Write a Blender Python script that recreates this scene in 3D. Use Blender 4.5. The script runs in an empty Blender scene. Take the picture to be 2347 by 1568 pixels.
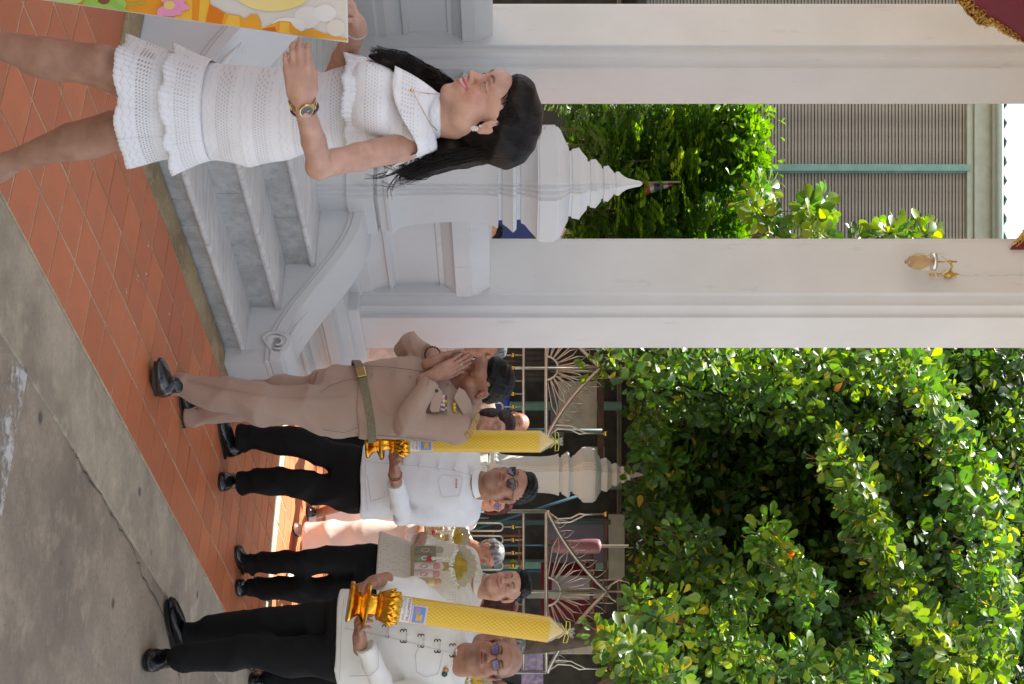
import bpy, bmesh, math, random
import numpy as np
from mathutils import Vector, Matrix
R = math.radians
rng = random.Random(7)
scene = bpy.context.scene
col = scene.collection
# ---------------------------------------------------------------- camera, sky, sun
F = 3157.0            # focal length in photograph units (picture 2347 x 1568)
CH = 1.65             # eye height
cam_d = bpy.data.cameras.new('camera'); cam = bpy.data.objects.new('camera', cam_d); col.objects.link(cam)
cam_d.sensor_width = 36; cam_d.lens = 36 * F / 2347; cam_d.clip_start = .05; cam_d.clip_end = 600
# the camera was turned on its side: picture right = up, picture top = left
cam.matrix_world = Matrix(((0, -1, 0, 0), (0, 0, -1, 0), (1, 0, 0, CH), (0, 0, 0, 1)))
scene.camera = cam
A = Vector((math.cos(1.042), math.sin(1.042), 0))      # along the front of the pavilion
N = Vector((-A.y, A.x, 0))                             # into the pavilion
SUN_EL = R(60)
sun_dir = (N * .96 + A * .12); sun_dir.z = 0; sun_dir.normalize()
SUN_AZ = math.atan2(sun_dir.x, sun_dir.y)
world = bpy.data.worlds.new('World'); scene.world = world; world.use_nodes = True
wn = world.node_tree; bg = wn.nodes['Background']; sky = wn.nodes.new('ShaderNodeTexSky')
sky.sky_type = 'NISHITA'; sky.sun_disc = False; sky.sun_elevation = SUN_EL; sky.sun_rotation = SUN_AZ
sky.air_density = 1.0; sky.dust_density = .4; sky.ozone_density = 1.0
hs_ = wn.nodes.new('ShaderNodeHueSaturation'); hs_.inputs['Saturation'].default_value = .42; wn.links.new(sky.outputs[0], hs_.inputs['Color'])
wb_ = wn.nodes.new('ShaderNodeMix'); wb_.data_type = 'RGBA'; wb_.blend_type = 'MULTIPLY'; wb_.inputs[0].default_value = 1; wb_.inputs[7].default_value = (1.0, 1.0, 1.0, 1); wn.links.new(hs_.outputs[0], wb_.inputs[6]); wn.links.new(wb_.outputs[2], bg.inputs[0]); bg.inputs[1].default_value = .105
sl = bpy.data.lights.new('sun', 'SUN'); sl.energy = 4.4; sl.angle = R(.55); sl.color = (1, .96, .89)
so = bpy.data.objects.new('sun', sl); col.objects.link(so)
so.rotation_euler = (Vector((sun_dir.x * math.cos(SUN_EL), sun_dir.y * math.cos(SUN_EL), math.sin(SUN_EL)))).to_track_quat('Z', 'Y').to_euler()
vs = scene.view_settings; vs.view_transform = 'Standard'; vs.look = 'None'; vs.gamma = 1; vs.exposure = 1.48; vs.use_curve_mapping = False

def P(X, Y, d):       # a point seen at picture (X, Y) at distance d
    return Vector(((Y - 784) * d / F, d, CH + (X - 1173.5) * d / F))
def ST(s, t, z=0):    # pavilion coordinates
    return Vector((s * A.x + t * N.x, s * A.y + t * N.y, z))

# ---------------------------------------------------------------- helpers
def tag(o, label=None, cat=None, group=None, kind=None):
    if label: o['label'] = label
    if cat: o['category'] = cat
    if group: o['group'] = group
    if kind: o['kind'] = kind
    return o
def empty(name, loc, label=None, cat=None, group=None, kind=None):
    o = bpy.data.objects.new(name, None); col.objects.link(o); o.location = loc; o.empty_display_size = .1
    return tag(o, label, cat, group, kind)
def link(name, me, m=None, parent=None, loc=None):
    o = bpy.data.objects.new(name, me); col.objects.link(o)
    if m and not me.materials: me.materials.append(m)
    if parent:
        o.parent = parent
        o.matrix_parent_inverse = parent_inv(parent)
    if loc is not None: o.location = loc
    return o
def parent_inv(p):
    m = Matrix.Identity(4); q = p; ch = []
    while q: ch.append(q); q = q.parent
    for q in reversed(ch):
        m = m @ (q.matrix_parent_inverse if q.parent else Matrix.Identity(4)) @ q.matrix_basis
    return m.inverted()
class MB:
    def __init__(s): s.v = []; s.f = []; s.mi = []; s.cur = 0
    def add(s, vs_, fs):
        b = len(s.v); s.v += [tuple(v) for v in vs_]; s.f += [tuple(b + i for i in f) for f in fs]; s.mi += [s.cur] * len(fs)
    def box(s, c, h, ax=None):     # centre, half sizes, axes
        ax = ax or (Vector((1, 0, 0)), Vector((0, 1, 0)), Vector((0, 0, 1)))
        c = Vector(c); vs_ = [c + ax[0] * (h[0] * i) + ax[1] * (h[1] * j) + ax[2] * (h[2] * k) for i in (-1, 1) for j in (-1, 1) for k in (-1, 1)]
        s.add(vs_, [(0, 1, 3, 2), (4, 6, 7, 5), (0, 4, 5, 1), (2, 3, 7, 6), (0, 2, 6, 4), (1, 5, 7, 3)])
    def bst(s, s0, s1, t0, t1, z0, z1):
        s.box(ST((s0 + s1) / 2, (t0 + t1) / 2, (z0 + z1) / 2), ((s1 - s0) / 2, (t1 - t0) / 2, (z1 - z0) / 2), (A, N, Vector((0, 0, 1))))
    def ring_loft(s, rings, cap=True, closed=True):
        n = len(rings[0]); b = len(s.v)
        vs_ = [v for r in rings for v in r]; fs = []
        for i in range(len(rings) - 1):
            for j in range(n if closed else n - 1):
                k = (j + 1) % n; fs.append((i * n + j, i * n + k, (i + 1) * n + k, (i + 1) * n + j))
        if cap: fs.append(tuple(range(n))[::-1]); fs.append(tuple((len(rings) - 1) * n + j for j in range(n)))
        s.add(vs_, fs)
    def tube(s, pts, r, n=6, cap=True):
        pts = [Vector(p) for p in pts]
        if not isinstance(r, (list, tuple)): r = [r] * len(pts)
        rings = []; up = None
        for i, p in enumerate(pts):
            d = (pts[min(i + 1, len(pts) - 1)] - pts[max(i - 1, 0)])
            if d.length < 1e-9: d = Vector((0, 0, 1))
            d.normalize()
            if up is None: up = d.orthogonal().normalized()
            up = (up - d * up.dot(d)); up = up.normalized() if up.length > 1e-6 else d.orthogonal().normalized()
            w = d.cross(up)
            rings.append([p + (up * math.cos(2 * math.pi * k / n) + w * math.sin(2 * math.pi * k / n)) * r[i] for k in range(n)])
        s.ring_loft(rings, cap)
    def lathe(s, c, prof, n=24, ax=None):   # prof (r, z) about axis
        ax = ax or (Vector((1, 0, 0)), Vector((0, 1, 0)), Vector((0, 0, 1))); c = Vector(c)
        s.ring_loft([[c + ax[2] * z + (ax[0] * math.cos(2 * math.pi * k / n) + ax[1] * math.sin(2 * math.pi * k / n)) * max(r, 1e-4) for k in range(n)] for r, z in prof])
    def ball(s, c, r, n=8, m=6, ax=None):
        rr = r if isinstance(r, (tuple, list)) else (r, r, r); c = Vector(c)
        ax = ax or (Vector((1, 0, 0)), Vector((0, 1, 0)), Vector((0, 0, 1)))
        rings = []
        for i in range(m + 1):
            th = math.pi * i / m; q = max(math.sin(th), .01)
            rings.append([c + ax[0] * (rr[0] * q * math.cos(2 * math.pi * k / n)) + ax[1] * (rr[1] * q * math.sin(2 * math.pi * k / n)) - ax[2] * (rr[2] * math.cos(th)) for k in range(n)])
        s.ring_loft(rings)
    def prism(s, prof, a, b, fn):     # closed 2-D profile, swept from a to b through fn(u, v, w)
        s.ring_loft([[fn(p[0], p[1], w) for p in prof] for w in (a, b)])
    def plate(s, pts, back):          # outline with thickness
        pts = [Vector(p) for p in pts]; s.ring_loft([pts, [p + Vector(back) for p in pts]])
    def mesh(s, name, smooth=False):
        me = bpy.data.meshes.new(name); me.from_pydata(s.v, [], s.f)
        me.polygons.foreach_set('material_index', s.mi)
        bm = bmesh.new(); bm.from_mesh(me); bmesh.ops.recalc_face_normals(bm, faces=bm.faces); bm.to_mesh(me); bm.free()
        if smooth: me.polygons.foreach_set('use_smooth', [True] * len(me.polygons))
        me.update(); return me
    def build(s, name, m, parent=None, smooth=False, bevel=0):
        me = s.mesh(name, smooth)
        for q in (m if isinstance(m, (list, tuple)) else [m]): me.materials.append(q)
        o = link(name, me, None, parent)
        if bevel:
            b = o.modifiers.new('bevel', 'BEVEL'); b.width = bevel; b.segments = 2; b.limit_method = 'ANGLE'; b.angle_limit = R(30)
        if smooth == 'auto': smooth_by_angle(me)
        return o
def smooth_by_angle(me, ang=38):
    me.polygons.foreach_set('use_smooth', [True] * len(me.polygons))
    bm = bmesh.new(); bm.from_mesh(me)
    for e in bm.edges:
        if len(e.link_faces) == 2 and e.calc_face_angle(0) > R(ang): e.smooth = False
    bm.to_mesh(me); bm.free()

# ---------------------------------------------------------------- materials
def nodes(name):
    m = bpy.data.materials.new(name); m.use_nodes = True
    return m, m.node_tree.nodes, m.node_tree.links, m.node_tree.nodes['Principled BSDF']
def mat(name, c, rough=.6, metal=0, var=.12, scale=6, bump=0, bscale=60, sss=0, coat=0, c2=None, stretch=None, detail=4, spec=None, contrast=(.35, .65), sheen=0, sscale=.02):
    m, n, l, b = nodes(name)
    b.inputs['Roughness'].default_value = rough; b.inputs['Metallic'].default_value = metal
    if spec is not None: b.inputs['Specular IOR Level'].default_value = spec
    if sss: b.inputs['Subsurface Weight'].default_value = sss; b.inputs['Subsurface Radius'].default_value = (1, .35, .2); b.inputs['Subsurface Scale'].default_value = sscale
    if coat: b.inputs['Coat Weight'].default_value = coat; b.inputs['Coat Roughness'].default_value = .1
    if sheen: b.inputs['Sheen Weight'].default_value = sheen
    tc = n.new('ShaderNodeTexCoord'); mp = n.new('ShaderNodeMapping'); l.new(tc.outputs['Object'], mp.inputs[0])
    if stretch: mp.inputs['Scale'].default_value = stretch
    c = tuple(c); c2 = c2 or tuple(max(0, x * (1 - var)) for x in c)
    t = n.new('ShaderNodeTexNoise'); t.inputs['Scale'].default_value = scale; t.inputs['Detail'].default_value = detail; l.new(mp.outputs[0], t.inputs[0])
    r = n.new('ShaderNodeValToRGB'); r.color_ramp.elements[0].position = contrast[0]; r.color_ramp.elements[1].position = contrast[1]
    r.color_ramp.elements[0].color = (*c2, 1); r.color_ramp.elements[1].color = (*c, 1); l.new(t.outputs[0], r.inputs[0]); l.new(r.outputs[0], b.inputs['Base Color'])
    if bump:
        t2 = n.new('ShaderNodeTexNoise'); t2.inputs['Scale'].default_value = bscale; t2.inputs['Detail'].default_value = 3; l.new(mp.outputs[0], t2.inputs[0])
        bp = n.new('ShaderNodeBump'); bp.inputs['Strength'].default_value = bump; bp.inputs['Distance'].default_value = .01; l.new(t2.outputs[0], bp.inputs['Height']); l.new(bp.outputs[0], b.inputs['Normal'])
    return m
def mixc(n, l, fac, a, b):
    x = n.new('ShaderNodeMix'); x.data_type = 'RGBA'
    if isinstance(fac, (int, float)): x.inputs[0].default_value = fac
    else: l.new(fac, x.inputs[0])
    for i, q in ((6, a), (7, b)):
        if isinstance(q, tuple): x.inputs[i].default_value = (*q, 1) if len(q) == 3 else q
        else: l.new(q, x.inputs[i])
    return x.outputs[2]
def ramp(n, l, src, p0, p1, c0=(0, 0, 0), c1=(1, 1, 1)):
    r = n.new('ShaderNodeValToRGB'); r.color_ramp.elements[0].position = p0; r.color_ramp.elements[1].position = p1
    r.color_ramp.elements[0].color = (*c0, 1); r.color_ramp.elements[1].color = (*c1, 1); l.new(src, r.inputs[0]); return r.outputs[0]
def noise(n, l, scale, detail=4, vec=None, stretch=None, rough=.5):
    t = n.new('ShaderNodeTexNoise'); t.inputs['Scale'].default_value = scale; t.inputs['Detail'].default_value = detail; t.inputs['Roughness'].default_value = rough
    tc = n.new('ShaderNodeTexCoord'); mp = n.new('ShaderNodeMapping'); l.new(tc.outputs['Object'], mp.inputs[0]); l.new(mp.outputs[0], t.inputs[0])
    if stretch: mp.inputs['Scale'].default_value = stretch
    return t.outputs[0]
def attr_mat(name, rough=.6, attr='Col', mult=1, sss=0, bump=0, bscale=300, trans=0, coat=0, spec=None, metal=0, spots=None):
    m, n, l, b = nodes(name); a = n.new('ShaderNodeAttribute'); a.attribute_name = attr
    c = a.outputs['Color']
    nn = noise(n, l, 25, 3); v = ramp(n, l, nn, .3, .72, (.80, .75, .74), (1.1, 1.07, 1.06))
    mx = n.new('ShaderNodeMix'); mx.data_type = 'RGBA'; mx.blend_type = 'MULTIPLY'; mx.inputs[0].default_value = 1; l.new(c, mx.inputs[6]); l.new(v, mx.inputs[7]); c = mx.outputs[2]
    l.new(c, b.inputs['Base Color']); b.inputs['Roughness'].default_value = rough; b.inputs['Metallic'].default_value = metal
    if spec is not None: b.inputs['Specular IOR Level'].default_value = spec
    if sss: b.inputs['Subsurface Weight'].default_value = sss; b.inputs['Subsurface Radius'].default_value = (1, .35, .2); b.inputs['Subsurface Scale'].default_value = .012
    if coat: b.inputs['Coat Weight'].default_value = coat
    if bump:
        bp = n.new('ShaderNodeBump'); bp.inputs['Strength'].default_value = bump; bp.inputs['Distance'].default_value = .002; l.new(noise(n, l, bscale, 2), bp.inputs['Height']); l.new(bp.outputs[0], b.inputs['Normal'])
    if trans:
        tr = n.new('ShaderNodeBsdfTranslucent'); mxs = n.new('ShaderNodeMixShader'); mxs.inputs[0].default_value = trans
        hs = n.new('ShaderNodeHueSaturation'); hs.inputs['Value'].default_value = 2.8; hs.inputs['Saturation'].default_value = 1.15; hs.inputs['Hue'].default_value = .485; l.new(c, hs.inputs['Color'])
        l.new(hs.outputs[0], tr.inputs[0]); l.new(b.outputs[0], mxs.inputs[1]); l.new(tr.outputs[0], mxs.inputs[2]); l.new(mxs.outputs[0], n['Material Output'].inputs[0])
    return m
M = {}
# aged white paint: faint stains, hairline cracks, fine grain
def paint(name, c, dirt=.35):
    m, n, l, b = nodes(name)
    a = noise(n, l, 1.3, 6, rough=.6); d = noise(n, l, 9, 6, stretch=(1, 1, .25), rough=.65)
    c1 = mixc(n, l, ramp(n, l, a, .4, .68), c, tuple(x * y for x, y in zip(c, (.92, .915, .9))))
    c2 = mixc(n, l, ramp(n, l, d, .62, .82, (0, 0, 0), (dirt, dirt, dirt)), c1, tuple(x * y for x, y in zip(c, (.55, .52, .48))))
    vo = n.new('ShaderNodeTexVoronoi'); vo.inputs['Scale'].default_value = 26; tc = n.new('ShaderNodeTexCoord'); l.new(tc.outputs['Object'], vo.inputs[0])
    c3 = mixc(n, l, ramp(n, l, vo.outputs['Distance'], .018, .03, (.55, .55, .55), (0, 0, 0)), c2, (.22, .17, .14))
    l.new(c3, b.inputs['Base Color']); b.inputs['Roughness'].default_value = .62; b.inputs['Specular IOR Level'].default_value = .35
    bp = n.new('ShaderNodeBump'); bp.inputs['Strength'].default_value = .25; bp.inputs['Distance'].default_value = .004; l.new(noise(n, l, 55, 6, rough=.7), bp.inputs['Height']); l.new(bp.outputs[0], b.inputs['Normal'])
    return m
M['white'] = paint('white_paint', (.665, .675, .69), .6); M['cream'] = paint('cream_paint', (.72, .74, .72), .5)
def marble(name, c, v):
    m, n, l, b = nodes(name)
    a = noise(n, l, 4, 8, stretch=(1, 3, 3), rough=.65); w = noise(n, l, 14, 5, stretch=(.6, 2.5, 2))
    c1 = mixc(n, l, ramp(n, l, a, .38, .62), c, tuple(x * v for x in c)); c2 = mixc(n, l, ramp(n, l, w, .55, .72, (0, 0, 0), (.5, .5, .5)), c1, (.26, .27, .29))
    vo = n.new('ShaderNodeTexVoronoi'); vo.inputs['Scale'].default_value = 22; tc = n.new('ShaderNodeTexCoord'); l.new(tc.outputs['Object'], vo.inputs[0])
    c3 = mixc(n, l, ramp(n, l, vo.outputs['Distance'], .06, .09, (.7, .7, .7), (0, 0, 0)), c2, (.62, .66, .68))
    l.new(c3, b.inputs['Base Color']); b.inputs['Roughness'].default_value = .38; return m
M['marble'] = marble('grey_marble', (.50, .50, .49), .74); M['marble_light'] = marble('pale_marble', (.70, .70, .69), .82)
def tile_m():
    m, n, l, b = nodes('terracotta_tile')
    oi = n.new('ShaderNodeObjectInfo'); a = noise(n, l, 5, 5); v = noise(n, l, 34, 4, stretch=(1, 1, 1))
    c1 = mixc(n, l, oi.outputs['Random'], (.66, .20, .075), (.53, .152, .058)); c2 = mixc(n, l, ramp(n, l, a, .35, .7, (0, 0, 0), (.45, .45, .45)), c1, (.42, .15, .08))
    vo = n.new('ShaderNodeTexVoronoi'); vo.inputs['Scale'].default_value = 9; vo.inputs['Randomness'].default_value = 1; tc = n.new('ShaderNodeTexCoord'); mp = n.new('ShaderNodeMapping'); l.new(tc.outputs['Object'], mp.inputs[0]); l.new(mp.outputs[0], vo.inputs[0]); mp.inputs['Scale'].default_value = (1, 1.7, 1)
    c3 = mixc(n, l, ramp(n, l, vo.outputs['Distance'], .045, .085, (.75, .75, .75), (0, 0, 0)), c2, (.10, .05, .04))
    c4 = mixc(n, l, ramp(n, l, v, .68, .78, (0, 0, 0), (.5, .5, .5)), c3, (.2, .09, .05))
    l.new(c4, b.inputs['Base Color']); b.inputs['Roughness'].default_value = .5; b.inputs['Specular IOR Level'].default_value = .4
    bp = n.new('ShaderNodeBump'); bp.inputs['Strength'].default_value = .12; bp.inputs['Distance'].default_value = .003; l.new(noise(n, l, 60, 4), bp.inputs['Height']); l.new(bp.outputs[0], b.inputs['Normal'])
    return m
M['tile'] = tile_m()
def concrete(name, c, s=1):
    m, n, l, b = nodes(name)
    a = noise(n, l, 1.1 * s, 8, rough=.65); d = noise(n, l, 5 * s, 8, rough=.7); g = noise(n, l, 60, 5, rough=.7)
    c1 = mixc(n, l, ramp(n, l, a, .4, .62), c, tuple(x * .6 for x in c)); c2 = mixc(n, l, ramp(n, l, d, .5, .68, (0, 0, 0), (.8, .8, .8)), c1, tuple(x * y for x, y in zip(c, (1.28, 1.26, 1.24))))
    c3 = mixc(n, l, ramp(n, l, g, .45, .75, (0, 0, 0), (.6, .6, .6)), c2, tuple(x * .5 for x in c))
    vo = n.new('ShaderNodeTexVoronoi'); vo.inputs['Scale'].default_value = 3.2; tc = n.new('ShaderNodeTexCoord'); l.new(tc.outputs['Object'], vo.inputs[0])
    c4 = mixc(n, l, ramp(n, l, vo.outputs['Distance'], .05, .1, (.8, .8, .8), (0, 0, 0)), c3, (.07, .06, .055))
    l.new(c4, b.inputs['Base Color']); b.inputs['Roughness'].default_value = .88
    bp = n.new('ShaderNodeBump'); bp.inputs['Strength'].default_value = .6; bp.inputs['Distance'].default_value = .006; l.new(g, bp.inputs['Height']); l.new(bp.outputs[0], b.inputs['Normal'])
    return m
M['concrete'] = concrete('worn_concrete', (.395, .32, .235)); M['band'] = concrete('smooth_concrete_band', (.50, .42, .31), 1.5)
M['grout'] = concrete('grout', (.62, .50, .34), 2); M['kerb'] = concrete('yellowed_kerb', (.40, .31, .18), 2.5)
M['steel'] = mat('stainless_steel', (.66, .62, .55), .38, .8, .15, 30); M['brass'] = mat('brass_ball', (.75, .45, .1), .25, 1)
M['gold'] = mat('shiny_gold', (.92, .44, .035), .14, 1, .3, 40, .12, 60); M['gold_dull'] = mat('gold_paint', (.55, .36, .08), .35, .6)
M['dark'] = mat('dark_interior', (.035, .035, .033), .8); M['teal'] = mat('teal_paint', (.25, .45, .38), .5, var=.2)
M['slat'] = mat('louvre_slat', (.44, .39, .31), .6, var=.3, scale=3); M['beam'] = mat('pale_green_beam', (.5, .55, .46), .6, var=.15)
M['wood'] = mat('brown_wood', (.2, .08, .03), .5, var=.5, scale=8, stretch=(1, 1, 8)); M['bark'] = mat('tree_bark', (.13, .1, .075), .9, var=.5, scale=10, bump=.8, bscale=30)
M['maroon'] = mat('maroon_lacquer', (.16, .006, .02), .4); M['goldleaf'] = mat('gold_ornament', (.62, .4, .1), .35, .7)
M['black'] = mat('black_paint', (.02, .02, .02), .5)

# ---------------------------------------------------------------- ground
def plane_st(mb, s0, s1, t0, t1, z):
    mb.add([ST(s0, t0, z), ST(s1, t0, z), ST(s1, t1, z), ST(s0, t1, z)], [(0, 1, 2, 3)])
g = MB()
g.add([(-150, -60, -.009), (150, -60, -.009), (150, 250, -.009), (-150, 250, -.009)], [(0, 1, 2, 3)])
tag(g.build('ground', M['concrete']), kind='structure')
TS = .2237
OT = 2.653          # outer edge of the tile field
g = MB(); g.bst(-6, 14, 2.275, OT - .003, -.02, .0)
tag(g.build('concrete_border', M['band'], bevel=.004), kind='structure')
# faded white paint line on the concrete
m, n, l, b = nodes('faded_road_paint')
a_ = ramp(n, l, noise(n, l, 7, 9, rough=.75), .47, .6, (0, 0, 0), (.9, .9, .9)); b.inputs['Base Color'].default_value = (.66, .64, .6, 1); b.inputs['Roughness'].default_value = .8; l.new(a_, b.inputs['Alpha'])
ln = MB(); p0 = P(-40, 1200, 4.34); p0.z = 0
q = [(-60, 1150), (70, 770), (100, 770), (20, 1190)]
def gp(X, Y, z=0): return P(X, Y, F * (CH - z) / (1173.5 - X))
ln.add([(v.x, v.y, -.005) for v in (gp(X, Y, -.005) for X, Y in [(-60, 1240), (55, 700), (88, 720), (-8, 1250)])], [(0, 1, 2, 3)])
tag(ln.build('faded_line', m), kind='structure')
ck = MB()
crk = [gp(x, y) for x, y in ((0, 640), (15, 655), (30, 712), (62, 770), (74, 835), (98, 850), (112, 905), (132, 960), (170, 1020), (185, 1062), (232, 1130), (262, 1190), (305, 1250), (330, 1320), (372, 1400), (400, 1470), (418, 1568))]
fine = []
for i in range(len(crk) - 1):
    for k in range(6):
        p = crk[i].lerp(crk[i + 1], k / 6); fine.append(Vector((p.x + rng.uniform(-.012, .012), p.y + rng.uniform(-.012, .012), -.004)))
fine.append(crk[-1])
for i in range(len(fine) - 1):
    d = (fine[i + 1] - fine[i]).normalized().cross(Vector((0, 0, 1))) * rng.uniform(.0008, .0035)
    a1, b1 = Vector((fine[i].x, fine[i].y, -.004)), Vector((fine[i + 1].x, fine[i + 1].y, -.004)); ck.add([a1 - d, a1 + d, b1 + d, b1 - d], [(0, 1, 2, 3)])
tag(ck.build('pavement_crack', M['dark']), kind='structure')
# tiled walk
walk = empty('tiled_walk', ST(6, 3, 0), kind='structure')
g = MB(); g.bst(-6, 14, OT, OT + 5 * TS + .004, -.02, .003); g.bst(8.95, 14, OT + 5 * TS + .02, 9.4, -.02, .003); g.bst(7.25, 8.95, OT + 5 * TS + .021, 4.7, -.02, .003); g.build('grout', M['grout'], walk)
tile_me = MB(); hw = TS / 2 - .0064; tile_me.box((0, 0, 0), (hw, hw, .006)); tile_me = tile_me.mesh('tile'); tile_me.materials.append(M['tile'])
rest = MB(); count = 0
cells = []
for i in range(-26, 66):
    for j in range(30):
        s, t = .190 + i * TS, OT + TS * (j + .5)
        if 8.72 < s < 8.95: continue
        if s < -5.9 or s > 13.9 or (j > 4 and s < 7.35) or (j > 7 and s < 8.95): continue
        c = ST(s, t, .0); vis = 0
        if c.y > 3.5:
            u = F * c.x / c.y + 784; h = 1173.5 - F * CH / c.y
            if -40 < u < 1610 and h > -60: vis = 1
        cells.append((-vis, c.length, s, t))
cells.sort()
for v, dd, s, t in cells:
    if v and count < 290:
        o = link('tile', tile_me, None, walk); o.matrix_parent_inverse = Matrix.Identity(4)
        o.location = ST(s, t, rng.uniform(-.0012, .0008)) - walk.location; o.rotation_euler = (rng.uniform(-.003, .003), rng.uniform(-.003, .003), 1.042 + rng.uniform(-.006, .006)); count += 1
    else: rest.box(ST(s, t, 0), (hw, hw, .006), (A, N, Vector((0, 0, 1))))
tag(rest.build('distant_tiles', M['tile'], walk), kind='stuff')
g = MB(); g.bst(8.775, 8.93, OT, 9.4, -.02, .004); tag(g.build('concrete_strip', M['band'], bevel=.003), kind='structure')
KT = OT + 5 * TS + .005
g = MB(); g.bst(4.38, 7.24, KT, KT + .16, -.02, .012); g.bst(4.38, 4.57, KT + .16, 7, -.02, .012)
tag(g.build('kerb', M['kerb'], bevel=.006), kind='structure')
g = MB(); g.bst(-6, 4.375, KT + .0, 9.4, -.02, -.004); tag(g.build('side_pavement', M['tile']), kind='structure')
# bits of litter: bird droppings, a dark burnt patch
sp = mat('pale_dropping', (.6, .58, .52), .8)
for (x, y) in ((497, 1010), (530, 1000), (456, 1055), (613, 1140), (535, 890), (390, 330)):
    q = gp(x * .6323, y * .6323, .006); mb_ = MB()
    for k in range(5): mb_.ball(q + Vector((rng.uniform(-.015, .015), rng.uniform(-.015, .015), .001)), (.004, .003, .002), 5, 3)
    tag(mb_.build('bird_dropping', sp), kind='stuff')

# ---------------------------------------------------------------- pavilion
pav = empty('temple_pavilion', ST(6, 5.5, 0), 'white plastered open pavilion with redented columns, marble steps and low parapets', 'pavilion')
Wm = M['white']
def build_pav():
    # steps
    b_ = MB(); b_.bst(4.875, 6.83, 3.97, 5.3, 0, .09); b_.bst(4.875, 6.83, 4.25, 5.3, .09, .27); b_.bst(4.875, 6.83, 4.56, 5.3, .27, .45); b_.build('step_core', Wm, pav)
    lv = [(.09, 3.93, 4.23, 0), (.27, 4.2, 4.54, .125), (.45, 4.5, 5.05, .305)]
    cuts = [[4.875, 5.55, 6.28, 6.83], [4.875, 5.3, 6.05, 6.83], [4.875, 5.75, 6.4, 6.83]]
    rc = [[4.875, 5.4, 5.62, 6.0, 6.36, 6.6, 6.83], [4.875, 5.72, 6.83], [4.875, 5.3, 6.35, 6.83]]
    for (z, t0, t1, zb), cu, rcu in zip(lv, cuts, rc):
        for i in range(len(cu) - 1):
            a, c = cu[i] + .0015, cu[i + 1] - .0015
            r = .018; prof = [(t1, z), (t1, z + 2 * r)] + [(t0 + r - r * math.sin(k * math.pi / 6), z + r + r * math.cos(k * math.pi / 6)) for k in range(7)]
            q = MB(); q.prism(prof, a, c, lambda t, zz, s: ST(s, t, zz)); q.build('tread', M['marble_light'], pav, smooth='auto')
        for i in range(len(rcu) - 1):
            q = MB(); q.bst(rcu[i] + .0015, rcu[i + 1] - .0015, t0 + .025, t0 + .045, zb if zb else 0.0, z - .001); q.build('riser', M['marble'], pav)
    fl = MB(); fl.bst(2.6, 8.75, 5.05, 8, 0, .47); fl.build('floor_slab', M['marble'], pav)
    # cheek walls with sweeping copings
    def zc(t):   # underside of the coping
        x = min(max((t - 3.95) / (4.86 - 3.95), 0), 1); return .24 + .42 * (3 * x * x - 2 * x ** 3) * .75 + .42 * x * .25
    for s0 in (4.575, 6.83):
        q = MB(); ts = [3.85 + i * (5.0 - 3.85) / 16 for i in range(17)]
        prof = [(3.85, 0)] + [(t, zc(t)) for t in ts] + [(5.0, 0)]
        q.prism(prof, s0, s0 + .3, lambda t, zz, s: ST(s, t, zz)); q.build('cheek_wall', Wm, pav)
        for (a, c, d0, d1, nm) in ((s0 - .02, s0 + .32, .0, .03, 'coping_lip'), (s0 - .035, s0 + .335, .031, .10, 'coping')):
            q = MB(); up = [(t, zc(t) + d1) for t in ts]; lo = [(t, zc(t) + d0) for t in ts]
            q.prism(lo + up[::-1], a, c, lambda t, zz, s: ST(s, t, zz)); q.build(nm, Wm, pav, smooth='auto', bevel=.006)
        # scroll at the foot
        q = MB(); c0 = ST(s0 + .15, 3.95, .27)
        prof = []
        for k in range(22):
            an = R(-60 + k * 17); rr = .115 - .0035 * k; prof.append((3.96 + rr * math.cos(an) * .9, .305 + rr * math.sin(an)))
        q.prism(prof[:18], s0 - .035, s0 + .335, lambda t, zz, s: ST(s, t, zz))
        q.build('scroll', Wm, pav, smooth='auto', bevel=.008)
        q = MB()
        for k in range(2):
            pts = []
            for i in range(14):
                an = R(-70 + i * 22); rr = (.088 - .004 * i) - k * .03; pts.append(ST(s0 - .036, 3.965 + rr * math.cos(an) * .9, .305 + rr * math.sin(an)))
            q.tube(pts, [.011 - .0005 * i for i in range(14)], 6)
        q.tube([ST(s0 - .03, 4.02 + .05 * i, .38 + .028 * i - .0 * i * i) for i in range(4)], [.012, .018, .012, .003], 6)
        q.build('scroll_relief', Wm, pav, smooth=True)
    # newel posts
    plan = []
    for qd in range(4):
        for (x, y) in ((1, -.74), (1, .74), (.92, .74), (.92, .83), (.83, .83), (.83, .92), (.74, .92), (.74, 1))[1:]:
            for _ in range(qd): x, y = -y, x
            plan.append((x, y))
    st = [(.45, .225), (.655, .225), (.66, .25), (.82, .25), (.824, .205), (.838, .205), (.842, .235), (.884, .235), (.888, .249), (.912, .252), (.925, .238), (.955, .218), (1.06, .201), (1.2, .192), (1.37, .188), (1.47, .196), (1.525, .207), (1.563, .221), (1.567, .181), (1.59, .181), (1.592, .2), (1.62, .216), (1.657, .243), (1.677, .226), (1.68, .178), (1.703, .178), (1.706, .195), (1.73, .205), (1.76, .235), (1.8, .27), (1.803, .283), (1.815, .283), (1.817, .289), (1.916, .289), (1.918, .28), (1.932, .28), (1.95, .262), (1.97, .225), (1.997, .182), (1.999, .162), (2.016, .162), (2.018, .17), (2.064, .178), (2.08, .158), (2.112, .128), (2.114, .11), (2.13, .11), (2.132, .117), (2.165, .122), (2.18, .107), (2.2, .088), (2.202, .075), (2.213, .075), (2.215, .085), (2.243, .09), (2.255, .078), (2.275, .06), (2.277, .052), (2.287, .052), (2.29, .058), (2.31, .06), (2.33, .043), (2.36, .028), (2.41, .018), (2.44, .014), (2.454, .004)]
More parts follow.
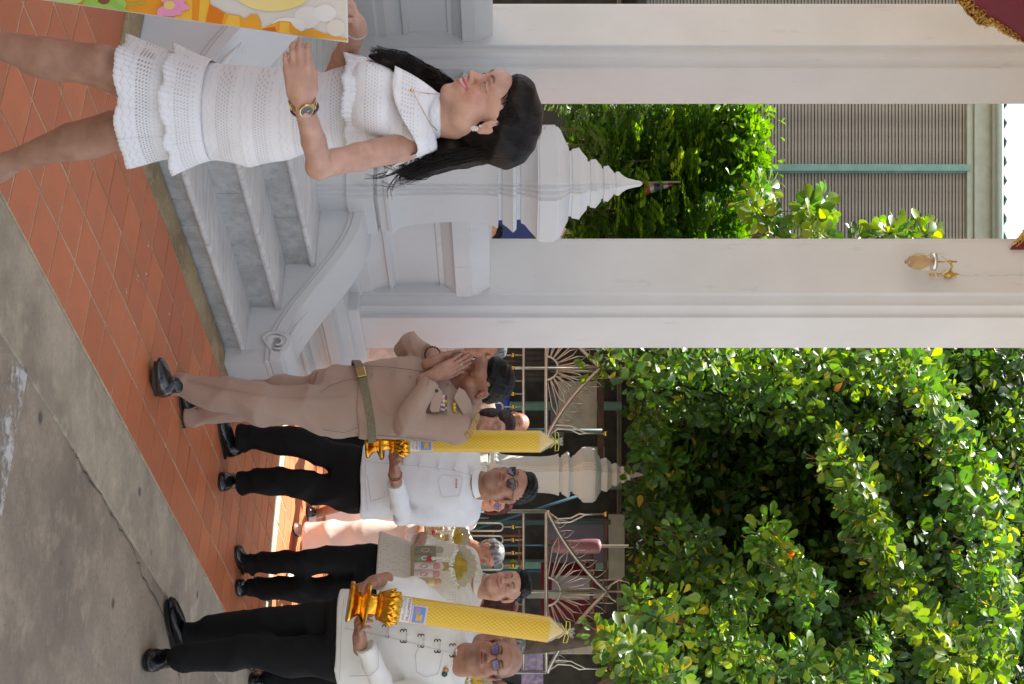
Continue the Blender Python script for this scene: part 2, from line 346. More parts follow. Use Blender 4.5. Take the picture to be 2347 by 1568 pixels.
    def newel(c, ax, ay, base, name, parent, mtl, zs=1, ws=1, z0=.45, hb=None):
        q = MB(); rings = []
        for z, w in st:
            zz = base + (z - z0) * zs
            rings.append([c + ax * (x * w * ws) + ay * (y * w * ws) + Vector((0, 0, zz)) for x, y in plan])
        q.ring_loft(rings)
        if hb: q.box(c + Vector((0, 0, base / 2)), (.215 * ws, .215 * ws, base / 2), (ax, ay, Vector((0, 0, 1))))
        return q.build(name, mtl, parent, smooth='auto', bevel=.003)
    newel(ST(6.85, 5.135), A, N, .45, 'newel_post', pav, Wm); newel(ST(4.72, 5.135) - A * 0, A, N, .45, 'newel_post', pav, Wm)
    build_pav.newel = newel
    # columns
    H, k = .335, .125
    cp = []
    for qd in range(4):
        for (x, y) in ((H, H - k), (H - .03, H - k), (H - .045, H - k + .025), (H - .055, H - k + .05), (H - .055, H - .055), (H - k + .05, H - .055), (H - k + .025, H - .045), (H - k, H - .03), (H - k, H)):
            for _ in range(qd): x, y = -y, x
            cp.append((x, y))
    for (sc, tc_) in ((8.385, 5.305), (8.385, 7.575), (3.315, 5.305), (3.315, 7.575)):
        if sc < 5: sc = 2.4
        q = MB(); q.ring_loft([[ST(sc + x, tc_ + y, z) for x, y in cp] for z in (.47, 6.1)]); q.build('column', Wm, pav, smooth='auto', bevel=.006)
        q = MB(); q.bst(sc - .37, sc + .37, tc_ - .37, tc_ + .37, .47, .6); q.build('column_base', Wm, pav, bevel=.01)
    # parapets: one moulded profile
    pr = [(.16, .47), (.16, .60), (.135, .615), (.135, .68), (.115, .70), (.095, .76), (.09, .8), (.11, .805), (.11, .835), (.075, .85), (.07, .87), (.07, 1.145), (.082, 1.15), (.082, 1.185), (.1, 1.2), (.115, 1.235), (.15, 1.262), (.17, 1.265), (.17, 1.37), (.155, 1.378), (.15, 1.41), (.11, 1.485), (.1, 1.5)]
    prof = pr + [(-a, z) for a, z in pr[::-1]]
    for (s0, s1, tt) in ((7.03, 8.06, 5.24), (2.7, 8.06, 7.575), (-2, 4.6, 5.24)):
        q = MB(); q.prism([(tt - a, z) for a, z in prof], s0, s1, lambda t, zz, s: ST(s, t, zz)); q.build('parapet', Wm, pav, smooth='auto', bevel=.003)
    q = MB(); q.prism([(8.385 + a, z) for a, z in prof], 5.63, 7.25, lambda s, zz, t: ST(s, t, zz)); q.build('parapet', Wm, pav, smooth='auto', bevel=.003)
    # podium mouldings outside the cheek wall
    po = [(5.3, 0), (4.66, 0), (4.66, .1), (4.7, .13), (4.74, .15), (4.76, .19), (4.72, .2), (4.72, .225), (4.8, .25), (4.83, .3), (4.83, .345), (4.76, .355), (4.76, .375), (4.72, .39), (4.72, .46), (4.86, .462), (4.86, .53), (5.3, .53)]
    q = MB(); q.prism(po, 7.165, 8.72, lambda t, zz, s: ST(s, t, zz)); q.build('podium', Wm, pav, smooth='auto', bevel=.003)
    q = MB(); q.bst(7.17, 8.718, 5.3, 8, 0, .466); q.build('podium_wall', Wm, pav); q = MB(); q.bst(2.5, 4.57, 5.0, 5.05, 0, .47); q.build('podium_wall', Wm, pav)
    # unseen roof, reach extended to shade the forecourt: ceiling, beams, gabled tiles
    q = MB(); q.bst(-4, 9.27, 2.55, 12.4, 6.1, 6.2); q.build('ceiling', Wm, pav)
    q = MB(); q.prism([(2.3, 6.203), (7.5, 9.2), (12.6, 6.203)], -4.1, 9.3, lambda t, zz, s: ST(s, t, zz)); q.build('roof', mat('roof_tiles', (.35, .12, .04), .5), pav)
    # maroon and gold lambrequins hanging under the ceiling
    def lamb(pl, plane_s, back):
        pts = []
        for X, Y in pl:
            r = (Y - 784) / F; y = plane_s / (A.y + A.x * r) if back == 's' else plane_s / (N.y + N.x * r); pts.append(P(X, Y, y))
        return pts
    L1 = [(2188, -40), (2186, -10), (2192, 2), (2204, 12), (2212, 28), (2226, 38), (2236, 52), (2254, 56), (2262, 50), (2274, 52), (2290, 62), (2302, 76), (2318, 82), (2334, 90), (2352, 98), (2400, 110), (2400, -60)]
    L2 = [(2317, 567), (2328, 556), (2337, 546), (2345, 534), (2360, 522), (2380, 505), (2400, 470), (2400, 567)]
    for Lp, pl, kk in ((L1, 6.9, 't'), (L2, 8.02, 's')):
        pts = lamb(Lp, pl, kk); q = MB(); q.plate(pts, (N if kk == 't' else A) * .06); o = q.build('lambrequin', M['maroon'], pav)
        c = sum(pts, Vector()) / len(pts); q = MB()
        off = (N if kk == 't' else A) * -.012
        nE = len(pts) - 3
        for dd_, rr in ((.93, .011),):
            q.tube([p.lerp(c, 1 - dd_) + off for p in pts[:nE + 1]], rr * .55, 5)
        for w in range(150):
            a_i = rng.randrange(nE); p = pts[a_i].lerp(pts[a_i + 1], rng.random()).lerp(c, rng.uniform(.16, .8)) + off
            if w % 3: q.ball(p, (.016, .01, .009), 5, 3, (Vector((rng.uniform(-1, 1), 0, 1)).normalized(), off.normalized(), Vector((1, 0, rng.uniform(-1, 1))).normalized()))
            else: q.tube([p + Vector((.03 * math.cos(k), 0, .03 * math.sin(k))) * (1 - k * .12) for k in range(6)], .005, 4)
        q.build('gold_pattern', M['goldleaf'], o, smooth=True)
build_pav()
# wall lantern on the right column
def lantern():
    def q(X, Y, off=0): return P(X, Y, 9.62 - off)
    base = q(2180, 634); L = empty('wall_lantern', base, 'gilt wall lantern with a clear egg shaped glass shade on the right column', 'lantern')
    b_ = MB(); ax = (Vector((1, 0, 0)), Vector((0, 1, 0)), Vector((0, 0, 1)))
    sc = 9.6 / F
    b_.lathe(q(2175, 629, .05), [(0, -46 * sc), (3.5 * sc, -42 * sc), (4 * sc, -36 * sc), (2.6 * sc, -30 * sc), (3.6 * sc, -18 * sc), (3 * sc, -12 * sc), (9 * sc, -8 * sc), (9.5 * sc, 0), (8 * sc, 6 * sc), (3 * sc, 10 * sc), (4.5 * sc, 14 * sc), (3 * sc, 18 * sc), (1, 19 * sc) if 0 else (1.5 * sc, 20 * sc), (0, 26 * sc)], 12)
    b_.build('wall_bracket', M['gold_dull'], L, smooth=True)
    b_ = MB(); b_.tube([q(2176, 626, .08), q(2182, 612, .12), q(2178, 600, .14)], .007, 6); b_.tube([q(2193, 600, .14), q(2150, 600, .14)], .006, 6); b_.lathe(q(2178, 600, .14), [(.003, -.02), (.012, -.01), (.014, 0), (.008, .015), (.002, .045)], 10); b_.build('arm', M['gold_dull'], L, smooth=True)
    gm, n, l, bb = nodes('lantern_glass'); bb.inputs['Base Color'].default_value = (.9, .82, .68, 1); bb.inputs['Roughness'].default_value = .08; bb.inputs['Transmission Weight'].default_value = .85; bb.inputs['IOR'].default_value = 1.3
    b_ = MB(); c = q(2135, 600, .14)
    b_.lathe(c, [(.002, -62 * sc), (5 * sc, -60 * sc), (5 * sc, -56 * sc), (12 * sc, -50 * sc), (18 * sc, -35 * sc), (20 * sc, -18 * sc), (18.5 * sc, -2 * sc), (17 * sc, 8 * sc)], 20); b_.build('glass_shade', gm, L, smooth=True)
    b_ = MB(); b_.lathe(c, [(.035, -44 * sc), (.045, -36 * sc), (.04, -20 * sc), (.02, -10 * sc), (.01, 0), (.008, 12 * sc)], 10); b_.build('bulb', mat('amber_bulb', (.7, .42, .1), .3), L, smooth=True)
    b_ = MB(); b_.lathe(c, [(18.6 * sc, -1 * sc), (20.5 * sc, 0), (20.5 * sc, 9 * sc), (18 * sc, 9.5 * sc)], 20); b_.build('rim', mat('chrome', (.75, .75, .75), .2, 1), L, smooth=True)
    b_ = MB(); b_.tube([q(2147, 582, .14), q(2160, 588, .13), q(2172, 598, .14)], .004, 5); b_.tube([q(2140, 622, .14), q(2148, 634, .1), q(2160, 630, .08), q(2172, 620, .1)], .004, 5); b_.build('chain', M['steel'], L)
    b_ = MB(); b_.tube([q(2200, 629, .03), q(2240, 628.5, .03), q(2290, 628, .03), q(2360, 627.5, .03)], .004, 5)
    for k in range(5): b_.ball(q(2205 + k * 34, 629, .03), .009, 6, 4)
    b_.build('cable', Wm, L)
lantern()
# ---------------------------------------------------------------- background: building with louvred wall
def louvre_building():
    D0 = 22.0
    def W(X, Y, off=0):     # point on the slightly turned wall plane
        r = (Y - 784) / F; k = .15; y0 = D0 + .15 * 2.5
        y = (y0 + 0) / (1 - k * r * 1.0) + off; return P(X, Y, y)
    B = empty('louvred_building', (-2.5, 22.5, 0), 'tall building behind the trees with beige louvred wall, teal posts and corrugated roof edge', 'building')
    mb = MB(); mb.box((-2, 23.2, 4.6), (16, .3, 4.55)); mb.build('wall', M['dark'], B)
    yq = W(0, 400).y
    zt = 1.65 + (2213 - 1173.5) * yq / F
    Y0 = [(-.9 * 3.2 + .0)]
    # slat bays between teal posts
    xs = [(Yp - 784) / F * yq for Yp in (-110, 387, 562 - 4)]
    posts = [xs[0] - 0, xs[1], xs[2] + .0]
    posts = [posts[1] - 2.86 * 1.4 - 2.6, posts[1] - 3.1, posts[1], posts[1] + 1.26]
    posts += [posts[-1] + 1.26 * k for k in (1, 2, 3, 4, 5, 6)]
    me = None
    for i in range(len(posts) - 1):
        a, b_ = posts[i] + .055, posts[i + 1] - .055
        vis = i in (1, 2)
        q = MB(); L_ = (b_ - a) / 2
        prof = [(-.028, -.002), (-.006, .026), (.004, .026), (-.018, -.002), (-.02, -.022), (-.028, -.022)]
        q.ring_loft([[Vector((x, y, z)) for y, z in prof] for x in (-L_, L_)]); sm = q.mesh('slat'); sm.materials.append(M['slat'])
        n_ = 104; many = MB()
        for j in range(n_):
            z = zt - .03 - j * .0535
            if vis and z > 5.05:
                o = link('slat', sm, None, B); o.location = Vector(((a + b_) / 2, yq - .0, z)) - B.location; o.matrix_parent_inverse = Matrix.Identity(4)
                o.rotation_euler = (rng.uniform(-.05, .05), rng.uniform(-.0012, .0012), 0)
            else: many.ring_loft([[Vector(((a + b_) / 2 + x, yq + y, z + zz)) for y, zz in prof] for x in (-L_, L_)])
        tag(many.build('louvre_slats', M['slat'], B), kind='stuff')
    for x in posts:
        mb = MB(); mb.box((x, yq - .06, zt / 2 + .02), (.05, .07, zt / 2 + .02)); mb.box((x - .055, yq - .03, zt / 2), (.012, .04, zt / 2)); mb.box((x + .06, yq - .03, zt / 2), (.012, .04, zt / 2)); mb.build('post', M['teal'], B, bevel=.006)
    mb = MB(); mb.box((-2, yq - .02, zt + .04), (15, .08, .045)); mb.build('head_rail', M['beam'], B)
    mb = MB(); mb.box((-2, yq - .05, zt + .25), (15, .12, .16)); mb.build('beam', M['beam'], B)
    mb = MB(); mb.box((-2, yq - .3, zt + .38), (15, .03, .05)); mb.build('fascia', mat('pale_fascia', (.55, .62, .6), .5), B)
    mb = MB(); n = 360; x0 = -14
    top = [(x0 + k * .07, .018 * math.sin(k * .07 * 2 * math.pi / .30) + .03 * max(0, math.sin(k * .07 * 2 * math.pi / .3)) ) for k in range(n)]
    for (ya, yb, za, zb) in ((yq - .42, yq + 3, zt + .47, zt + 1.0),):
        vs_ = []; 
        for x, dz in top: vs_ += [(x, ya, za + dz), (x, yb, zb + dz), (x, ya, za + dz - .02), (x, yb, zb + dz - .02)]
        fs = []
        for k in range(n - 1):
            a = 4 * k; c = a + 4; fs += [(a, a + 1, c + 1, c), (a + 2, c + 2, c + 3, a + 3), (a, c, c + 2, a + 2)]
        mb.add(vs_, fs)
    mb.build('corrugated_roof', mat('roof_sheet', (.16, .24, .2), .6), B)
    mb = MB(); mb.tube([(-14, yq - .42, zt + .40), (12, yq - .42, zt + .40)], .055, 8); mb.build('gutter', mat('mint_gutter', (.42, .52, .45), .5), B, smooth=True)
louvre_building()

# ---------------------------------------------------------------- low shop building behind the fence
def shed():
    S = empty('shaded_shop', (3, 19.5, 0), 'open fronted shop in deep shade behind the steel fence, cream pillars and a red cloth', 'shop building')
    mb = MB(); mb.box((4, 22.2, 1.7), (14, .1, 1.7)); mb.build('back_wall', mat('dim_wall', (.09, .085, .075), .9, var=.4), S)  # dark wall colour paints in the shop's deep shade
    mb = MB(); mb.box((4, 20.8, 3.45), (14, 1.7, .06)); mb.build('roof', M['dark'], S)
    fl = mat('pale_ceiling_board', (.55, .52, .45), .7)
    def pan(nm, X0, X1, Y0, Y1, d, m, th=.08, bev=0):
        a, b_ = P(X0, Y0, d), P(X1, Y1, d); mb = MB(); mb.box(((a.x + b_.x) / 2, d + th / 2, (a.z + b_.z) / 2), (abs(b_.x - a.x) / 2, th / 2, abs(b_.z - a.z) / 2)); return mb.build(nm, m, S, bevel=bev)
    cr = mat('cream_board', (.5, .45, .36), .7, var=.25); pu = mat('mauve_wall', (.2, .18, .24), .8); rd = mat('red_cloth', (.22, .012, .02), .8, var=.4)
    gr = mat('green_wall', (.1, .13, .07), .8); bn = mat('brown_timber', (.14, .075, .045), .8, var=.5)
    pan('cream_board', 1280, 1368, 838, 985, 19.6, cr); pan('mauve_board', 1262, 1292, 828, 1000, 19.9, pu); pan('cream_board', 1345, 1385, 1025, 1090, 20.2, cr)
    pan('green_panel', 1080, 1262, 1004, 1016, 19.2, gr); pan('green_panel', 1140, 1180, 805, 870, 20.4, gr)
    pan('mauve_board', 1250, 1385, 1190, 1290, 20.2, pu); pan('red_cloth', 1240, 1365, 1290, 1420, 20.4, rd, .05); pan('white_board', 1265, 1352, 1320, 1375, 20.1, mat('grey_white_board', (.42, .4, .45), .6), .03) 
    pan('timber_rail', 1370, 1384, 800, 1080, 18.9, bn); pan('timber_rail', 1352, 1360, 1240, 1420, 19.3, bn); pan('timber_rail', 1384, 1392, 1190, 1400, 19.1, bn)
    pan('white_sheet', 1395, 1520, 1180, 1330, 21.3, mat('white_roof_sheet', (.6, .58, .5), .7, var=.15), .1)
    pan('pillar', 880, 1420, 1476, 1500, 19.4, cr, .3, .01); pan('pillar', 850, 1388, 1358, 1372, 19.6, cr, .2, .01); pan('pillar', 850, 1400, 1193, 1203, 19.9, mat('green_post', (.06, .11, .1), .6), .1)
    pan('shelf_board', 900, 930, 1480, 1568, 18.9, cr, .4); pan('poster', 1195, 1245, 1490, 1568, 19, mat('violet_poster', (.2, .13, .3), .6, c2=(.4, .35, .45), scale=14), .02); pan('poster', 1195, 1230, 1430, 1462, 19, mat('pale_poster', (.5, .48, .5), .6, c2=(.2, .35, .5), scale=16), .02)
    def obj_tube(nm, pts, r, m, lab=None, cat=None, n=7):
        mb = MB(); mb.tube(pts, r, n); o = mb.build(nm, m, None if lab else S, smooth=True)
        if lab: tag(o, lab, cat)
    blue = mat('blue_pole', (.04, .13, .2), .6)
    obj_tube('blue_pole', [P(1090, 1212, 18.6), P(1335, 1133, 18.6)], .018, blue, 'slanting blue pole leaning past the gatepost with the tiered cap', 'pole')
    obj_tube('blue_pole', [P(1000, 1248, 18.7), P(1270, 1250, 18.7)], .014, blue, 'upright blue pole behind the fence, right of the tilted one', 'pole')
    obj_tube('blue_pole', [P(1000, 1305, 18.7), P(1240, 1308, 18.7)], .02, blue, 'thin upright blue pole behind the grey haired lady', 'pole')
    obj_tube('green_pole', [P(1000, 986, 18.5), P(1380, 987, 18.5)], .03, mat('green_pole', (.03, .07, .06), .5), 'dark green pole left of the cream gatepost, behind the fence', 'pole')
    og = mat('orange_frame', (.28, .08, .025), .6); mb = MB()
    for Y in (1228, 1250, 1270, 1292): mb.tube([P(1040, Y, 18.9), P(1195, Y, 18.9)], .016, 5)
    for X in (1080, 1130, 1190): mb.tube([P(X, 1215, 18.9), P(X, 1305, 18.9)], .016, 5)
    tag(mb.build('metal_rack', og, None), 'orange metal rack standing in the shade behind the fence', 'rack')
    mb = MB(); a = P(1262, 1252, 18.8); rr = 17 * 18.8 / F
    prof = [(0.01, 0)] + [(rr * (.82 + .18 * min(1, k / 2)), .06 * k) for k in range(10)] + [(rr, 4.6 * 18.8 * 23 / F), (rr * .9, 4.9 * 18.8 * 23 / F), (rr * .3, 5.05 * 18.8 * 23 / F)]
    mb.lathe(a, prof, 14); tag(mb.build('punching_bag', mat('pink_vinyl', (.36, .15, .17), .5), None, smooth=True), 'dusty pink cylindrical bag hanging behind the fence right of the gatepost', 'punching bag')
    mb = MB(); mb.tube([P(1350 + 20, 1252, 18.8), P(1450, 1252, 18.8)], .02, 6); mb.build('bag_post', cr, S)
    for (nm, X, Y, w, h, c, lab, cat) in (('swim_ring', 1176, 1295, 20, 14, (.25, .6, .05), 'lime green plastic item hanging in the dim shop', 'toy'), ('plastic_cone', 1150, 1318, 18, 16, (.8, .12, .03), 'orange plastic item in the shop behind the grey haired lady', 'cone')):
        mb = MB(); mb.lathe(P(X, Y, 19), [(.001, w * 19 / F * 1.6), (h * 19 / F * .3, .1), (h * 19 / F, 0), (h * 19 / F * .3, -.08)], 10); tag(mb.build(nm, mat(nm, c, .4), None, smooth=True), lab, cat)
    mb = MB(); a = P(1128, 922, 19); mb.box(a, (.12, .05, .24)); tag(mb.build('blue_crate', mat('blue_plastic', (.01, .05, .35), .4), None, bevel=.03), 'blue plastic bin behind the uniformed man\'s head', 'bin')
    mb = MB(); mb.box(P(1180, 520, 15.5), (.3, .25, .3)); tag(mb.build('blue_crate', mat('blue_plastic_dark', (.01, .04, .22), .4), None, bevel=.03), 'blue plastic bin seen between newel post and column', 'bin')
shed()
# thin black lattice/ dark corrugated panel behind the newel
def dark_fence():
    B = empty('dark_slat_screen', (-2.6, 17.3, 0), 'dark brown upright slat screen under the ferns, behind the newel post', 'screen')
    q = MB(); q.box((0, 0, 0), (.022, .012, 1.9)); me = q.mesh('slat'); me.materials.append(mat('dark_timber_slat', (.05, .038, .03), .7, var=.5))
    for i in range(46):
        o = link('slat', me, None, B); o.matrix_parent_inverse = Matrix.Identity(4); o.location = (-3.1 + i * .066 - -2.6 + .6, 0, 1.9)
    q = MB(); q.box((-2.1, 17.4, 1.9), (1.8, .03, 1.9)); q.build('backing', M['dark'], B)
dark_fence()

# ---------------------------------------------------------------- gateposts and the steel fence
def gatepost(x, y, lab, yaw, z0=0, zs=1):
    c, s = math.cos(yaw), math.sin(yaw)
    G = empty('gatepost', (x, y, 0), lab, 'gatepost', 'cream gateposts of the fence')
    ax, ay = Vector((c, s, 0)), Vector((-s, c, 0))
    q = MB(); q.box((x, y, .45), (.28, .28, .45), (ax, ay, Vector((0, 0, 1)))); q.build('base', M['cream'], G, bevel=.01)
    build_pav.newel(Vector((x, y, 0)), ax, ay, .9, 'tiered_post', G, M['cream'], zs=1.2, ws=.98)
gatepost(P(0, 1088, 17.3).x, 17.3, 'cream gatepost with tiered spire cap behind the man in sunglasses', .38)
gatepost(P(0, 236, 17.9).x, 18.6, 'pale gatepost with tiered cap seen past the left column, behind the woman\'s hair', .38)
FY = 17.0
sc = FY / F
def Q(X, Y, off=0): return P(X, Y, FY + off)
def fence(name, lab, Yc, half, apexX, R0, y_lo, y_hi, Xr=1252, mirror=False, pitch=29.6, Xtop=1200):
    Fe = empty(name, Q(0, Yc) * 1 - Vector((0, 0, Q(0, Yc).z)), lab, 'gate', 'polished steel gates of the fence')
    st_ = M['steel']
    def T(nm, pts, r, n=7):
        q = MB(); q.tube(pts, r, n); return q.build(nm, st_, Fe, smooth=True)
    T('top_rail', [Q(Xr, y_lo), Q(Xr, y_hi)], .024, 8); T('upper_rail', [Q(Xtop, y_lo), Q(Xtop, y_hi)], .018, 8); T('lower_rail', [Q(905, y_lo), Q(905, y_hi)], .02, 8)
    T('bottom_rail', [Q(880, y_lo), Q(880, y_hi)], .02, 8); 
    for yy in (y_lo, y_hi): T('stile', [Q(876, yy), Q(Xr, yy)], .024, 8)
    T('centre_stile', [Q(876, Yc), Q(apexX, Yc)], .02, 8)
    # hoops: serpentine loops with a stem and a gold ball
    k0 = int((y_lo - Yc) / pitch) - 1
    for k in range(k0, int((y_hi - Yc) / pitch) + 2):
        y = Yc + k * pitch
        if y - 10 < y_lo or y + 10 > y_hi: continue
        pts = [Q(910, y - 9)] + [Q(1144 - 0 + 9 * math.sin(a), y - 9 * math.cos(a)) for a in [i * math.pi / 8 for i in range(9)]] + [Q(910, y + 9)]
        T('hoop', pts, .013, 6)
        T('stem', [Q(1153, y), Q(1200, y)], .01, 5)
        q = MB(); q.ball(Q(1176, y, -.005), .03, 10, 7); q.build('brass_ball', M['brass'], Fe, smooth=True)
        if k0 < k:
            y2 = y - pitch / 2
            if y2 > y_lo + 4:
                pts = [Q(1120, y2 - 5.8)] + [Q(1030 - 8 * math.sin(a), y2 - 5.8 * math.cos(a)) for a in [i * math.pi / 8 for i in range(9)]] + [Q(1120, y2 + 5.8)]
                T('hoop', pts, .01, 6)
    # sun: half ring and petals
    T('sun_ring', [Q(Xr + R0 * math.sin(a), Yc - R0 * math.cos(a)) for a in [i * math.pi / 16 for i in range(17)]], .016, 6)
    hgt = apexX - Xr
    def arch(y):   # height of the curved top at y
        u = min(1, abs(y - Yc) / half); return Xr + hgt * ((1 - u) ** 1.0 * .62 + .38 * (1 - u) ** 2.2) + 2
    pts = [Q(arch(Yc + half * v / 20.), Yc + half * v / 20.) for v in range(-20, 21)]
    pts = [p for p in pts if y_lo - 30 <= p.x * F / FY + 784 <= y_hi + 30]
    T('curved_top', pts, .024, 8)
    for i in range(-5, 6):
        an = math.pi / 2 + i * math.pi / 11.6
        c_, s_ = -math.cos(an), math.sin(an)
        # reach of the petal
        L_ = R0
        while L_ < 230:
            X, Y = Xr + L_ * s_, Yc + L_ * c_
            if X > arch(Y) - 3 or abs(Y - Yc) > half * .95: break
            L_ += 1.5
        L_ -= 4
        L_ = min(L_, R0 * (4.3 if i else 9))
        if L_ < R0 * 1.3: continue
        w = R0 * .24; tx, ty = c_, -s_   # perpendicular (X, Y)
        def PT(l, o): return Q(Xr + l * s_ + o * (-c_) * -1 * -1, Yc + l * c_ + o * s_)
        T('petal', [PT(R0, -w * .5), PT(L_ * .8, -w), PT(L_, 0), PT(L_ * .8, w), PT(R0, w * .5)], .009, 5)
    # flames with curls outside the curved top
    for k in range(-7, 8):
        if k == 0: continue
        Y = Yc + k * half / 8.2; X = arch(Y)
        if not (y_lo - 20 < Y < y_hi + 20): continue
        sg = -1 if k > 0 else 1; h_ = 42 * (1.1 - abs(k) * .04)
        T('flame', [Q(X, Y), Q(X + h_ * .2, Y + sg * 11), Q(X + h_ * .5, Y + sg * 13), Q(X + h_ * .72, Y + sg * 8), Q(X + h_, Y - sg * 3), Q(X + h_ * .8, Y - sg * 4), Q(X, Y - sg * 4)], [.0055] * 7, 4)
        T('curl', [Q(X + 10 + 5 * math.sin(a), Y + sg * (2 + 5 * math.cos(a))) for a in [i * .7 for i in range(7)]], .005, 4)
    # crown above the apex and the swans' necks at the ends
    for sg in (-1, 1):
        T('crown_scroll', [Q(apexX, Yc), Q(apexX + 12, Yc + sg * 16), Q(apexX + 30, Yc + sg * 27), Q(apexX + 50, Yc + sg * 22), Q(apexX + 72, Yc)], .012, 6)
        T('crown_scroll', [Q(apexX + 60, Yc + sg * 3), Q(apexX + 78, Yc + sg * 22), Q(apexX + 92, Yc + sg * 27)], .011, 6)
        ye = Yc + sg * half * .97
        if y_lo - 10 < ye < y_hi + 10:
            for o in (0, 9):
                T('end_scroll', [Q(arch(ye) + 2, ye - sg * (o * 2)), Q(arch(ye) + 22, ye - sg * (14 + o)), Q(arch(ye) + 52, ye - sg * (12 + o)), Q(arch(ye) + 72, ye - sg * (2 + o)), Q(arch(ye) + 86, ye - sg * (4)), Q(arch(ye) + 128, ye - sg * 3)], .011, 6)
            q = MB(); q.ball(Q(arch(ye) + 132, ye - sg * 3), .035, 8, 6); q.build('brass_ball', M['brass'], Fe, smooth=True)
    T('crown_spike', [Q(apexX, Yc), Q(apexX + 130, Yc)], .012, 6)
    q = MB(); q.ball(Q(apexX + 100, Yc), .035, 8, 6); q.build('brass_ball', M['brass'], Fe, smooth=True)
fence('steel_gate', 'steel gate with sunburst top left of the cream gatepost, behind the uniformed man', 843.6, 158, 1375, 26.9, 690, 1004)
fence('steel_gate', 'larger steel gate with sunburst top behind the bald man\'s tall candle', 1356, 186, 1389, 32.5, 1172, 1541)
# short fence panel glimpsed beside the newel
Fe = fence('steel_gate', 'steel gate glimpsed between newel post and right column', 470, 158, 1330, 26.9, 300, 640)

# ---------------------------------------------------------------- foliage
def leaf_geo(L=.15, W=.055, fold=.25, curl=.25):
    """obovate leaf along +x, up +z: 10 faces"""
    st_ = [(0, 0), (.12, .18), (.38, .62), (.68, 1), (.88, .72), (1, 0)]
    v, f = [], []
    for u, w in st_:
        x = u * L; z = -curl * L * u * u * .5
        v += [(x, -w * W, z + w * W * fold), (x, 0, z), (x, w * W, z + w * W * fold)]
    for i in range(5):
        a = 3 * i; f += [(a, a + 3, a + 4, a + 1), (a + 1, a + 4, a + 5, a + 2)]
    return np.array(v), f
LV = {}
def leaf_mat(name, rough, trans):
    m = attr_mat(name, rough, 'Col', trans=trans, spec=.5); return m
M['leaf'] = leaf_mat('glossy_leaf', .38, .36); M['fern'] = leaf_mat('fern_leaf', .4, .42)
def rot_to(d, up):
    x = d / np.linalg.norm(d); z = up - x * np.dot(up, x); nz = np.linalg.norm(z)
    z = z / nz if nz > 1e-6 else np.array([0, 0, 1.]); y = np.cross(z, x); return np.stack([x, y, z], 1)
nrg = np.random.default_rng(5)
PAL = [(.03, .085, .014), (.042, .115, .016), (.022, .06, .012), (.06, .14, .016), (.09, .17, .018), (.035, .09, .02)]
def rosette(c, d, size, nl, leaves, fern=False, young=.25):
    d = d / np.linalg.norm(d)
    a0 = nrg.uniform(0, 6.28); u = np.cross(d, [0.3, .2, 1]); u /= np.linalg.norm(u); w = np.cross(d, u)
    base = PAL[nrg.integers(len(PAL))]
    for k in range(nl):
        an = a0 + k * 2.4; el = nrg.uniform(.15, .95)
        dirv = (u * math.cos(an) + w * math.sin(an)) * math.cos(el) + d * math.sin(el) + nrg.normal(0, .12, 3); dirv[2] -= .12
        s = size * nrg.uniform(.5, 1.25)
        colr = np.array(base) * nrg.uniform(.75, 1.3)
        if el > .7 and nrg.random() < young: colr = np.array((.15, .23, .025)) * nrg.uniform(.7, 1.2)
        q = nrg.random()
        if q < .002: colr = np.array((.4, .14, .01))
        elif q < .02: colr = np.array((.26, .24, .02))
        leaves.append((c + dirv * size * .08, dirv, d + nrg.normal(0, .3, 3), s, colr))
def make_leaves(name, leaves, parent, m, geo, kind=None):
    gv, gf = geo; n = len(leaves); V = np.zeros((n, len(gv), 3)); C = np.zeros((n, 3))
    for i, (c, d, up, s, cl) in enumerate(leaves):
        V[i] = (gv * s) @ rot_to(d, up).T + c; C[i] = cl
    nf = len(gf); nv = len(gv)
    me = bpy.data.meshes.new(name); me.vertices.add(n * nv); me.vertices.foreach_set('co', V.reshape(-1))
    fa = np.array(gf); idx = (fa[None] + (np.arange(n) * nv)[:, None, None]).reshape(-1)
    me.loops.add(len(idx)); me.loops.foreach_set('vertex_index', idx.astype(np.int32)); me.polygons.add(n * nf); me.polygons.foreach_set('loop_start', np.arange(0, len(idx), 4, dtype=np.int32)); me.polygons.foreach_set('loop_total', np.full(n * nf, 4, np.int32))
    me.update(); at = me.color_attributes.new('Col', 'FLOAT_COLOR', 'POINT'); cc = np.ones((n, nv, 4)); cc[:, :, :3] = C[:, None, :]; at.data.foreach_set('color', cc.reshape(-1)); me.polygons.foreach_set('use_smooth', [True] * (n * nf)); me.update()
    o = link(name, me, m, parent); return tag(o, kind=kind)
shared = []
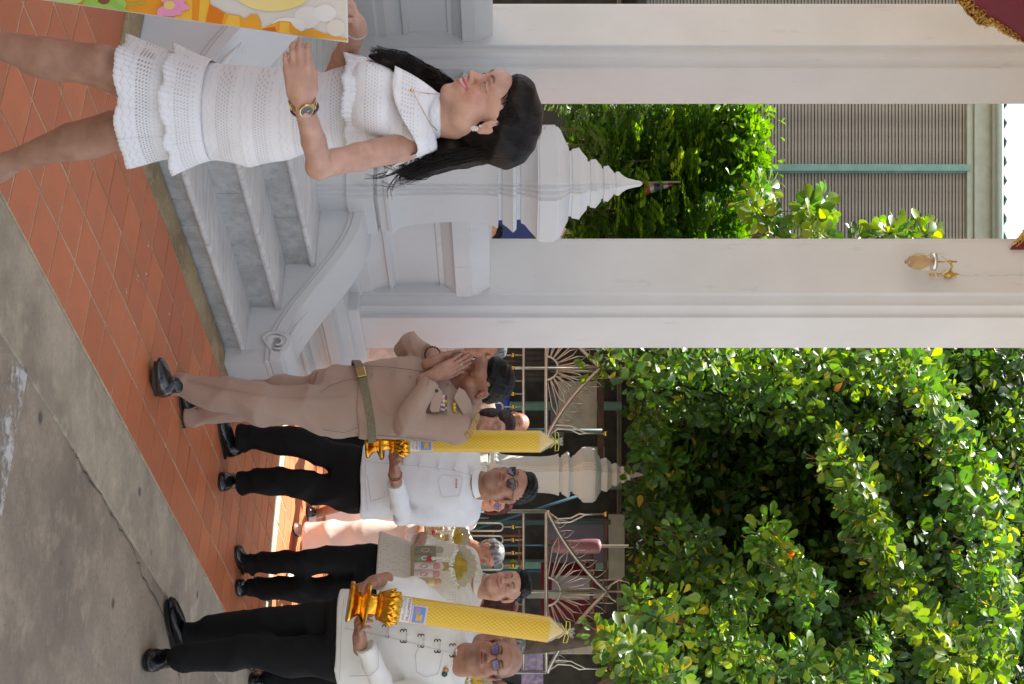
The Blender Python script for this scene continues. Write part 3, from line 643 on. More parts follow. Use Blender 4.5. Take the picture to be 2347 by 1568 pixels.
def single_leaves(leaves, parent, m, geo):
    """the nearest leaves, each an object of its own (shared meshes, one per leaf colour)"""
    if not shared:
        for c in [(.05, .11, .016), (.07, .15, .02), (.035, .08, .013), (.11, .19, .022), (.19, .27, .03), (.22, .21, .03)]:
            for v in range(2):
                gv, gf = leaf_geo(1, .27 + .07 * v, .25, .22 + .2 * v); me = bpy.data.meshes.new('leaf'); me.from_pydata(gv.tolist(), [], gf)
                at = me.color_attributes.new('Col', 'FLOAT_COLOR', 'POINT'); at.data.foreach_set('color', np.tile(np.array([*c, 1.]), len(gv))); me.polygons.foreach_set('use_smooth', [True] * len(gf)); me.materials.append(m); shared.append(me)
    pi = parent_inv(parent)
    cs = np.array([(.05, .11, .016), (.07, .15, .02), (.035, .08, .013), (.11, .19, .022), (.19, .27, .03), (.22, .21, .03)])
    for i, (c, d, up, s, cl) in enumerate(leaves):
        k = int(np.argmin(((cs - cl) ** 2).sum(1))); o = link('leaf', shared[2 * k + i % 2], None, parent); o.matrix_parent_inverse = pi
        Rm = rot_to(d, up); o.matrix_basis = Matrix.Translation(Vector(c)) @ Matrix([list(r) for r in Rm]).to_4x4() @ Matrix.Scale(s * .15, 4)
GEO = leaf_geo(.15, .045)
def branch_tree(name, lab, cat, trunk, limbs, clusters, size, parent_grp=None, singles=280, m=None, nl=9, deep=1):
    """clusters: list of (X, Y, d, radius in photo units, count)"""
    T = empty(name, Vector((trunk[0][0], trunk[0][1], 0)), lab, cat, parent_grp)
    q = MB(); q.tube(trunk, [.17 - .08 * i / (len(trunk) - 1) for i in range(len(trunk))], 10); q.build('trunk', M['bark'], T, smooth=True)
    for Lm in limbs:
        q = MB(); q.tube(Lm, [.06 - .045 * i / (len(Lm) - 1) for i in range(len(Lm))], 7); q.build('limb', M['bark'], T, smooth=True)
    leaves = []; tw = MB()
    for (X, Y, d, rX, rY, n) in clusters:
        for k in range(n):
            a = nrg.uniform(0, 6.28); r_ = math.sqrt(nrg.uniform(0, 1)); dd = nrg.normal(0, .35) * deep
            c = P(X + rX * r_ * math.sin(a), Y + rY * r_ * math.cos(a), d + dd)
            out = np.array([math.cos(a) * r_ * .8, -.75 + nrg.normal(0, .35), .55 + math.sin(a) * r_ * .7]) + nrg.normal(0, .25, 3)
            c = np.array(c); n0 = len(leaves); rosette(c, out, size, nl, leaves, young=.4 if d < 14.3 else .12)  # near boughs get more lime leaves, standing in for sunlight
            if d < 14.3: leaves[n0:] = [(a_, b_, c_, s_, col_ * 1.55) for a_, b_, c_, s_, col_ in leaves[n0:]]  # near leaf colours brightened to paint in the sun
            if k % 4 == 0:
                b = c - out / np.linalg.norm(out) * .2 + np.array([0, .12, -.08]); tw.tube([Vector(b), Vector((b + c) / 2 + [0, 0, -.02]), Vector(c)], [.008, .005, .003], 4, False)
    if deep > 1:     # inner mass of the crown, its shade put into darker leaf colours
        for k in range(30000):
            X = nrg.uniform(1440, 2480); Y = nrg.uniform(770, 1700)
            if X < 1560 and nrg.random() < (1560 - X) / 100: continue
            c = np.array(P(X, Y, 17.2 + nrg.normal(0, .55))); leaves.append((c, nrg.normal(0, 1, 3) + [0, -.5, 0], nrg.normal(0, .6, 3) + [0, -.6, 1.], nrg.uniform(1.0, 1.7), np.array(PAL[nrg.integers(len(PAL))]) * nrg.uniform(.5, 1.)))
    tag(tw.build('twigs', M['bark'], T, smooth=True), kind='stuff')
    leaves.sort(key=lambda l: l[0][1] - .03 * l[3] * 10)
    vis = [l for l in leaves if -5 < 1173.5 + (l[0][2] - CH) * F / l[0][1] < 2347 and 0 < 784 + l[0][0] * F / l[0][1] < 1568]
    ids = set(id(l) for l in vis[:singles]); near = vis[:singles]
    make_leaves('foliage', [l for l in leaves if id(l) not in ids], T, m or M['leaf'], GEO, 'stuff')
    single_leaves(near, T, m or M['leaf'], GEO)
    return T
# big tree: dark deep layers, hollow, and two drooping boughs painted sunlit
cl = []
def stroke(pts, d0, d1, n, rX, rY, cnt):
    for i in range(n):
        u = i / max(1, n - 1) * (len(pts) - 1); k = min(int(u), len(pts) - 2); f_ = u - k
        X = pts[k][0] * (1 - f_) + pts[k + 1][0] * f_; Y = pts[k][1] * (1 - f_) + pts[k + 1][1] * f_
        cl.append((X, Y, d0 + (d1 - d0) * i / max(1, n - 1), rX, rY, int(cnt * 2.0)))
for X in range(1500, 2480, 70):          # deep wall of foliage at the back
    for Y in range(800, 1680, 75):
        hol = (1560 < X < 1930 and 985 < Y < 1260)
        cl.append((X + nrg.uniform(-20, 20), Y + nrg.uniform(-20, 20), 16.6 if hol else 15.6 + nrg.uniform(-.6, .8), 55, 55, 16 if hol else 17))
stroke([(2050, 800), (2150, 900), (2180, 1000), (2230, 1100), (2270, 1200), (2260, 1330), (2290, 1430), (2250, 1560)], 13.6, 12.8, 16, 50, 42, 8)
stroke([(1910, 1040), (1965, 1120), (1990, 1210), (2040, 1300), (2110, 1400), (2160, 1480), (2230, 1600)], 13.2, 12.4, 14, 34, 38, 7)
stroke([(1760, 1230), (1800, 1300), (1860, 1370)], 13.4, 13, 5, 30, 34, 5)
stroke([(1400, 830), (1520, 850), (1640, 830), (1750, 860), (1900, 830), (1990, 860)], 14.4, 13.8, 9, 42, 48, 6)
stroke([(1560, 905), (1700, 930), (1850, 930)], 14.6, 14.6, 5, 40, 40, 4)
stroke([(1500, 1400), (1600, 1440), (1700, 1500), (1850, 1540)], 13.6, 13, 7, 45, 50, 6)
stroke([(1560, 1230), (1640, 1300), (1700, 1380)], 14.6, 14, 5, 48, 50, 5)
stroke([(1980, 1480), (1950, 1560)], 13.8, 13.8, 3, 50, 50, 6)
tx = P(0, 1300, 16.4).x
branch_tree('big_leafed_tree', 'large glossy leaved tree filling the right side above the fence, its boughs drooping', 'tree',
    [(tx + 1.0, 16.6, 0), (tx + .9, 16.5, 2), (tx + .6, 16.4, 4), (tx + .5, 16.3, 6), (tx + .5, 16.2, 8.4)],
    [[(tx + .7, 16.8, 3.2), P(1560, 1200, 16.6), P(1600, 1100, 16.4), P(1590, 980, 16.2)], [(tx + .6, 16.6, 4), P(1750, 1180, 16.9), P(1900, 1080, 16.6)], [(tx + .6, 16.4, 5), P(2050, 1350, 14.8), P(2140, 1430, 13.4)],
     [(tx + .5, 16.4, 6), P(2250, 1150, 14.8), P(2180, 950, 14)], [(tx + .8, 16.5, 2.8), P(1520, 1400, 14.8), P(1600, 1450, 14)]],
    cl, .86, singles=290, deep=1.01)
cl = []
stroke([(1385, 1460), (1450, 1490), (1500, 1530), (1560, 1568)], 11.4, 11.2, 6, 28, 26, 4)
stroke([(1420, 1520), (1480, 1560)], 11.6, 11.4, 3, 22, 30, 4)
branch_tree('leafy_shrub', 'bright young bush leaning in over the gate at the right edge', 'shrub', [(P(0, 1640, 11.6).x, 11.6, 0), (P(0, 1640, 11.6).x, 11.6, 1.6), P(1400, 1590, 11.6)], [[P(1340, 1600, 11.6), P(1400, 1560, 11.4), P(1450, 1500, 11.4)], [P(1400, 1590, 11.6), P(1500, 1560, 11.3)]], cl, .8, singles=120, nl=8)
cl = []
stroke([(2070, 520), (2020, 555), (2110, 545)], 13.4, 13.4, 4, 22, 16, 3)
stroke([(1870, 470), (1850, 500), (1880, 545)], 13.6, 13.6, 4, 20, 16, 3)
stroke([(1740, 440), (1730, 490), (1780, 540), (1950, 560)], 13.8, 13.6, 6, 22, 18, 3)
branch_tree('leafy_branches', 'glossy leaved tree poking out left of the right column in front of the louvres', 'tree', [(P(0, 640, 14.4).x, 14.4, 0), (P(0, 625, 14.2).x, 14.2, 3.5), P(2000, 600, 14)], [[P(1650, 615, 14.2), P(1740, 540, 13.9), P(1750, 450, 13.8)], [P(1800, 610, 14.1), P(1860, 520, 13.7)], [P(1980, 602, 14), P(2060, 530, 13.5)]], cl, .95, singles=160)
# ferny climber between the columns
def fern_bank():
    T = empty('ferny_climber', (-2.6, 15.3, 0), 'mass of ferny compound leaves climbing between the two columns', 'climbing plant')
    leaves = []; q = MB()
    def frond(base, d, L, colr):
        d = d / np.linalg.norm(d); side = np.cross(d, [0, 0, 1.]); side = side / (np.linalg.norm(side) + 1e-6); up = np.cross(side, d)
        n = 9
        for k in range(n):
            u = (k + 1) / n; p = base + d * L * u + np.array([0, 0, -.25 * L * u * u])
            for sg in (-1, 1):
                dv = side * sg + d * .55 + nrg.normal(0, .08, 3); leaves.append((p, dv, up + nrg.normal(0, .2, 3), .72 * L / .45 * (1 - .55 * abs(u - .45)), colr * nrg.uniform(.85, 1.15)))
        leaves.append((base + d * L, d, up, .5, colr))
    zs = [(1330, 1500, 15.2, 3), (1500, 1720, 14.8, 4)]
    for i in range(760):
        X = nrg.uniform(1300, 1725); Y = nrg.uniform(235, 590)
        if X < 1400 and nrg.random() < .55: continue
        if X > 1680 and Y > 400 and nrg.random() < .6: continue
        dd = 15.3 + nrg.normal(0, .35) ; br = nrg.random()
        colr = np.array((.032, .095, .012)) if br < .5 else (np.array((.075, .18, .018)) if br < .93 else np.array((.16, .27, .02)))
        base = np.array(P(X, Y, dd)); dv = np.array([nrg.normal(0, .7), -.8, nrg.uniform(-.3, .9)]); frond(base, dv, nrg.uniform(.38, .6), colr)
        if i % 6 == 0: q.tube([Vector(base) + Vector((0, .2, -.5)), Vector(base)], [.01, .004], 4, False)
    for i in range(900):      # small simple leaves trailing at the top
        X = nrg.normal(1690, 32); Y = nrg.uniform(240, 420); c = np.array(P(X, Y, 15 + nrg.normal(0, .3)))
        dv = np.array([nrg.normal(0, .6), -.6 + nrg.normal(0, .3), nrg.normal(.2, .5)]); leaves.append((c, dv, np.array([0, -.3, 1.]), nrg.uniform(.6, .95), np.array((.075, .17, .018)) * nrg.uniform(.5, 1.4)))
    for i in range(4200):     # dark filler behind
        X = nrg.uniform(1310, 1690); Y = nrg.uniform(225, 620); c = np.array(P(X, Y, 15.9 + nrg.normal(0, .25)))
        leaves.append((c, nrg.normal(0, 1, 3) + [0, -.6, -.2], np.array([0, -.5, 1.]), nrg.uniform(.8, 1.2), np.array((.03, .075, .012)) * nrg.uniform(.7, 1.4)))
    tag(q.build('stems', M['bark'], T), kind='stuff')
    leaves.sort(key=lambda l: l[0][1]); vis = [l for l in leaves if 245 < 784 + l[0][0] * F / l[0][1] < 560 and l[3] > .5]
    near = vis[:280]; ids = set(map(id, near)); g2 = leaf_geo(.15, .034)
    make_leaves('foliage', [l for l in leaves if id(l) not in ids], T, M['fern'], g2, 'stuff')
    pi = parent_inv(T); sh = []
    for c in [(.05, .13, .012), (.1, .22, .018), (.16, .27, .02), (.03, .075, .012)]:
        gv, gf = leaf_geo(1, .225); me = bpy.data.meshes.new('leaflet'); me.from_pydata(gv.tolist(), [], gf); at = me.color_attributes.new('Col', 'FLOAT_COLOR', 'POINT'); at.data.foreach_set('color', np.tile(np.array([*c, 1.]), len(gv))); me.polygons.foreach_set('use_smooth', [True] * len(gf)); me.materials.append(M['fern']); sh.append((me, np.array(c)))
    for (c, d, up, s, cl_) in near:
        k = min(range(4), key=lambda i: ((sh[i][1] - cl_) ** 2).sum()); o = link('leaflet', sh[k][0], None, T); o.matrix_parent_inverse = pi
        o.matrix_basis = Matrix.Translation(Vector(c)) @ Matrix([list(r) for r in rot_to(d, up)]).to_4x4() @ Matrix.Scale(s * .15, 4)
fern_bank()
# small striped flag behind the spire
def flag():
    T = empty('small_flag', P(1200, 430, 14.5), 'small red white and blue striped flag behind the spire of the newel post', 'flag')
    q = MB(); q.tube([P(1200, 424, 14.5), P(1560, 417, 14.5)], .012, 6); q.build('pole', M['steel'], T, smooth=True)
    for k, (c, w) in enumerate((((.45, .02, .02), 1), ((.6, .58, .55), 1), ((.03, .03, .2), 2), ((.6, .58, .55), 1), ((.45, .02, .02), 1))):
        pass
    bands = [((.3, .03, .03), 0, 1), ((.4, .38, .36), 1, 2), ((.07, .06, .17), 2, 4), ((.4, .38, .36), 4, 5), ((.3, .03, .03), 5, 6)]
    for c, a, b in bands:
        q = MB(); vs_ = []
        for i in range(9):
            u = i / 8
            for w in (a, b):
                X = 1476 + 11 * w * (1 - .1 * u) + 6 * u; Y = 420 + 26 * u * (1 - .12 * w); vs_.append(P(X, Y, 14.5 + .03 * math.sin(u * 7)))
        q.add(vs_, [(2 * i, 2 * i + 1, 2 * i + 3, 2 * i + 2) for i in range(8)]); q.build('stripe', mat('flag_cloth', c, .8), T, smooth=True)
flag()
# ---------------------------------------------------------------- distance-field modelling for people and cloth
class SDF:
    def __init__(s, lo, hi, h):
        s.lo = np.array(lo, np.float32); s.h = h; s.n = np.ceil((np.array(hi) - s.lo) / h).astype(int) + 1
        s.F = np.full(tuple(s.n), .2, np.float32)
        s.ax = [(s.lo[i] + h * np.arange(s.n[i])).astype(np.float32) for i in range(3)]
    def sub(s, lo, hi):
        a = np.clip(np.floor((np.array(lo) - s.lo) / s.h).astype(int), 0, s.n - 1); b = np.clip(np.ceil((np.array(hi) - s.lo) / s.h).astype(int) + 1, 1, s.n)
        if (b <= a).any(): return None
        sl = tuple(slice(a[i], b[i]) for i in range(3))
        X = s.ax[0][sl[0]][:, None, None]; Y = s.ax[1][sl[1]][None, :, None]; Z = s.ax[2][sl[2]][None, None, :]
        return sl, X, Y, Z
    def comb(s, sl, d, k, op):
        f = s.F[sl]
        if op == 'u':
            if k > 0: hh = np.clip(.5 + .5 * (f - d) / k, 0, 1); r = f + (d - f) * hh - k * hh * (1 - hh)
            else: r = np.minimum(f, d)
        elif op == 's':     # subtract
            d = -d
            if k > 0: hh = np.clip(.5 - .5 * (f - d) / k, 0, 1); r = f + (d - f) * hh + k * hh * (1 - hh)
            else: r = np.maximum(f, d)
        s.F[sl] = r
    def cone(s, a, b, ra, rb, k=.02, op='u'):
        a = np.array(a, np.float32); b = np.array(b, np.float32); m = max(ra, rb) + k + 3 * s.h
        q = s.sub(np.minimum(a, b) - m, np.maximum(a, b) + m)
        if not q: return s
        sl, X, Y, Z = q; d = b - a; L2 = float(d @ d) + 1e-12
        t = np.clip(((X - a[0]) * d[0] + (Y - a[1]) * d[1] + (Z - a[2]) * d[2]) / L2, 0, 1)
        dist = np.sqrt((X - a[0] - t * d[0]) ** 2 + (Y - a[1] - t * d[1]) ** 2 + (Z - a[2] - t * d[2]) ** 2) - (ra + (rb - ra) * t)
        s.comb(sl, dist, k, op); return s
    def ell(s, c, r, ax=None, k=.02, op='u'):
        c = np.array(c, np.float32); r = np.array(r, np.float32); R_ = np.eye(3, dtype=np.float32) if ax is None else np.array(ax, np.float32)   # rows: axes
        ext = np.sqrt(((R_ * r[:, None]) ** 2).sum(0)) + k + 3 * s.h
        q = s.sub(c - ext, c + ext)
        if not q: return s
        sl, X, Y, Z = q; dx, dy, dz = X - c[0], Y - c[1], Z - c[2]
        u = [(dx * R_[i, 0] + dy * R_[i, 1] + dz * R_[i, 2]) for i in range(3)]
        k0 = np.sqrt(sum((u[i] / r[i]) ** 2 for i in range(3))); k1 = np.sqrt(sum((u[i] / r[i] ** 2) ** 2 for i in range(3))) + 1e-9
        s.comb(sl, k0 * (k0 - 1) / k1, k, op); return s
    def box(s, c, r, ax=None, rd=.01, k=.01, op='u'):
        c = np.array(c, np.float32); R_ = np.eye(3, dtype=np.float32) if ax is None else np.array(ax, np.float32)
        ext = (np.abs(R_) * np.array(r)[:, None]).sum(0) + k + rd + 3 * s.h; q = s.sub(c - ext, c + ext)
        if not q: return s
        sl, X, Y, Z = q; dx, dy, dz = X - c[0], Y - c[1], Z - c[2]
        u = [np.abs(dx * R_[i, 0] + dy * R_[i, 1] + dz * R_[i, 2]) - (r[i] - rd) for i in range(3)]
        d = np.sqrt(sum(np.maximum(v, 0) ** 2 for v in u)) + np.minimum(np.maximum(np.maximum(u[0], u[1]), u[2]), 0) - rd
        s.comb(sl, d, k, op); return s
    def plane(s, p, nrm, k=.004):     # cut away everything on the side the normal points to
        p = np.array(p, np.float32); nrm = np.array(nrm, np.float32); nrm = nrm / np.linalg.norm(nrm)
        sl, X, Y, Z = s.sub(s.lo, s.lo + s.n * s.h); d = -((X - p[0]) * nrm[0] + (Y - p[1]) * nrm[1] + (Z - p[2]) * nrm[2]); s.comb(sl, d, k, 's'); return s
    def loft(s, stations, k=.02, exps=2.0, op='u'):
        """stations: (centre, right vector, half width, half depth front, half depth back) stacked roughly upwards"""
        C = np.array([st[0] for st in stations], np.float32); m = max(max(st[2], st[3], st[4]) for st in stations) + k + 3 * s.h
        q = s.sub(C.min(0) - m, C.max(0) + m)
        if not q: return s
        sl, X, Y, Z = q
        zz = C[:, 2]; zs = s.ax[2][sl[2]]
        it = lambda v: np.interp(zs, zz, np.array(v, np.float32)).astype(np.float32)[None, None, :]
        cx, cy = it(C[:, 0]), it(C[:, 1]); rx, ry = it([st[1][0] for st in stations]), it([st[1][1] for st in stations])
        nn_ = np.sqrt(rx ** 2 + ry ** 2); rx, ry = rx / nn_, ry / nn_
        w, df, db = it([st[2] for st in stations]), it([st[3] for st in stations]), it([st[4] for st in stations])
        u = (X - cx) * rx + (Y - cy) * ry; v = -(X - cx) * ry + (Y - cy) * rx      # v: behind when right = +x and the figure faces -y
        dd = np.where(v > 0, db, df)
        e = exps; g = ((np.abs(u) / w) ** e + (np.abs(v) / dd) ** e + 1e-9) ** (1 / e)
        rr = np.sqrt(u * u + v * v) + 1e-6; d = rr * (1 - 1 / g) * .92
        zo = np.maximum(zz[0] - Z, Z - zz[-1]); d = np.where(zo > 0, np.sqrt(np.maximum(d, 0) ** 2 + zo ** 2), np.maximum(d, zo) * 1.0)
        s.comb(sl, d.astype(np.float32), k, op); return s
    def mesh(s, name, disp=None):
        F = s.F
        if disp is not None: F = F + disp(s.ax[0][:, None, None], s.ax[1][None, :, None], s.ax[2][None, None, :]).astype(np.float32)
        nx, ny, nz = F.shape; S = F < 0
        cs = S[:-1, :-1, :-1].astype(np.int8)
        for a in ((1, 0, 0), (0, 1, 0), (0, 0, 1), (1, 1, 0), (1, 0, 1), (0, 1, 1), (1, 1, 1)):
            cs = cs + S[a[0]:nx - 1 + a[0], a[1]:ny - 1 + a[1], a[2]:nz - 1 + a[2]]
        act = (cs > 0) & (cs < 8); ii = np.argwhere(act); idx = -np.ones(act.shape, np.int32); idx[act] = np.arange(len(ii))
        acc = np.zeros((len(ii), 3)); cnt = np.zeros(len(ii)); cor = [(a, b, c) for a in (0, 1) for b in (0, 1) for c in (0, 1)]
        val = {c: F[ii[:, 0] + c[0], ii[:, 1] + c[1], ii[:, 2] + c[2]] for c in cor}
        for c in cor:
            for ax in range(3):
                if c[ax] == 0:
                    c2 = list(c); c2[ax] = 1; c2 = tuple(c2); f0, f1 = val[c], val[c2]; m_ = (f0 < 0) != (f1 < 0)
                    t = np.where(m_, f0 / np.where(m_, f0 - f1, 1), 0); p = np.tile(np.array(c, float), (len(ii), 1)); p[:, ax] = t
                    acc[m_] += p[m_]; cnt[m_] += 1
        V = s.lo + s.h * (ii + acc / np.maximum(cnt, 1)[:, None]); faces = []
        for ax in range(3):
            o = [1, 1, 1]; o[ax] = 0
            a = [slice(o[0], nx - 1), slice(o[1], ny - 1), slice(o[2], nz - 1)]; a2 = list(a); a2[ax] = slice(1, None)
            hi = [slice(o[i], (nx, ny, nz)[i] - 1) for i in range(3)]; lo_ = list(hi); lo_[ax] = slice(0, (nx, ny, nz)[ax] - 1); up = list(hi); up[ax] = slice(1, (nx, ny, nz)[ax])
            s0, s1 = S[tuple(lo_)], S[tuple(up)]; e = np.argwhere(s0 != s1); fl = s0[s0 != s1]
            e = e + np.array(o); b, c = [i for i in range(3) if i != ax]
            def ix(db, dc):
                q = e.copy(); q[:, b] -= db; q[:, c] -= dc; return idx[q[:, 0], q[:, 1], q[:, 2]]
            Q_ = np.stack([ix(0, 0), ix(1, 0), ix(1, 1), ix(0, 1)], 1); flip = fl if ax != 1 else ~fl
            Q_[flip] = Q_[flip][:, ::-1]; faces.append(Q_[(Q_ >= 0).all(1)])
        Fq = np.concatenate(faces)[:, ::-1]
        me = bpy.data.meshes.new(name); me.vertices.add(len(V)); me.vertices.foreach_set('co', V.astype(np.float32).reshape(-1))
        me.loops.add(4 * len(Fq)); me.loops.foreach_set('vertex_index', Fq.astype(np.int32).reshape(-1)); me.polygons.add(len(Fq)); me.polygons.foreach_set('loop_start', np.arange(0, 4 * len(Fq), 4, dtype=np.int32)); me.polygons.foreach_set('loop_total', np.full(len(Fq), 4, np.int32))
        me.polygons.foreach_set('use_smooth', np.ones(len(Fq), bool)); me.update(calc_edges=True); return me
def verts(me):
    a = np.empty(len(me.vertices) * 3, np.float32); me.vertices.foreach_get('co', a); return a.reshape(-1, 3).astype(float)
def set_verts(me, V): me.vertices.foreach_set('co', np.ascontiguousarray(V, dtype=np.float32).reshape(-1)); me.update()
def laplace(me, it=1, f=.5):
    V = verts(me); ed = np.empty(len(me.edges) * 2, np.int32); me.edges.foreach_get('vertices', ed); ed = ed.reshape(-1, 2)
    for _ in range(it):
        s_ = np.zeros_like(V); n_ = np.zeros(len(V)); np.add.at(s_, ed[:, 0], V[ed[:, 1]]); np.add.at(s_, ed[:, 1], V[ed[:, 0]]); np.add.at(n_, ed[:, 0], 1); np.add.at(n_, ed[:, 1], 1); V = V * (1 - f) + f * s_ / np.maximum(n_, 1)[:, None]
    set_verts(me, V)
def colour(me, C, name='Col'):
    at = me.color_attributes.new(name, 'FLOAT_COLOR', 'POINT'); a = np.ones((len(me.vertices), 4), np.float32); a[:, :3] = C; at.data.foreach_set('color', a.reshape(-1))
def join_meshes(name, mes):
    V, Fv, C, off = [], [], [], 0; st_ = []
    for me in mes:
        v = verts(me); V.append(v); k = np.empty(len(me.loops), np.int32); me.loops.foreach_get('vertex_index', k); Fv.append(k + off)
        c = np.empty(len(v) * 4, np.float32); me.color_attributes['Col'].data.foreach_get('color', c); C.append(c.reshape(-1, 4)[:, :3]); off += len(v)
    V = np.concatenate(V); Fv = np.concatenate(Fv); nf = len(Fv) // 4
    me = bpy.data.meshes.new(name); me.vertices.add(len(V)); me.vertices.foreach_set('co', V.astype(np.float32).reshape(-1)); me.loops.add(len(Fv)); me.loops.foreach_set('vertex_index', Fv); me.polygons.add(nf)
    me.polygons.foreach_set('loop_start', np.arange(0, 4 * nf, 4, dtype=np.int32)); me.polygons.foreach_set('loop_total', np.full(nf, 4, np.int32)); me.polygons.foreach_set('use_smooth', np.ones(nf, bool)); me.update(calc_edges=True); colour(me, np.concatenate(C)); return me
def fold_noise(seed, amp, f1=9, ang=None):
    r = np.random.default_rng(seed); ph = r.uniform(0, 6.28, 12)
    def fn(X, Y, Z):
        a = X * 1.0 + Y * .8
        rg = lambda v: 1 - 2 * np.abs(np.sin(v * .5)) ** .75
        return amp * (np.sin(f1 * (Z * 1.6 + a * 1.1) + 2.2 * np.sin(5 * a + ph[0]) + ph[1]) * .35 - rg(f1 * 2.1 * (a * 1.2 - Z * 1.1) + 2.6 * np.sin(6 * Z + ph[2]) + ph[3]) * .5 - rg(f1 * 2.9 * (Z + .5 * a) + 3 * np.sin(9 * a + ph[4])) * .42)
    return fn

# ---------------------------------------------------------------- heads
SK = {'fair': (.50, .285, .20), 'mid': (.385, .205, .137), 'tan': (.27, .132, .082), 'lady': (.56, .335, .25), 'leg': (.42, .235, .16)}
M['skin'] = attr_mat('skin', .46, sss=.1, bump=.35, bscale=330, spec=.42)
M['eye_white'] = mat('eyeball', (.62, .58, .55), .15, var=.05); M['iris'] = mat('iris', (.02, .012, .008), .08, var=0)
def hair_mat(name, c, c2=None, rough=.38):
    m, n, l, b = nodes(name); b.inputs['Roughness'].default_value = rough; b.inputs['Specular IOR Level'].default_value = .18
    w = noise(n, l, 60, 3, stretch=(1, 1, .16)); l.new(mixc(n, l, ramp(n, l, w, .35, .7), c, c2 or tuple(x * 2.0 for x in c)), b.inputs['Base Color'])
    bp = n.new('ShaderNodeBump'); bp.inputs['Strength'].default_value = .55; bp.inputs['Distance'].default_value = .004; l.new(noise(n, l, 190, 3, stretch=(1, 1, .14)), bp.inputs['Height']); l.new(bp.outputs[0], b.inputs['Normal']); return m
M['hair_black'] = hair_mat('black_hair', (.002, .002, .002), (.005, .005, .005), .42); M['hair_brown'] = hair_mat('dark_brown_hair', (.02, .01, .008)); M['hair_grey'] = hair_mat('greying_hair', (.05, .05, .05), (.3, .3, .3)); M['hair_red'] = hair_mat('reddish_brown_hair', (.05, .015, .012))
def axes(yaw, pitch=0, roll=0):
    """head axes as rows (right, back, up) in world space; yaw 0 faces the camera, positive yaw turns to picture-left"""
    f = Vector((-math.sin(yaw) * math.cos(pitch), -math.cos(yaw) * math.cos(pitch), math.sin(pitch))); up = Vector((0, 0, 1)); rt = (-f).cross(up).normalized(); u = rt.cross(-f).normalized()
    q = Matrix.Rotation(roll, 3, f); rt, u = q @ rt, q @ u
    return np.array([rt, -f, u])
class HeadSpec: pass
def head(c, size, yaw, pitch=0, roll=0, skin='mid', fat=0., female=False, mouth='neutral', eyes='open', hair='short', hair_m='hair_black', h=None, brow=1., stub=0., neck_to=None, lips=None, age=0):
    """c: centre of the skull (between the ears); size: chin to crown in metres"""
    k_ = size / .235; B = axes(yaw, pitch, roll); c = np.array(c)
    h = h or .0034
    L = lambda x, y, z: c + (np.array([x, y, z]) * k_) @ B        # local: x right of the viewer's face-on view, y back(+)/front(-), z up
    ax = B
    r = .17 * k_
    g = SDF(c - r - [0, 0, .03], c + r, h)
    E = lambda p, rr, k=.02, op='u': g.ell(L(*p), np.array(rr) * k_, ax, k * k_, op)
    C_ = lambda p, q, ra, rb, k=.012, op='u': g.cone(L(*p), L(*q), ra * k_, rb * k_, k * k_, op)
    f_ = 1 + .1 * fat
    E((0, .022, .045), (.0755, .093, .078)); E((0, -.012, .03), (.068, .078, .07))
    E((0, -.022, -.035), (.056 * f_, .064, .06)); E((0, -.048, -.06), (.038 * f_, .04, .042), .03)
    E((0, -.078, -.087), (.02 * f_, .016, .015), .022)                    # chin
    for s in (-1, 1):
        E((s * .040 * f_, -.052, -.022), (.024 * f_, .025, .022), .02)     # cheek
        E((s * .05 * f_, -.02, -.06), (.018 * f_, .03, .028), .028)        # jaw corner
        E((s * .026, -.0815, .034), (.021, .010, .0065 if female else .0085), .016)   # brow ridge
    E((0, -.074, .052), (.048, .02, .028), .025)
    if fat > .5: E((0, -.045, -.088), (.04, .04, .022), .03)
    for s in (-1, 1): E((s * .0305, -.098, .017), (.017, .0155, .0095), .011, 's')      # socket
    # nose
    C_((0, -.082, .028), (0, -.101 if female else -.104, -.006), .0075, .0095 if female else .0115, .012)
    E((0, -.107 if female else -.109, -.0135), (.0115, .0115, .0095) if female else (.0145, .012, .0105), .008)
    for s in (-1, 1): E((s * .0125, -.0965, -.0165), (.0085, .0105, .0075), .006)
    for s in (-1, 1): E((s * .0065, -.107, -.0235), (.0035, .0045, .0028), .003, 's')
    # mouth mound and lips
    E((0, -.084, -.043), (.027, .017, .02), .016)
    sm = {'neutral': 0, 'smile': .006, 'grin': .009, 'frown': -.003}[mouth]; mw = .024 + (.006 if sm > .004 else 0)
    op_ = .0035 if mouth == 'grin' else 0
    for i in range(-4, 5):
        u = i / 4; x = u * mw; z = -.0415 + sm * u * u; y = -.1005 + .014 * u * u + .003 * abs(u)
        E((x, y, z + .0032 + op_ * (1 - u * u) - (.0012 if i == 0 else 0)), (.006, .0045, .0034 * (1 - .5 * u * u)), .003)
        E((x * .92, y + .0006, z - .0046 - op_ * (1 - u * u)), (.0062, .0052, .0045 * (1 - .55 * u * u)), .003)
    for i in range(-6, 7):
        u = i / 6; E((u * mw * 1.02, -.1045 + .014 * u * u, -.0415 + sm * u * u - .0008), (.004, .006, .0009 + (.0038 * (1 - u * u) if op_ else 0)), .0015, 's')
    if sm > .004 or age:
        for s in (-1, 1): 
            for q in range(6): v = q / 5; E((s * (.0215 + .0135 * v), -.0975 + .017 * v, -.014 - .026 * v), (.0022, .004, .004), .004, 's')
    # eyelids: a bulging lid with a slit
    for s in (-1, 1):
        E((s * .0305, -.0795, .0165), (.0148, .0122, .0118), .005)
        if eyes == 'open': E((s * .0305, -.0925, .0155), (.0122, .007, .0026), .0018, 's')
        elif eyes == 'narrow': E((s * .0305, -.0915, .0152), (.012, .006, .0016), .0014, 's')
        else:
            for q in range(-3, 4): E((s * .0305 + q * .0038, -.091, .0125 + .0004 * q * q), (.003, .003, .0008), .0012, 's')
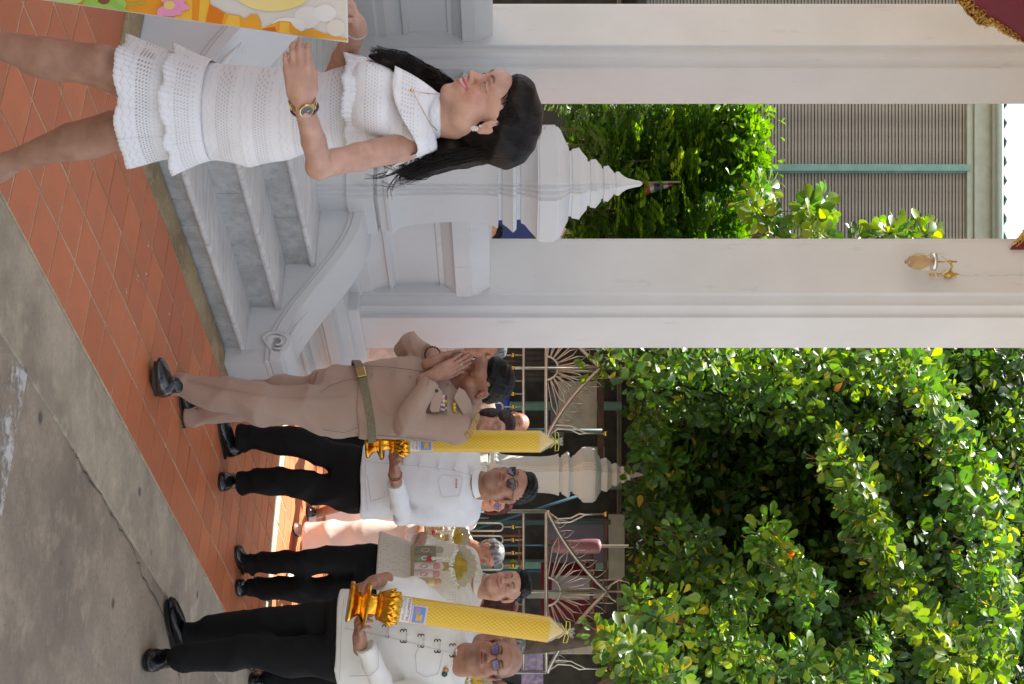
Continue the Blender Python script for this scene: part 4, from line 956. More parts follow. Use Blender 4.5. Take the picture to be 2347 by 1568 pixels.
    # ears
    if h < .006:
        for s in (-1, 1):
            E((s * .0785, .012, .006), (.0085, .019, .029), .006); E((s * .0755, .014, -.02), (.007, .012, .012), .006); E((s * .0865, .008, .010), (.006, .0105, .017), .004, 's'); E((s * .084, .004, -.006), (.006, .006, .007), .003, 's')
    else:
        for s in (-1, 1): E((s * .078, .012, 0), (.009, .019, .03), .006)
    nb = np.array(neck_to) if neck_to is not None else L(0, .03, -.19)
    nr = (.050 if female else .062 + .008 * fat) * k_
    g.cone(L(0, .028, -.05), nb, nr * .95, nr * 1.05, .03 * k_)
    me = g.mesh('head'); laplace(me, 1, .35)
    V = verts(me); q = (V - c) @ B.T / k_; x, y, z = q.T
    base = np.array(SK[skin]); C = np.tile(base, (len(V), 1))
    def paint(mask, colr, a=1.): m_ = np.clip(mask, 0, 1)[:, None] * a; C[:] = C * (1 - m_) + np.array(colr) * m_
    sf = lambda d, w: 1 / (1 + np.exp(np.clip(d / w, -30, 30)))
    front = y < -.03
    paint(sf(np.sqrt(((x) / .02) ** 2 + ((z + .012) / .012) ** 2) - 1, .3) * (y < -.08), base * [1.06, .86, .82], .5)
    for s in (-1, 1):
        paint(sf(np.sqrt(((x - s * .042) / .022) ** 2 + ((z + .018) / .018) ** 2) - 1, .3) * front, base * [1.12, .82, .8], .55 if female else .35)
        bx = (x * s - .012) / .034; bz = z - (.0385 + .006 * np.sin(np.clip(bx, 0, 1) * 2.6) - .002)
        paint(sf(np.abs(bz) - .0036 * (1.15 - .75 * np.clip(bx, 0, 1)) * brow, .0008) * (bx > 0) * (bx < 1) * front, (.018, .012, .01), .95)
        ex = (x * s - .0305) / .0145; lid = np.abs(z - (.0155 + .0028 * (1 - ex ** 2)))
        paint(sf(lid - .0013, .0005) * (np.abs(ex) < 1.05) * front, (.02, .012, .01), .9 if eyes != 'closed' else 0)
        if eyes == 'closed': paint(sf(np.abs(z - (.0125 + .0024 * ex ** 2)) - .0011, .0005) * (np.abs(ex) < 1) * front, (.03, .018, .015), .9)
        paint(sf(np.sqrt((ex / 1.25) ** 2 + ((z - .011) / .013) ** 2) - 1, .2) * front, base * [.72, .66, .66], .4)
    u = np.clip(x / mw, -1.2, 1.2); zl = z - (-.0415 + sm * u * u); lipc = lips or tuple(base * [.92, .5, .5])
    paint(sf(np.abs(zl + .0008) - (.0072 + op_ * 1.2) * np.sqrt(np.clip(1 - u * u * .82, 0, 1)), .0007) * (np.abs(u) < 1.05) * (y < -.078), lipc, .85)
    if op_: paint(sf(np.abs(zl + .0006) - .0030 * np.sqrt(np.clip(1 - u * u, 0, 1)), .0004) * (np.abs(u) < .9) * (y < -.075), (.62, .56, .5), 1)
    else: paint(sf(np.abs(zl + .0008) - .0009, .0004) * (np.abs(u) < 1) * (y < -.078), (.05, .018, .015), .95)
    if stub: paint(sf(np.sqrt((x / .05) ** 2 + ((z + .06) / .035) ** 2) - 1, .12) * (y < .0) * (np.abs(zl + .001) > .007), base * [.62, .6, .62], stub); paint(sf(np.abs(z + .029) - .004, .001) * (np.abs(x) < .022) * (y < -.08), (.04, .03, .03), stub * .8)
    if hair == 'bald':
        sd = sf(.052 - np.abs(x) - (y - .02) * .25, .006) * (z > -.0) * (z < .075) * (y > -.035); paint(sd, (.05, .035, .03), .62); paint((y > .04) * (z < .07) * (z > -.05) * 1., (.05, .035, .03), .6)
    colour(me, C)
    o = HeadSpec(); o.me = me; o.L = L; o.B = B; o.k = k_; o.c = c; o.nb = nb
    # eyeballs
    o.eyes = []
    if eyes != 'closed' and h < .006:
        for s in (-1, 1):
            e = MB(); e.ball(L(s * .0305, -.0775, .0155), .0128 * k_, 16, 10, (Vector(B[0]), Vector(B[2]), Vector(-B[1]))); e.cur = 1
            e.ball(L(s * .0305 - .001, -.0856, .0155), (.0068 * k_, .0068 * k_, .0052 * k_), 12, 8, (Vector(B[0]), Vector(B[2]), Vector(-B[1]))); o.eyes.append(e.mesh('eye', True))
    # hair
    o.hair = None
    if hair in ('short', 'quiff', 'bun', 'bob', 'parted'):
        g2 = SDF(c - r * 1.1 - [0, 0, .04], c + r * 1.2, h); E2 = lambda p, rr, k=.02, op='u': g2.ell(L(*p), np.array(rr) * k_, ax, k * k_, op)
        E2((0, .024, .05), (.0795, .097, .081)); E2((0, .055, .005), (.07, .062, .07), .02)
        if hair == 'short': E2((0, -.025, .095), (.058, .045, .032), .02); E2((0, .01, .11), (.06, .07, .03), .02)
        if hair in ('quiff', 'parted'): E2((0.0, -.045, .098), (.062, .042, .034), .018); E2((0, 0, .112), (.062, .075, .034), .02); E2((.03, -.045, .112), (.03, .03, .022), .015)
        if hair in ('bun', 'bob'): E2((0, 0, .07), (.083, .09, .07), .02)
        if hair == 'bun': E2((0, .12, .03), (.035, .03, .035), .01)
        if hair == 'bob':
            for s in (-1, 1): E2((s * .074, .02, -.02), (.022, .05, .075), .02)
            E2((0, .06, -.05), (.07, .05, .07), .03)
        # clear the face, ears and neck
        fz = .066 if hair != 'quiff' else .072
        g2.ell(L(0, -.115, fz - .11), np.array((.066 if hair != 'bob' else .06, .075, .11)) * k_, ax, .008 * k_, 's'); g2.ell(L(0, -.12, fz - .05), np.array((.05, .06, .052)) * k_, ax, .01 * k_, 's')
        if hair != 'bob':
            for s in (-1, 1): g2.ell(L(s * .088, -.001, -.035), np.array((.03, .045, .055)) * k_, ax, .006 * k_, 's'); g2.ell(L(s * .07, -.07, -.01), np.array((.03, .045, .045)) * k_, ax, .008 * k_, 's')
            g2.ell(L(0, .06, -.1), np.array((.09, .08, .055)) * k_, ax, .01 * k_, 's')
        rs = np.random.default_rng(int(abs(c[0] * 1000)) + 3)
        dsp = fold_noise(int(abs(c[0] * 99)), .0022 * k_, 60)
        o.hair = g2.mesh('hair', dsp); o.hair_m = M[hair_m]
        # loose strands that break the outline
        st_ = MB(); Vh = verts(o.hair); nh = np.empty(len(Vh) * 3, np.float32); o.hair.vertices.foreach_get('normal', nh); nh = nh.reshape(-1, 3)
        ids = rs.choice(len(Vh), min(len(Vh), 420 if h < .006 else 80), replace=False)
        for i in ids:
            p = Vh[i]; ql = (p - c) @ B.T / k_
            if ql[2] < .03 and hair != 'bob': continue
            d = nh[i] * .12 + (B[1] * .8 if hair != 'quiff' else -B[1] * .2 + B[0] * .6) + rs.normal(0, .25, 3) - B[2] * (.5 if hair in ('bob', 'bun') else -.15); d /= np.linalg.norm(d); L_ = rs.uniform(.008, .02) * k_
            a0 = p - nh[i] * .002; st_.tube([Vector(a0), Vector(a0 + d * L_ * .6 + nh[i] * .002), Vector(a0 + d * L_)], [.0009, .0007, .0003], 3, False)
        o.strands = st_.mesh('strands', True) if st_.v else None
    return o

def sleeve_mat(): pass
def hand(g, w, d, pn, side=1, curl=(.4, .4, .45, .5), size=.185, thumb=.5, spread=.06, k=.006, thumb_curl=.4):
    """adds a hand to the field g. w: wrist, d: direction of the palm, pn: where the palm faces, side: +1 when the thumb lies towards pn x d"""
    d = np.array(d, float); d /= np.linalg.norm(d); pn = np.array(pn, float); pn -= d * (pn @ d); pn /= np.linalg.norm(pn); s = np.cross(pn, d) * side; w = np.array(w, float); u = size / .185
    g.box(w + d * .045 * u, (.039 * u, .046 * u, .0135 * u), np.stack([s, d, pn]), .013 * u, .014)
    g.ell(w + d * .03 * u + s * .026 * u + pn * .008 * u, (.016 * u, .03 * u, .013 * u), np.stack([s, d, pn]), .012)
    g.cone(w - d * .03 * u, w + d * .02 * u, .024 * u, .026 * u, .015)
    tips = []
    for i in range(4):
        off = (.029 - .0195 * i) * u; L_ = (.072, .080, .075, .059)[i] * u; r0 = (.0092, .0095, .0089, .0078)[i] * u
        p = w + d * (.088, .092, .088, .08)[i] * u + s * off; dirv = d + s * spread * (1.5 - i); a = 0
        for j, fr in enumerate((.45, .3, .25)):
            a += curl[i] * (.8, 1.1, .75)[j]; dd = d * math.cos(a) + pn * math.sin(a) + s * spread * (1.5 - i) * math.cos(a); dd /= np.linalg.norm(dd)
            q = p + dd * L_ * fr; g.cone(p, q, r0 * (1 - .08 * j), r0 * (.93 - .08 * j), k * .5 if j else k); g.ell(p, (r0 * 1.05,) * 3, None, .002); p = q
        tips.append(p)
    p = w + d * .022 * u + s * .034 * u; a = thumb
    for j, (L_, r0) in enumerate(((.042, .0125), (.033, .0108), (.027, .0096))):
        dd = d * math.cos(a) + s * math.sin(a) + pn * (.25 + thumb_curl * j * .5); dd /= np.linalg.norm(dd); q = p + dd * L_ * u; g.cone(p, q, r0 * u, r0 * .92 * u, k); p = q; a -= thumb_curl * .6
    tips.append(p); return tips
# ---------------------------------------------------------------- cloth, shoes, figures
def cloth(name, c, rough=.85, var=.1, weave=True, lace=False, sheen=.15, dark=None):
    m, n, l, b = nodes(name); b.inputs['Roughness'].default_value = rough; b.inputs['Sheen Weight'].default_value = sheen; b.inputs['Specular IOR Level'].default_value = .25
    cc = mixc(n, l, ramp(n, l, noise(n, l, 5, 5), .3, .7), tuple(x * (1 - var) for x in c), c)
    if lace:
        vo = n.new('ShaderNodeTexVoronoi'); vo.inputs['Scale'].default_value = lace; vo.inputs['Randomness'].default_value = .25; tc = n.new('ShaderNodeTexCoord'); l.new(tc.outputs['Object'], vo.inputs[0])
        cc = mixc(n, l, ramp(n, l, vo.outputs['Distance'], .2, .3, (.8, .8, .8), (0, 0, 0)), cc, dark or tuple(x * .45 for x in c))
    l.new(cc, b.inputs['Base Color'])
    bp = n.new('ShaderNodeBump'); bp.inputs['Strength'].default_value = .35; bp.inputs['Distance'].default_value = .003; l.new(noise(n, l, 420 if weave else 60, 3), bp.inputs['Height'])
    b2 = n.new('ShaderNodeBump'); b2.inputs['Strength'].default_value = .5; b2.inputs['Distance'].default_value = .012; l.new(noise(n, l, 13, 3, stretch=(1, 1, .5)), b2.inputs['Height']); l.new(bp.outputs[0], b2.inputs['Normal'])
    rd_ = n.new('ShaderNodeTexNoise'); rd_.noise_type = 'RIDGED_MULTIFRACTAL'; rd_.inputs['Scale'].default_value = 5.5; rd_.inputs['Detail'].default_value = 1.5; tc2 = n.new('ShaderNodeTexCoord'); mp2 = n.new('ShaderNodeMapping'); mp2.inputs['Scale'].default_value = (1, 1, .62); mp2.inputs['Rotation'].default_value = (.3, .5, 0); l.new(tc2.outputs['Object'], mp2.inputs[0]); l.new(mp2.outputs[0], rd_.inputs[0])
    b3 = n.new('ShaderNodeBump'); b3.inputs['Strength'].default_value = .55; b3.inputs['Distance'].default_value = .016; l.new(rd_.outputs[0], b3.inputs['Height']); l.new(b2.outputs[0], b3.inputs['Normal']); l.new(b3.outputs[0], b.inputs['Normal']); return m
M['khaki'] = cloth('khaki_twill', (.405, .28, .215)); M['white_cotton'] = cloth('white_cotton', (.82, .82, .84)); M['white_linen'] = cloth('ivory_cotton', (.8, .79, .75))
M['cream_cotton'] = cloth('cream_cotton', (.70, .645, .55), lace=70, dark=(.42, .36, .28)); M['black_cloth'] = cloth('black_trouser_cloth', (.0065, .0065, .007), sheen=0); M['peach'] = cloth('peach_silk', (.78, .655, .59)); M['lace_white'] = cloth('white_lace', (.72, .66, .62), lace=60)
M['leather'] = mat('black_leather', (.012, .012, .014), .22, var=.3, bump=.3, bscale=60, coat=.4); M['sole'] = mat('shoe_sole', (.02, .018, .016), .6); M['white_leather'] = mat('white_leather', (.7, .66, .62), .4)
def sdf_for(pts, m, h):
    a = np.array([list(p)[:3] for p in pts], float); return SDF(a.min(0) - m, a.max(0) + m, h)
def add_mesh(name, me, m, parent, loc=None):
    me.materials.append(m) if not me.materials else None; return link(name, me, None, parent)
def shoe(parent, heel, toe, m='leather', wdt=.047, hgt=.085, name='shoe', lace=True, low=False):
    heel, toe = Vector(heel), Vector(toe); d = toe - heel; L_ = d.length; d.normalize(); up = Vector((0, 0, 1)); s = up.cross(d).normalized(); up = d.cross(s).normalized() * (1 if d.cross(s).z > 0 else -1)
    pt = lambda a, b, c: np.array(heel + d * a + s * b + up * c); axs = np.array([d, s, up])
    g = sdf_for([heel, toe], .13, .006)
    g.ell(pt(L_ * .16, 0, .04), (.06, wdt * .8, .05), axs, .02); g.ell(pt(L_ * .45, 0, .036), (.1, wdt * .85, .042), axs, .03); g.ell(pt(L_ * .74, 0, .028), (.085, wdt, .034), axs, .03); g.ell(pt(L_ * .9, 0, .022), (.05, wdt * .78, .024), axs, .02)
    if not low: g.cone(pt(.045, 0, .05), pt(.05, 0, hgt), .035, .037, .02)
    else: g.ell(pt(L_ * .33, 0, .085), (.085, wdt * .62, .05), axs, .01, 's')
    g.plane(pt(0, 0, .016), -np.array(up), .002); o = add_mesh(name, g.mesh(name), M[m] if isinstance(m, str) else m, parent); 
    q = MB(); out = []
    for k in range(24):
        a = 2 * math.pi * k / 24; ca, sa = math.cos(a), math.sin(a); lx = L_ * .5 + (L_ * .5 + .006) * (abs(ca) ** .8) * (1 if ca > 0 else -1); w = wdt * (1.02 if ca > 0 else .82); out.append((lx, w * (abs(sa) ** .8) * (1 if sa > 0 else -1)))
    q.ring_loft([[heel + d * x + s * y + up * z for x, y in out] for z in (.0, .017)]); q.box(heel + d * (.045) + up * .006, (.045, wdt * .75, .012), (d, s, up)); q.build('sole', M['sole'], o, smooth='auto')
    if lace and not low:
        q = MB()
        for k in range(4):
            a = L_ * (.34 + .075 * k); z = .083 - .011 * k; q.tube([heel + d * a - s * .018 + up * (z - .006), heel + d * a + up * z, heel + d * a + s * .018 + up * (z - .006)], .0024, 4)
        tag(q.build('laces', M['black'], o), kind='stuff')
    return o
def limb(g, pts, rs, k=.03):
    for i in range(len(pts) - 1): g.cone(pts[i], pts[i + 1], rs[i], rs[i + 1], k)
def trousers(parent, waist, yaw, hw, dep, legs, rs, m, h=.011, seed=1, amp=.008, name='trousers', crease=True):
    """legs: [hip, knee, ankle]; waist: centre of waistband"""
    pts = [waist] + [p for l_ in legs for p in l_]; g = sdf_for(pts, .22, h); rt = (math.cos(yaw), -math.sin(yaw)); w = Vector(waist)
    hipc = sum((Vector(l_[0]) for l_ in legs), Vector()) / len(legs)
    g.loft([(hipc - Vector((0, 0, .09)), rt, hw * .8, dep * .85, dep * .9), (hipc, rt, hw * 1.02, dep, dep * 1.12), (hipc.lerp(w, .6), rt, hw * .98, dep * .98, dep), (w, rt, hw * .93, dep * .93, dep * .9)], .03, 2.2)
    for l_ in legs:
        limb(g, l_, rs, .035); a = Vector(l_[2]); kn = Vector(l_[1]); dr = (a - kn).normalized(); g.plane_local = None
    f0 = fold_noise(seed, amp, 10); zl = min(l_[2][2] for l_ in legs)
    kz = [l_[1][2] for l_ in legs]; kz = sum(kz) / len(kz)
    def dsp(X, Y, Z): return f0(X, Y, Z) * (.35 + .9 * np.exp(-((Z - kz) / .13) ** 2) + .8 * np.exp(-((Z - hipc.z + .12) / .1) ** 2) + 1.2 * np.exp(-((Z - zl - .03) / .06) ** 2))
    me = g.mesh(name, dsp)
    V = verts(me)      # flat hem: squash whatever hangs below the ankle line
    for l_ in legs: pass
    cut = zl - .03; lowm = V[:, 2] < cut; V[lowm, 2] = cut + (V[lowm, 2] - cut) * .12; set_verts(me, V)
    return add_mesh(name, me, m, parent)
def shirt(parent, st_, arms, ar, m, yaw, neckb, shoulders, h=.0095, seed=2, amp=.0065, name='shirt', belly=None, open_neck=.062, sh_r=.062, hem_cut=True):
    pts = [s[0] for s in st_] + [p for a in arms for p in a] + [neckb] + list(shoulders); g = sdf_for(pts, .24, h)
    rt = (math.cos(yaw), -math.sin(yaw)); g.loft([(s[0], rt, *s[1:]) for s in st_], .02, 2.3)
    for s_ in shoulders: g.cone(neckb, s_, .058, sh_r, .045); g.cone(Vector(s_), Vector(st_[-1][0]).lerp(Vector(s_), .45) - Vector((0, 0, .06)), sh_r, .09, .05)
    if belly: g.ell(*belly)
    for a, r_ in zip(arms, ar): limb(g, a, r_, .03)
    f0 = fold_noise(seed, amp, 11); f1 = fold_noise(seed + 9, amp * 1.5, 24); el = [np.array(a[1], float) for a in arms]
    def dsp(X, Y, Z):
        w = .45
        for e in el: w = w + 1.2 * np.exp(-((X - e[0]) ** 2 + (Y - e[1]) ** 2 + (Z - e[2]) ** 2) / .012)
        return f0(X, Y, Z) * w + f1(X, Y, Z) * (w - .45) * .5
    for a, r_ in zip(arms, ar):       # flat cuff
        d = (np.array(a[-1], float) - np.array(a[-2], float)); d /= np.linalg.norm(d); c = np.array(a[-1], float) + d * r_[-1] * 1.0
        g.ell(c, (r_[-1] * 1.35, r_[-1] * 1.35, r_[-1] * 1.0), rot_to(d, np.array([0, 0, 1.])).T[[1, 2, 0]], .003, 's')
    me = g.mesh(name, dsp); zb = st_[0][0][2] + .004
    return add_mesh(name, me, m, parent)
def collar(parent, c, axis, r0, r1, hgt, m, gap=0, name='collar', yaw=0, th=.004):
    """standing collar around the neck"""
    c = Vector(c); ax = Vector(axis).normalized(); u = Vector((math.cos(yaw), -math.sin(yaw), 0)); u = (u - ax * u.dot(ax)).normalized(); v = ax.cross(u)
    q = MB(); n_ = 28; rings = []
    for r, z in ((r0, 0), (r1, hgt), (r1 - th, hgt), (r0 - th * 2, 0)):
        rings.append([c + ax * (z + .012 * math.sin(a)) + u * (r * math.cos(a)) + v * (r * 1.08 * math.sin(a)) for a in [2 * math.pi * k / n_ for k in range(n_)]])
    q.ring_loft(rings + [rings[0]], False); o = q.build(name, m, parent, smooth='auto'); return o
def hair_objs(hd, parent):
    if hd.hair:
        ho = add_mesh('hair', hd.hair, hd.hair_m, parent)
        if hd.strands: tag(add_mesh('hair_strands', hd.strands, hd.hair_m, ho), kind='stuff')
def skin_mesh(g, skin, nails=None):
    me = g.mesh('skin'); laplace(me, 1, .3); V = verts(me); C = np.tile(np.array(SK[skin]), (len(V), 1))
    if nails is not None:
        for t in nails:
            d = np.linalg.norm(V - t, axis=1); m_ = np.clip(1 - d / .012, 0, 1)[:, None]; C = C * (1 - m_ * .35) + np.array(SK[skin]) * [1.2, .95, .95] * m_ * .35
    colour(me, C); return me
def body_under(torso, limbs, skin):
    """the body below the clothes, coarse"""
    pts = [p for p, r in torso] + [p for l_ in limbs for p, r in l_]; g = sdf_for(pts, .2, .024)
    for i in range(len(torso) - 1): g.cone(torso[i][0], torso[i + 1][0], torso[i][1], torso[i + 1][1], .04)
    for l_ in limbs:
        for i in range(len(l_) - 1): g.cone(l_[i][0], l_[i + 1][0], l_[i][1], l_[i + 1][1], .03)
    me = g.mesh('under'); colour(me, np.array(SK[skin])); return me
def finish(parent, hd, parts, skin):
    me = join_meshes('body', [hd.me] + parts); add_mesh('body', me, M['skin'], parent)
    for e in hd.eyes: e.materials.append(M['eye_white']); e.materials.append(M['iris']); link('eye', e, None, parent)
    hair_objs(hd, parent)
V3 = lambda *a: np.array(a, float)
def unit(v): v = np.array(v, float); return v / np.linalg.norm(v)
def text_m(): pass
# ---- candle on a gold pedestal
def hexwax():
    m, n, l, b = nodes('honeycomb_wax'); at = n.new('ShaderNodeAttribute'); at.attribute_name = 'Col'; b.inputs['Roughness'].default_value = .35; b.inputs['Coat Weight'].default_value = .2; b.inputs['Coat Roughness'].default_value = .12
    l.new(at.outputs['Color'], b.inputs['Base Color']); return m
M['wax'] = hexwax()
M['cellophane'] = None
m, n, l, b = nodes('cellophane'); b.inputs['Base Color'].default_value = (.9, .88, .8, 1); b.inputs['Roughness'].default_value = .12; b.inputs['Alpha'].default_value = .22; b.inputs['Specular IOR Level'].default_value = .9; M['cellophane'] = m
SEG = {  # letters drawn as strokes in a 4 x 6 box
 'a': [[(0, 0), (0, 4), (1, 5), (3, 5), (4, 4), (4, 0)], [(0, 2), (1.3, 2)]], 'b': [[(0, 5), (0, 0), (4, 0), (4, 5)], [(2, 0), (2, 3)]], 'c': [[(0, 4), (1, 5), (3, 5), (4, 4), (4, 0)], [(0, 4), (0, 2.4), (1, 2)]], 'd': [[(0, 5), (0, 1), (1, 0), (2, 2), (3, 0), (4, 1), (4, 5)]],
 'e': [[(1, 5), (1, 0), (0, 0)], [(3, 5), (3, 0), (2, 0)]], 'f': [[(0, 5), (3, 5), (3.6, 4), (1, 3), (3.5, 2), (3, 0), (.5, 0)]]}
def candle(lab, base, tip, rad, label_px, ribbon_side=-1, seed=0, plate_r=.088):
    base, tip = Vector(base), Vector(tip); ax = (tip - base).normalized(); u = Vector((1, 0, 0)); u = (u - ax * u.dot(ax)).normalized(); v = ax.cross(u)
    L_ = (tip - base).length; Cn = empty('pedestal_candle', base, lab, 'candle', 'tall yellow candles on gold pedestals'); AX = (u, v, ax)
    # pedestal tray
    q = MB(); q.lathe(base, [(0.01, -.075), (plate_r * .95, -.075), (plate_r * 1.0, -.066), (plate_r * .97, -.058), (plate_r * .78, -.048), (plate_r * .62, -.03), (plate_r * .6, -.022), (plate_r * .85, -.012), (plate_r * 1.08, -.004), (plate_r * 1.12, .006), (plate_r * 1.04, .012), (plate_r * .5, .014), (.01, .014)], 36, AX); q.build('pedestal_tray', M['gold'], Cn, smooth='auto')
    q = MB(); q.lathe(base, [(plate_r * .55, .014), (plate_r * .5, .03), (plate_r * .52, .045), (plate_r * .7, .052), (plate_r * .72, .058), (plate_r * .6, .066), (plate_r * .62, .085), (.01, .087)], 30, AX); q.build('stem', M['gold'], Cn, smooth='auto')
    for tier, (z0, hh, rr, cnt, spread) in enumerate(((.06, .062, plate_r * .72, 12, .26), (.085, .06, plate_r * .70, 12, .12))):
        for k in range(cnt):
            a = 2 * math.pi * (k + .5 * tier) / cnt; o_ = u * math.cos(a) + v * math.sin(a); t_ = -u * math.sin(a) + v * math.cos(a); q = MB(); rows = []
            for i in range(7):
                w = i / 6; wd = .018 * math.sin(math.pi * min(.97, .18 + w * .82)) ** .8; rr_ = rr * (.9 + spread * w * w * 1.5) + .008 * math.sin(w * 3.1)
                rows.append([base + ax * (z0 + hh * w) + o_ * (rr_ + dz) + t_ * (wd * s) for s, dz in ((-1, -.004), (-.5, .001), (0, .004), (.5, .001), (1, -.004))])
            rows += [[p - o_ * .004 for p in r] for r in rows[::-1]]
            q.ring_loft(rows, True, False); q.build('petal', M['gold'], Cn, smooth=True)
    # honeycomb candle: rings of raised cells
    n_, rows_ = 88, int((L_ - .12) / .0042); z0 = .12; V_ = []; Cc = []; ri = np.random.default_rng(seed)
    th = np.arange(n_) * 2 * math.pi / n_; Vv = np.zeros((rows_, n_, 3)); CC = np.zeros((rows_, n_, 3)); hf = 22
    for i in range(rows_):
        z = z0 + (L_ - .12) * i / (rows_ - 1); row = z / .0115; ph = (math.floor(row) % 2) * math.pi; fr = (row % 1) - .5
        cell = np.cos(th * hf + ph) * np.cos(fr * math.pi); rr = rad + .0018 * cell
        Vv[i] = np.array(base)[None] + np.outer(np.cos(th) * rr, u) + np.outer(np.sin(th) * rr, v) + np.array(ax) * z
        f_ = np.clip(.5 + .5 * cell, 0, 1)[:, None]; CC[i] = np.array([.52, .27, .0]) * (1 - f_) + np.array([.86, .59, .006]) * f_  # groove shade painted into the wax colour, raised cells lighter
    me = bpy.data.meshes.new('candle_body'); Vf = Vv.reshape(-1, 3); idx = np.arange(rows_ * n_).reshape(rows_, n_); a_, b_ = idx[:-1], np.roll(idx, -1, 1)[:-1]; c_, d_ = np.roll(idx, -1, 1)[1:], idx[1:]
    Q_ = np.stack([a_, b_, c_, d_], -1).reshape(-1, 4); me.from_pydata(Vf.tolist(), [], Q_.tolist()); me.polygons.foreach_set('use_smooth', [True] * len(Q_)); me.update(); colour(me, CC.reshape(-1, 3)); add_mesh('candle_body', me, M['wax'], Cn)
    q = MB(); top = base + ax * L_; q.lathe(top, [(rad * .98, 0), (rad * .8, .012), (rad * .3, .05), (.004, .07)], 20, AX); q.build('candle_tip', mat('pale_wax', (.8, .55, .06), .4, sss=.2), Cn, smooth=True)
    # cellophane gathered over the tip
    q = MB(); rings = []
    for k, (r_, z) in enumerate(((rad + .003, -.006), (rad + .0025, .004), (rad * .55, .045), (rad * .2, .072), (.005, .084), (.012, .094), (.022, .112))):
        rings.append([top + ax * (z + (.006 * math.sin(a * 7 + 1) if k > 5 else 0)) + (u * math.cos(a) + v * math.sin(a)) * (r_ * (1 + .1 * math.sin(a * 9) * (k > 1))) for a in [2 * math.pi * j / 36 for j in range(36)]])
    q.ring_loft(rings, False); q.build('cellophane_wrap', M['cellophane'], Cn, smooth=True)
    q = MB(); kn = top + ax * .083; rb = mat('yellow_ribbon', (.75, .68, .08), .35); q.ball(kn, .008, 8, 6)
    for sg in (-1, 1):
        q.tube([kn, kn + u * sg * .02 + ax * .012, kn + u * sg * .045 + ax * .008, kn + u * sg * .048 - ax * .008, kn + u * sg * .02 - ax * .006, kn], .0022, 5); q.tube([kn, kn + u * sg * .018 - ax * .018, kn + u * sg * .034 - ax * .03 + v * .01], .002, 5)
    q.build('ribbon_bow', rb, Cn, smooth=True)
    # printed paper band: text block, then a small picture panel (curved sheets standing 1 mm proud)
    def patch(name, a0, a1, z_0, z_1, m_, off=.003, parent=Cn, n2=12):
        q = MB(); v_ = []
        for i in range(n2 + 1):
            a = a0 + (a1 - a0) * i / n2
            for z in (z_0, z_1): v_.append(base + ax * z + (u * math.cos(a) + v * math.sin(a)) * (rad + off))
        q.add(v_, [(2 * i, 2 * i + 2, 2 * i + 3, 2 * i + 1) for i in range(n2)]); return q.build(name, m_, parent, smooth=True)
    fa = -math.pi / 2; paper = mat('label_paper', (.72, .70, .72), .3, var=.06); ink = mat('dark_ink', (.12, .09, .1), .5); inkg = mat('gold_ink', (.55, .36, .1), .4); A0 = fa - 1.3 * (1 if ribbon_side < 0 else .9)
    pl = patch('paper_label', fa - 1.25, fa + 1.05, .15, .193, paper)
    def write(word, a0, z_, sz, m_):
        q = MB(); x = 0
        for ch in word:
            if ch == ' ': x += 3; continue
            for stv in SEG[ch]:
                for (x0, y0), (x1, y1) in zip(stv, stv[1:]):
                    d = Vector((x1 - x0, y1 - y0)); nn_ = Vector((-d.y, d.x)).normalized() * .42; vv = []
                    for px_, py_ in ((x0 + nn_.x, y0 + nn_.y), (x1 + nn_.x, y1 + nn_.y), (x1 - nn_.x, y1 - nn_.y), (x0 - nn_.x, y0 - nn_.y)):
                        a = a0 + (x + px_) * sz / rad; vv.append(base + ax * (z_ + py_ * sz) + (u * math.cos(a) + v * math.sin(a)) * (rad + .0038))
                    q.add(vv, [(0, 1, 2, 3)])
            x += 5.6
        return q.build('lettering', m_, pl)
    write('caebdafcbe', fa - 1.15, .178, .0019, ink); write('bdcfeacbda', fa - 1.15, .159, .0019, inkg); write('efbacdbe', fa - 1.0, .1505, .0009, ink)
    pk = patch('picture_label', fa - .62, fa + .95, .196, .262, mat('violet_border', (.6, .5, .72), .3, var=.1)); patch('picture', fa - .5, fa + .83, .203, .255, mat('blue_print', (.12, .3, .62), .35, var=.2), .0036, pk); 
    pa = patch('picture', fa + .05, fa + .6, .218, .245, mat('yellow_print', (.7, .5, .05), .35, c2=(.5, .2, .05), scale=120), .0042, pk); patch('picture', fa - .45, fa + .0, .21, .235, mat('orange_print', (.6, .2, .12), .35, c2=(.12, .3, .62), scale=120), .0043, pk)
    return Cn
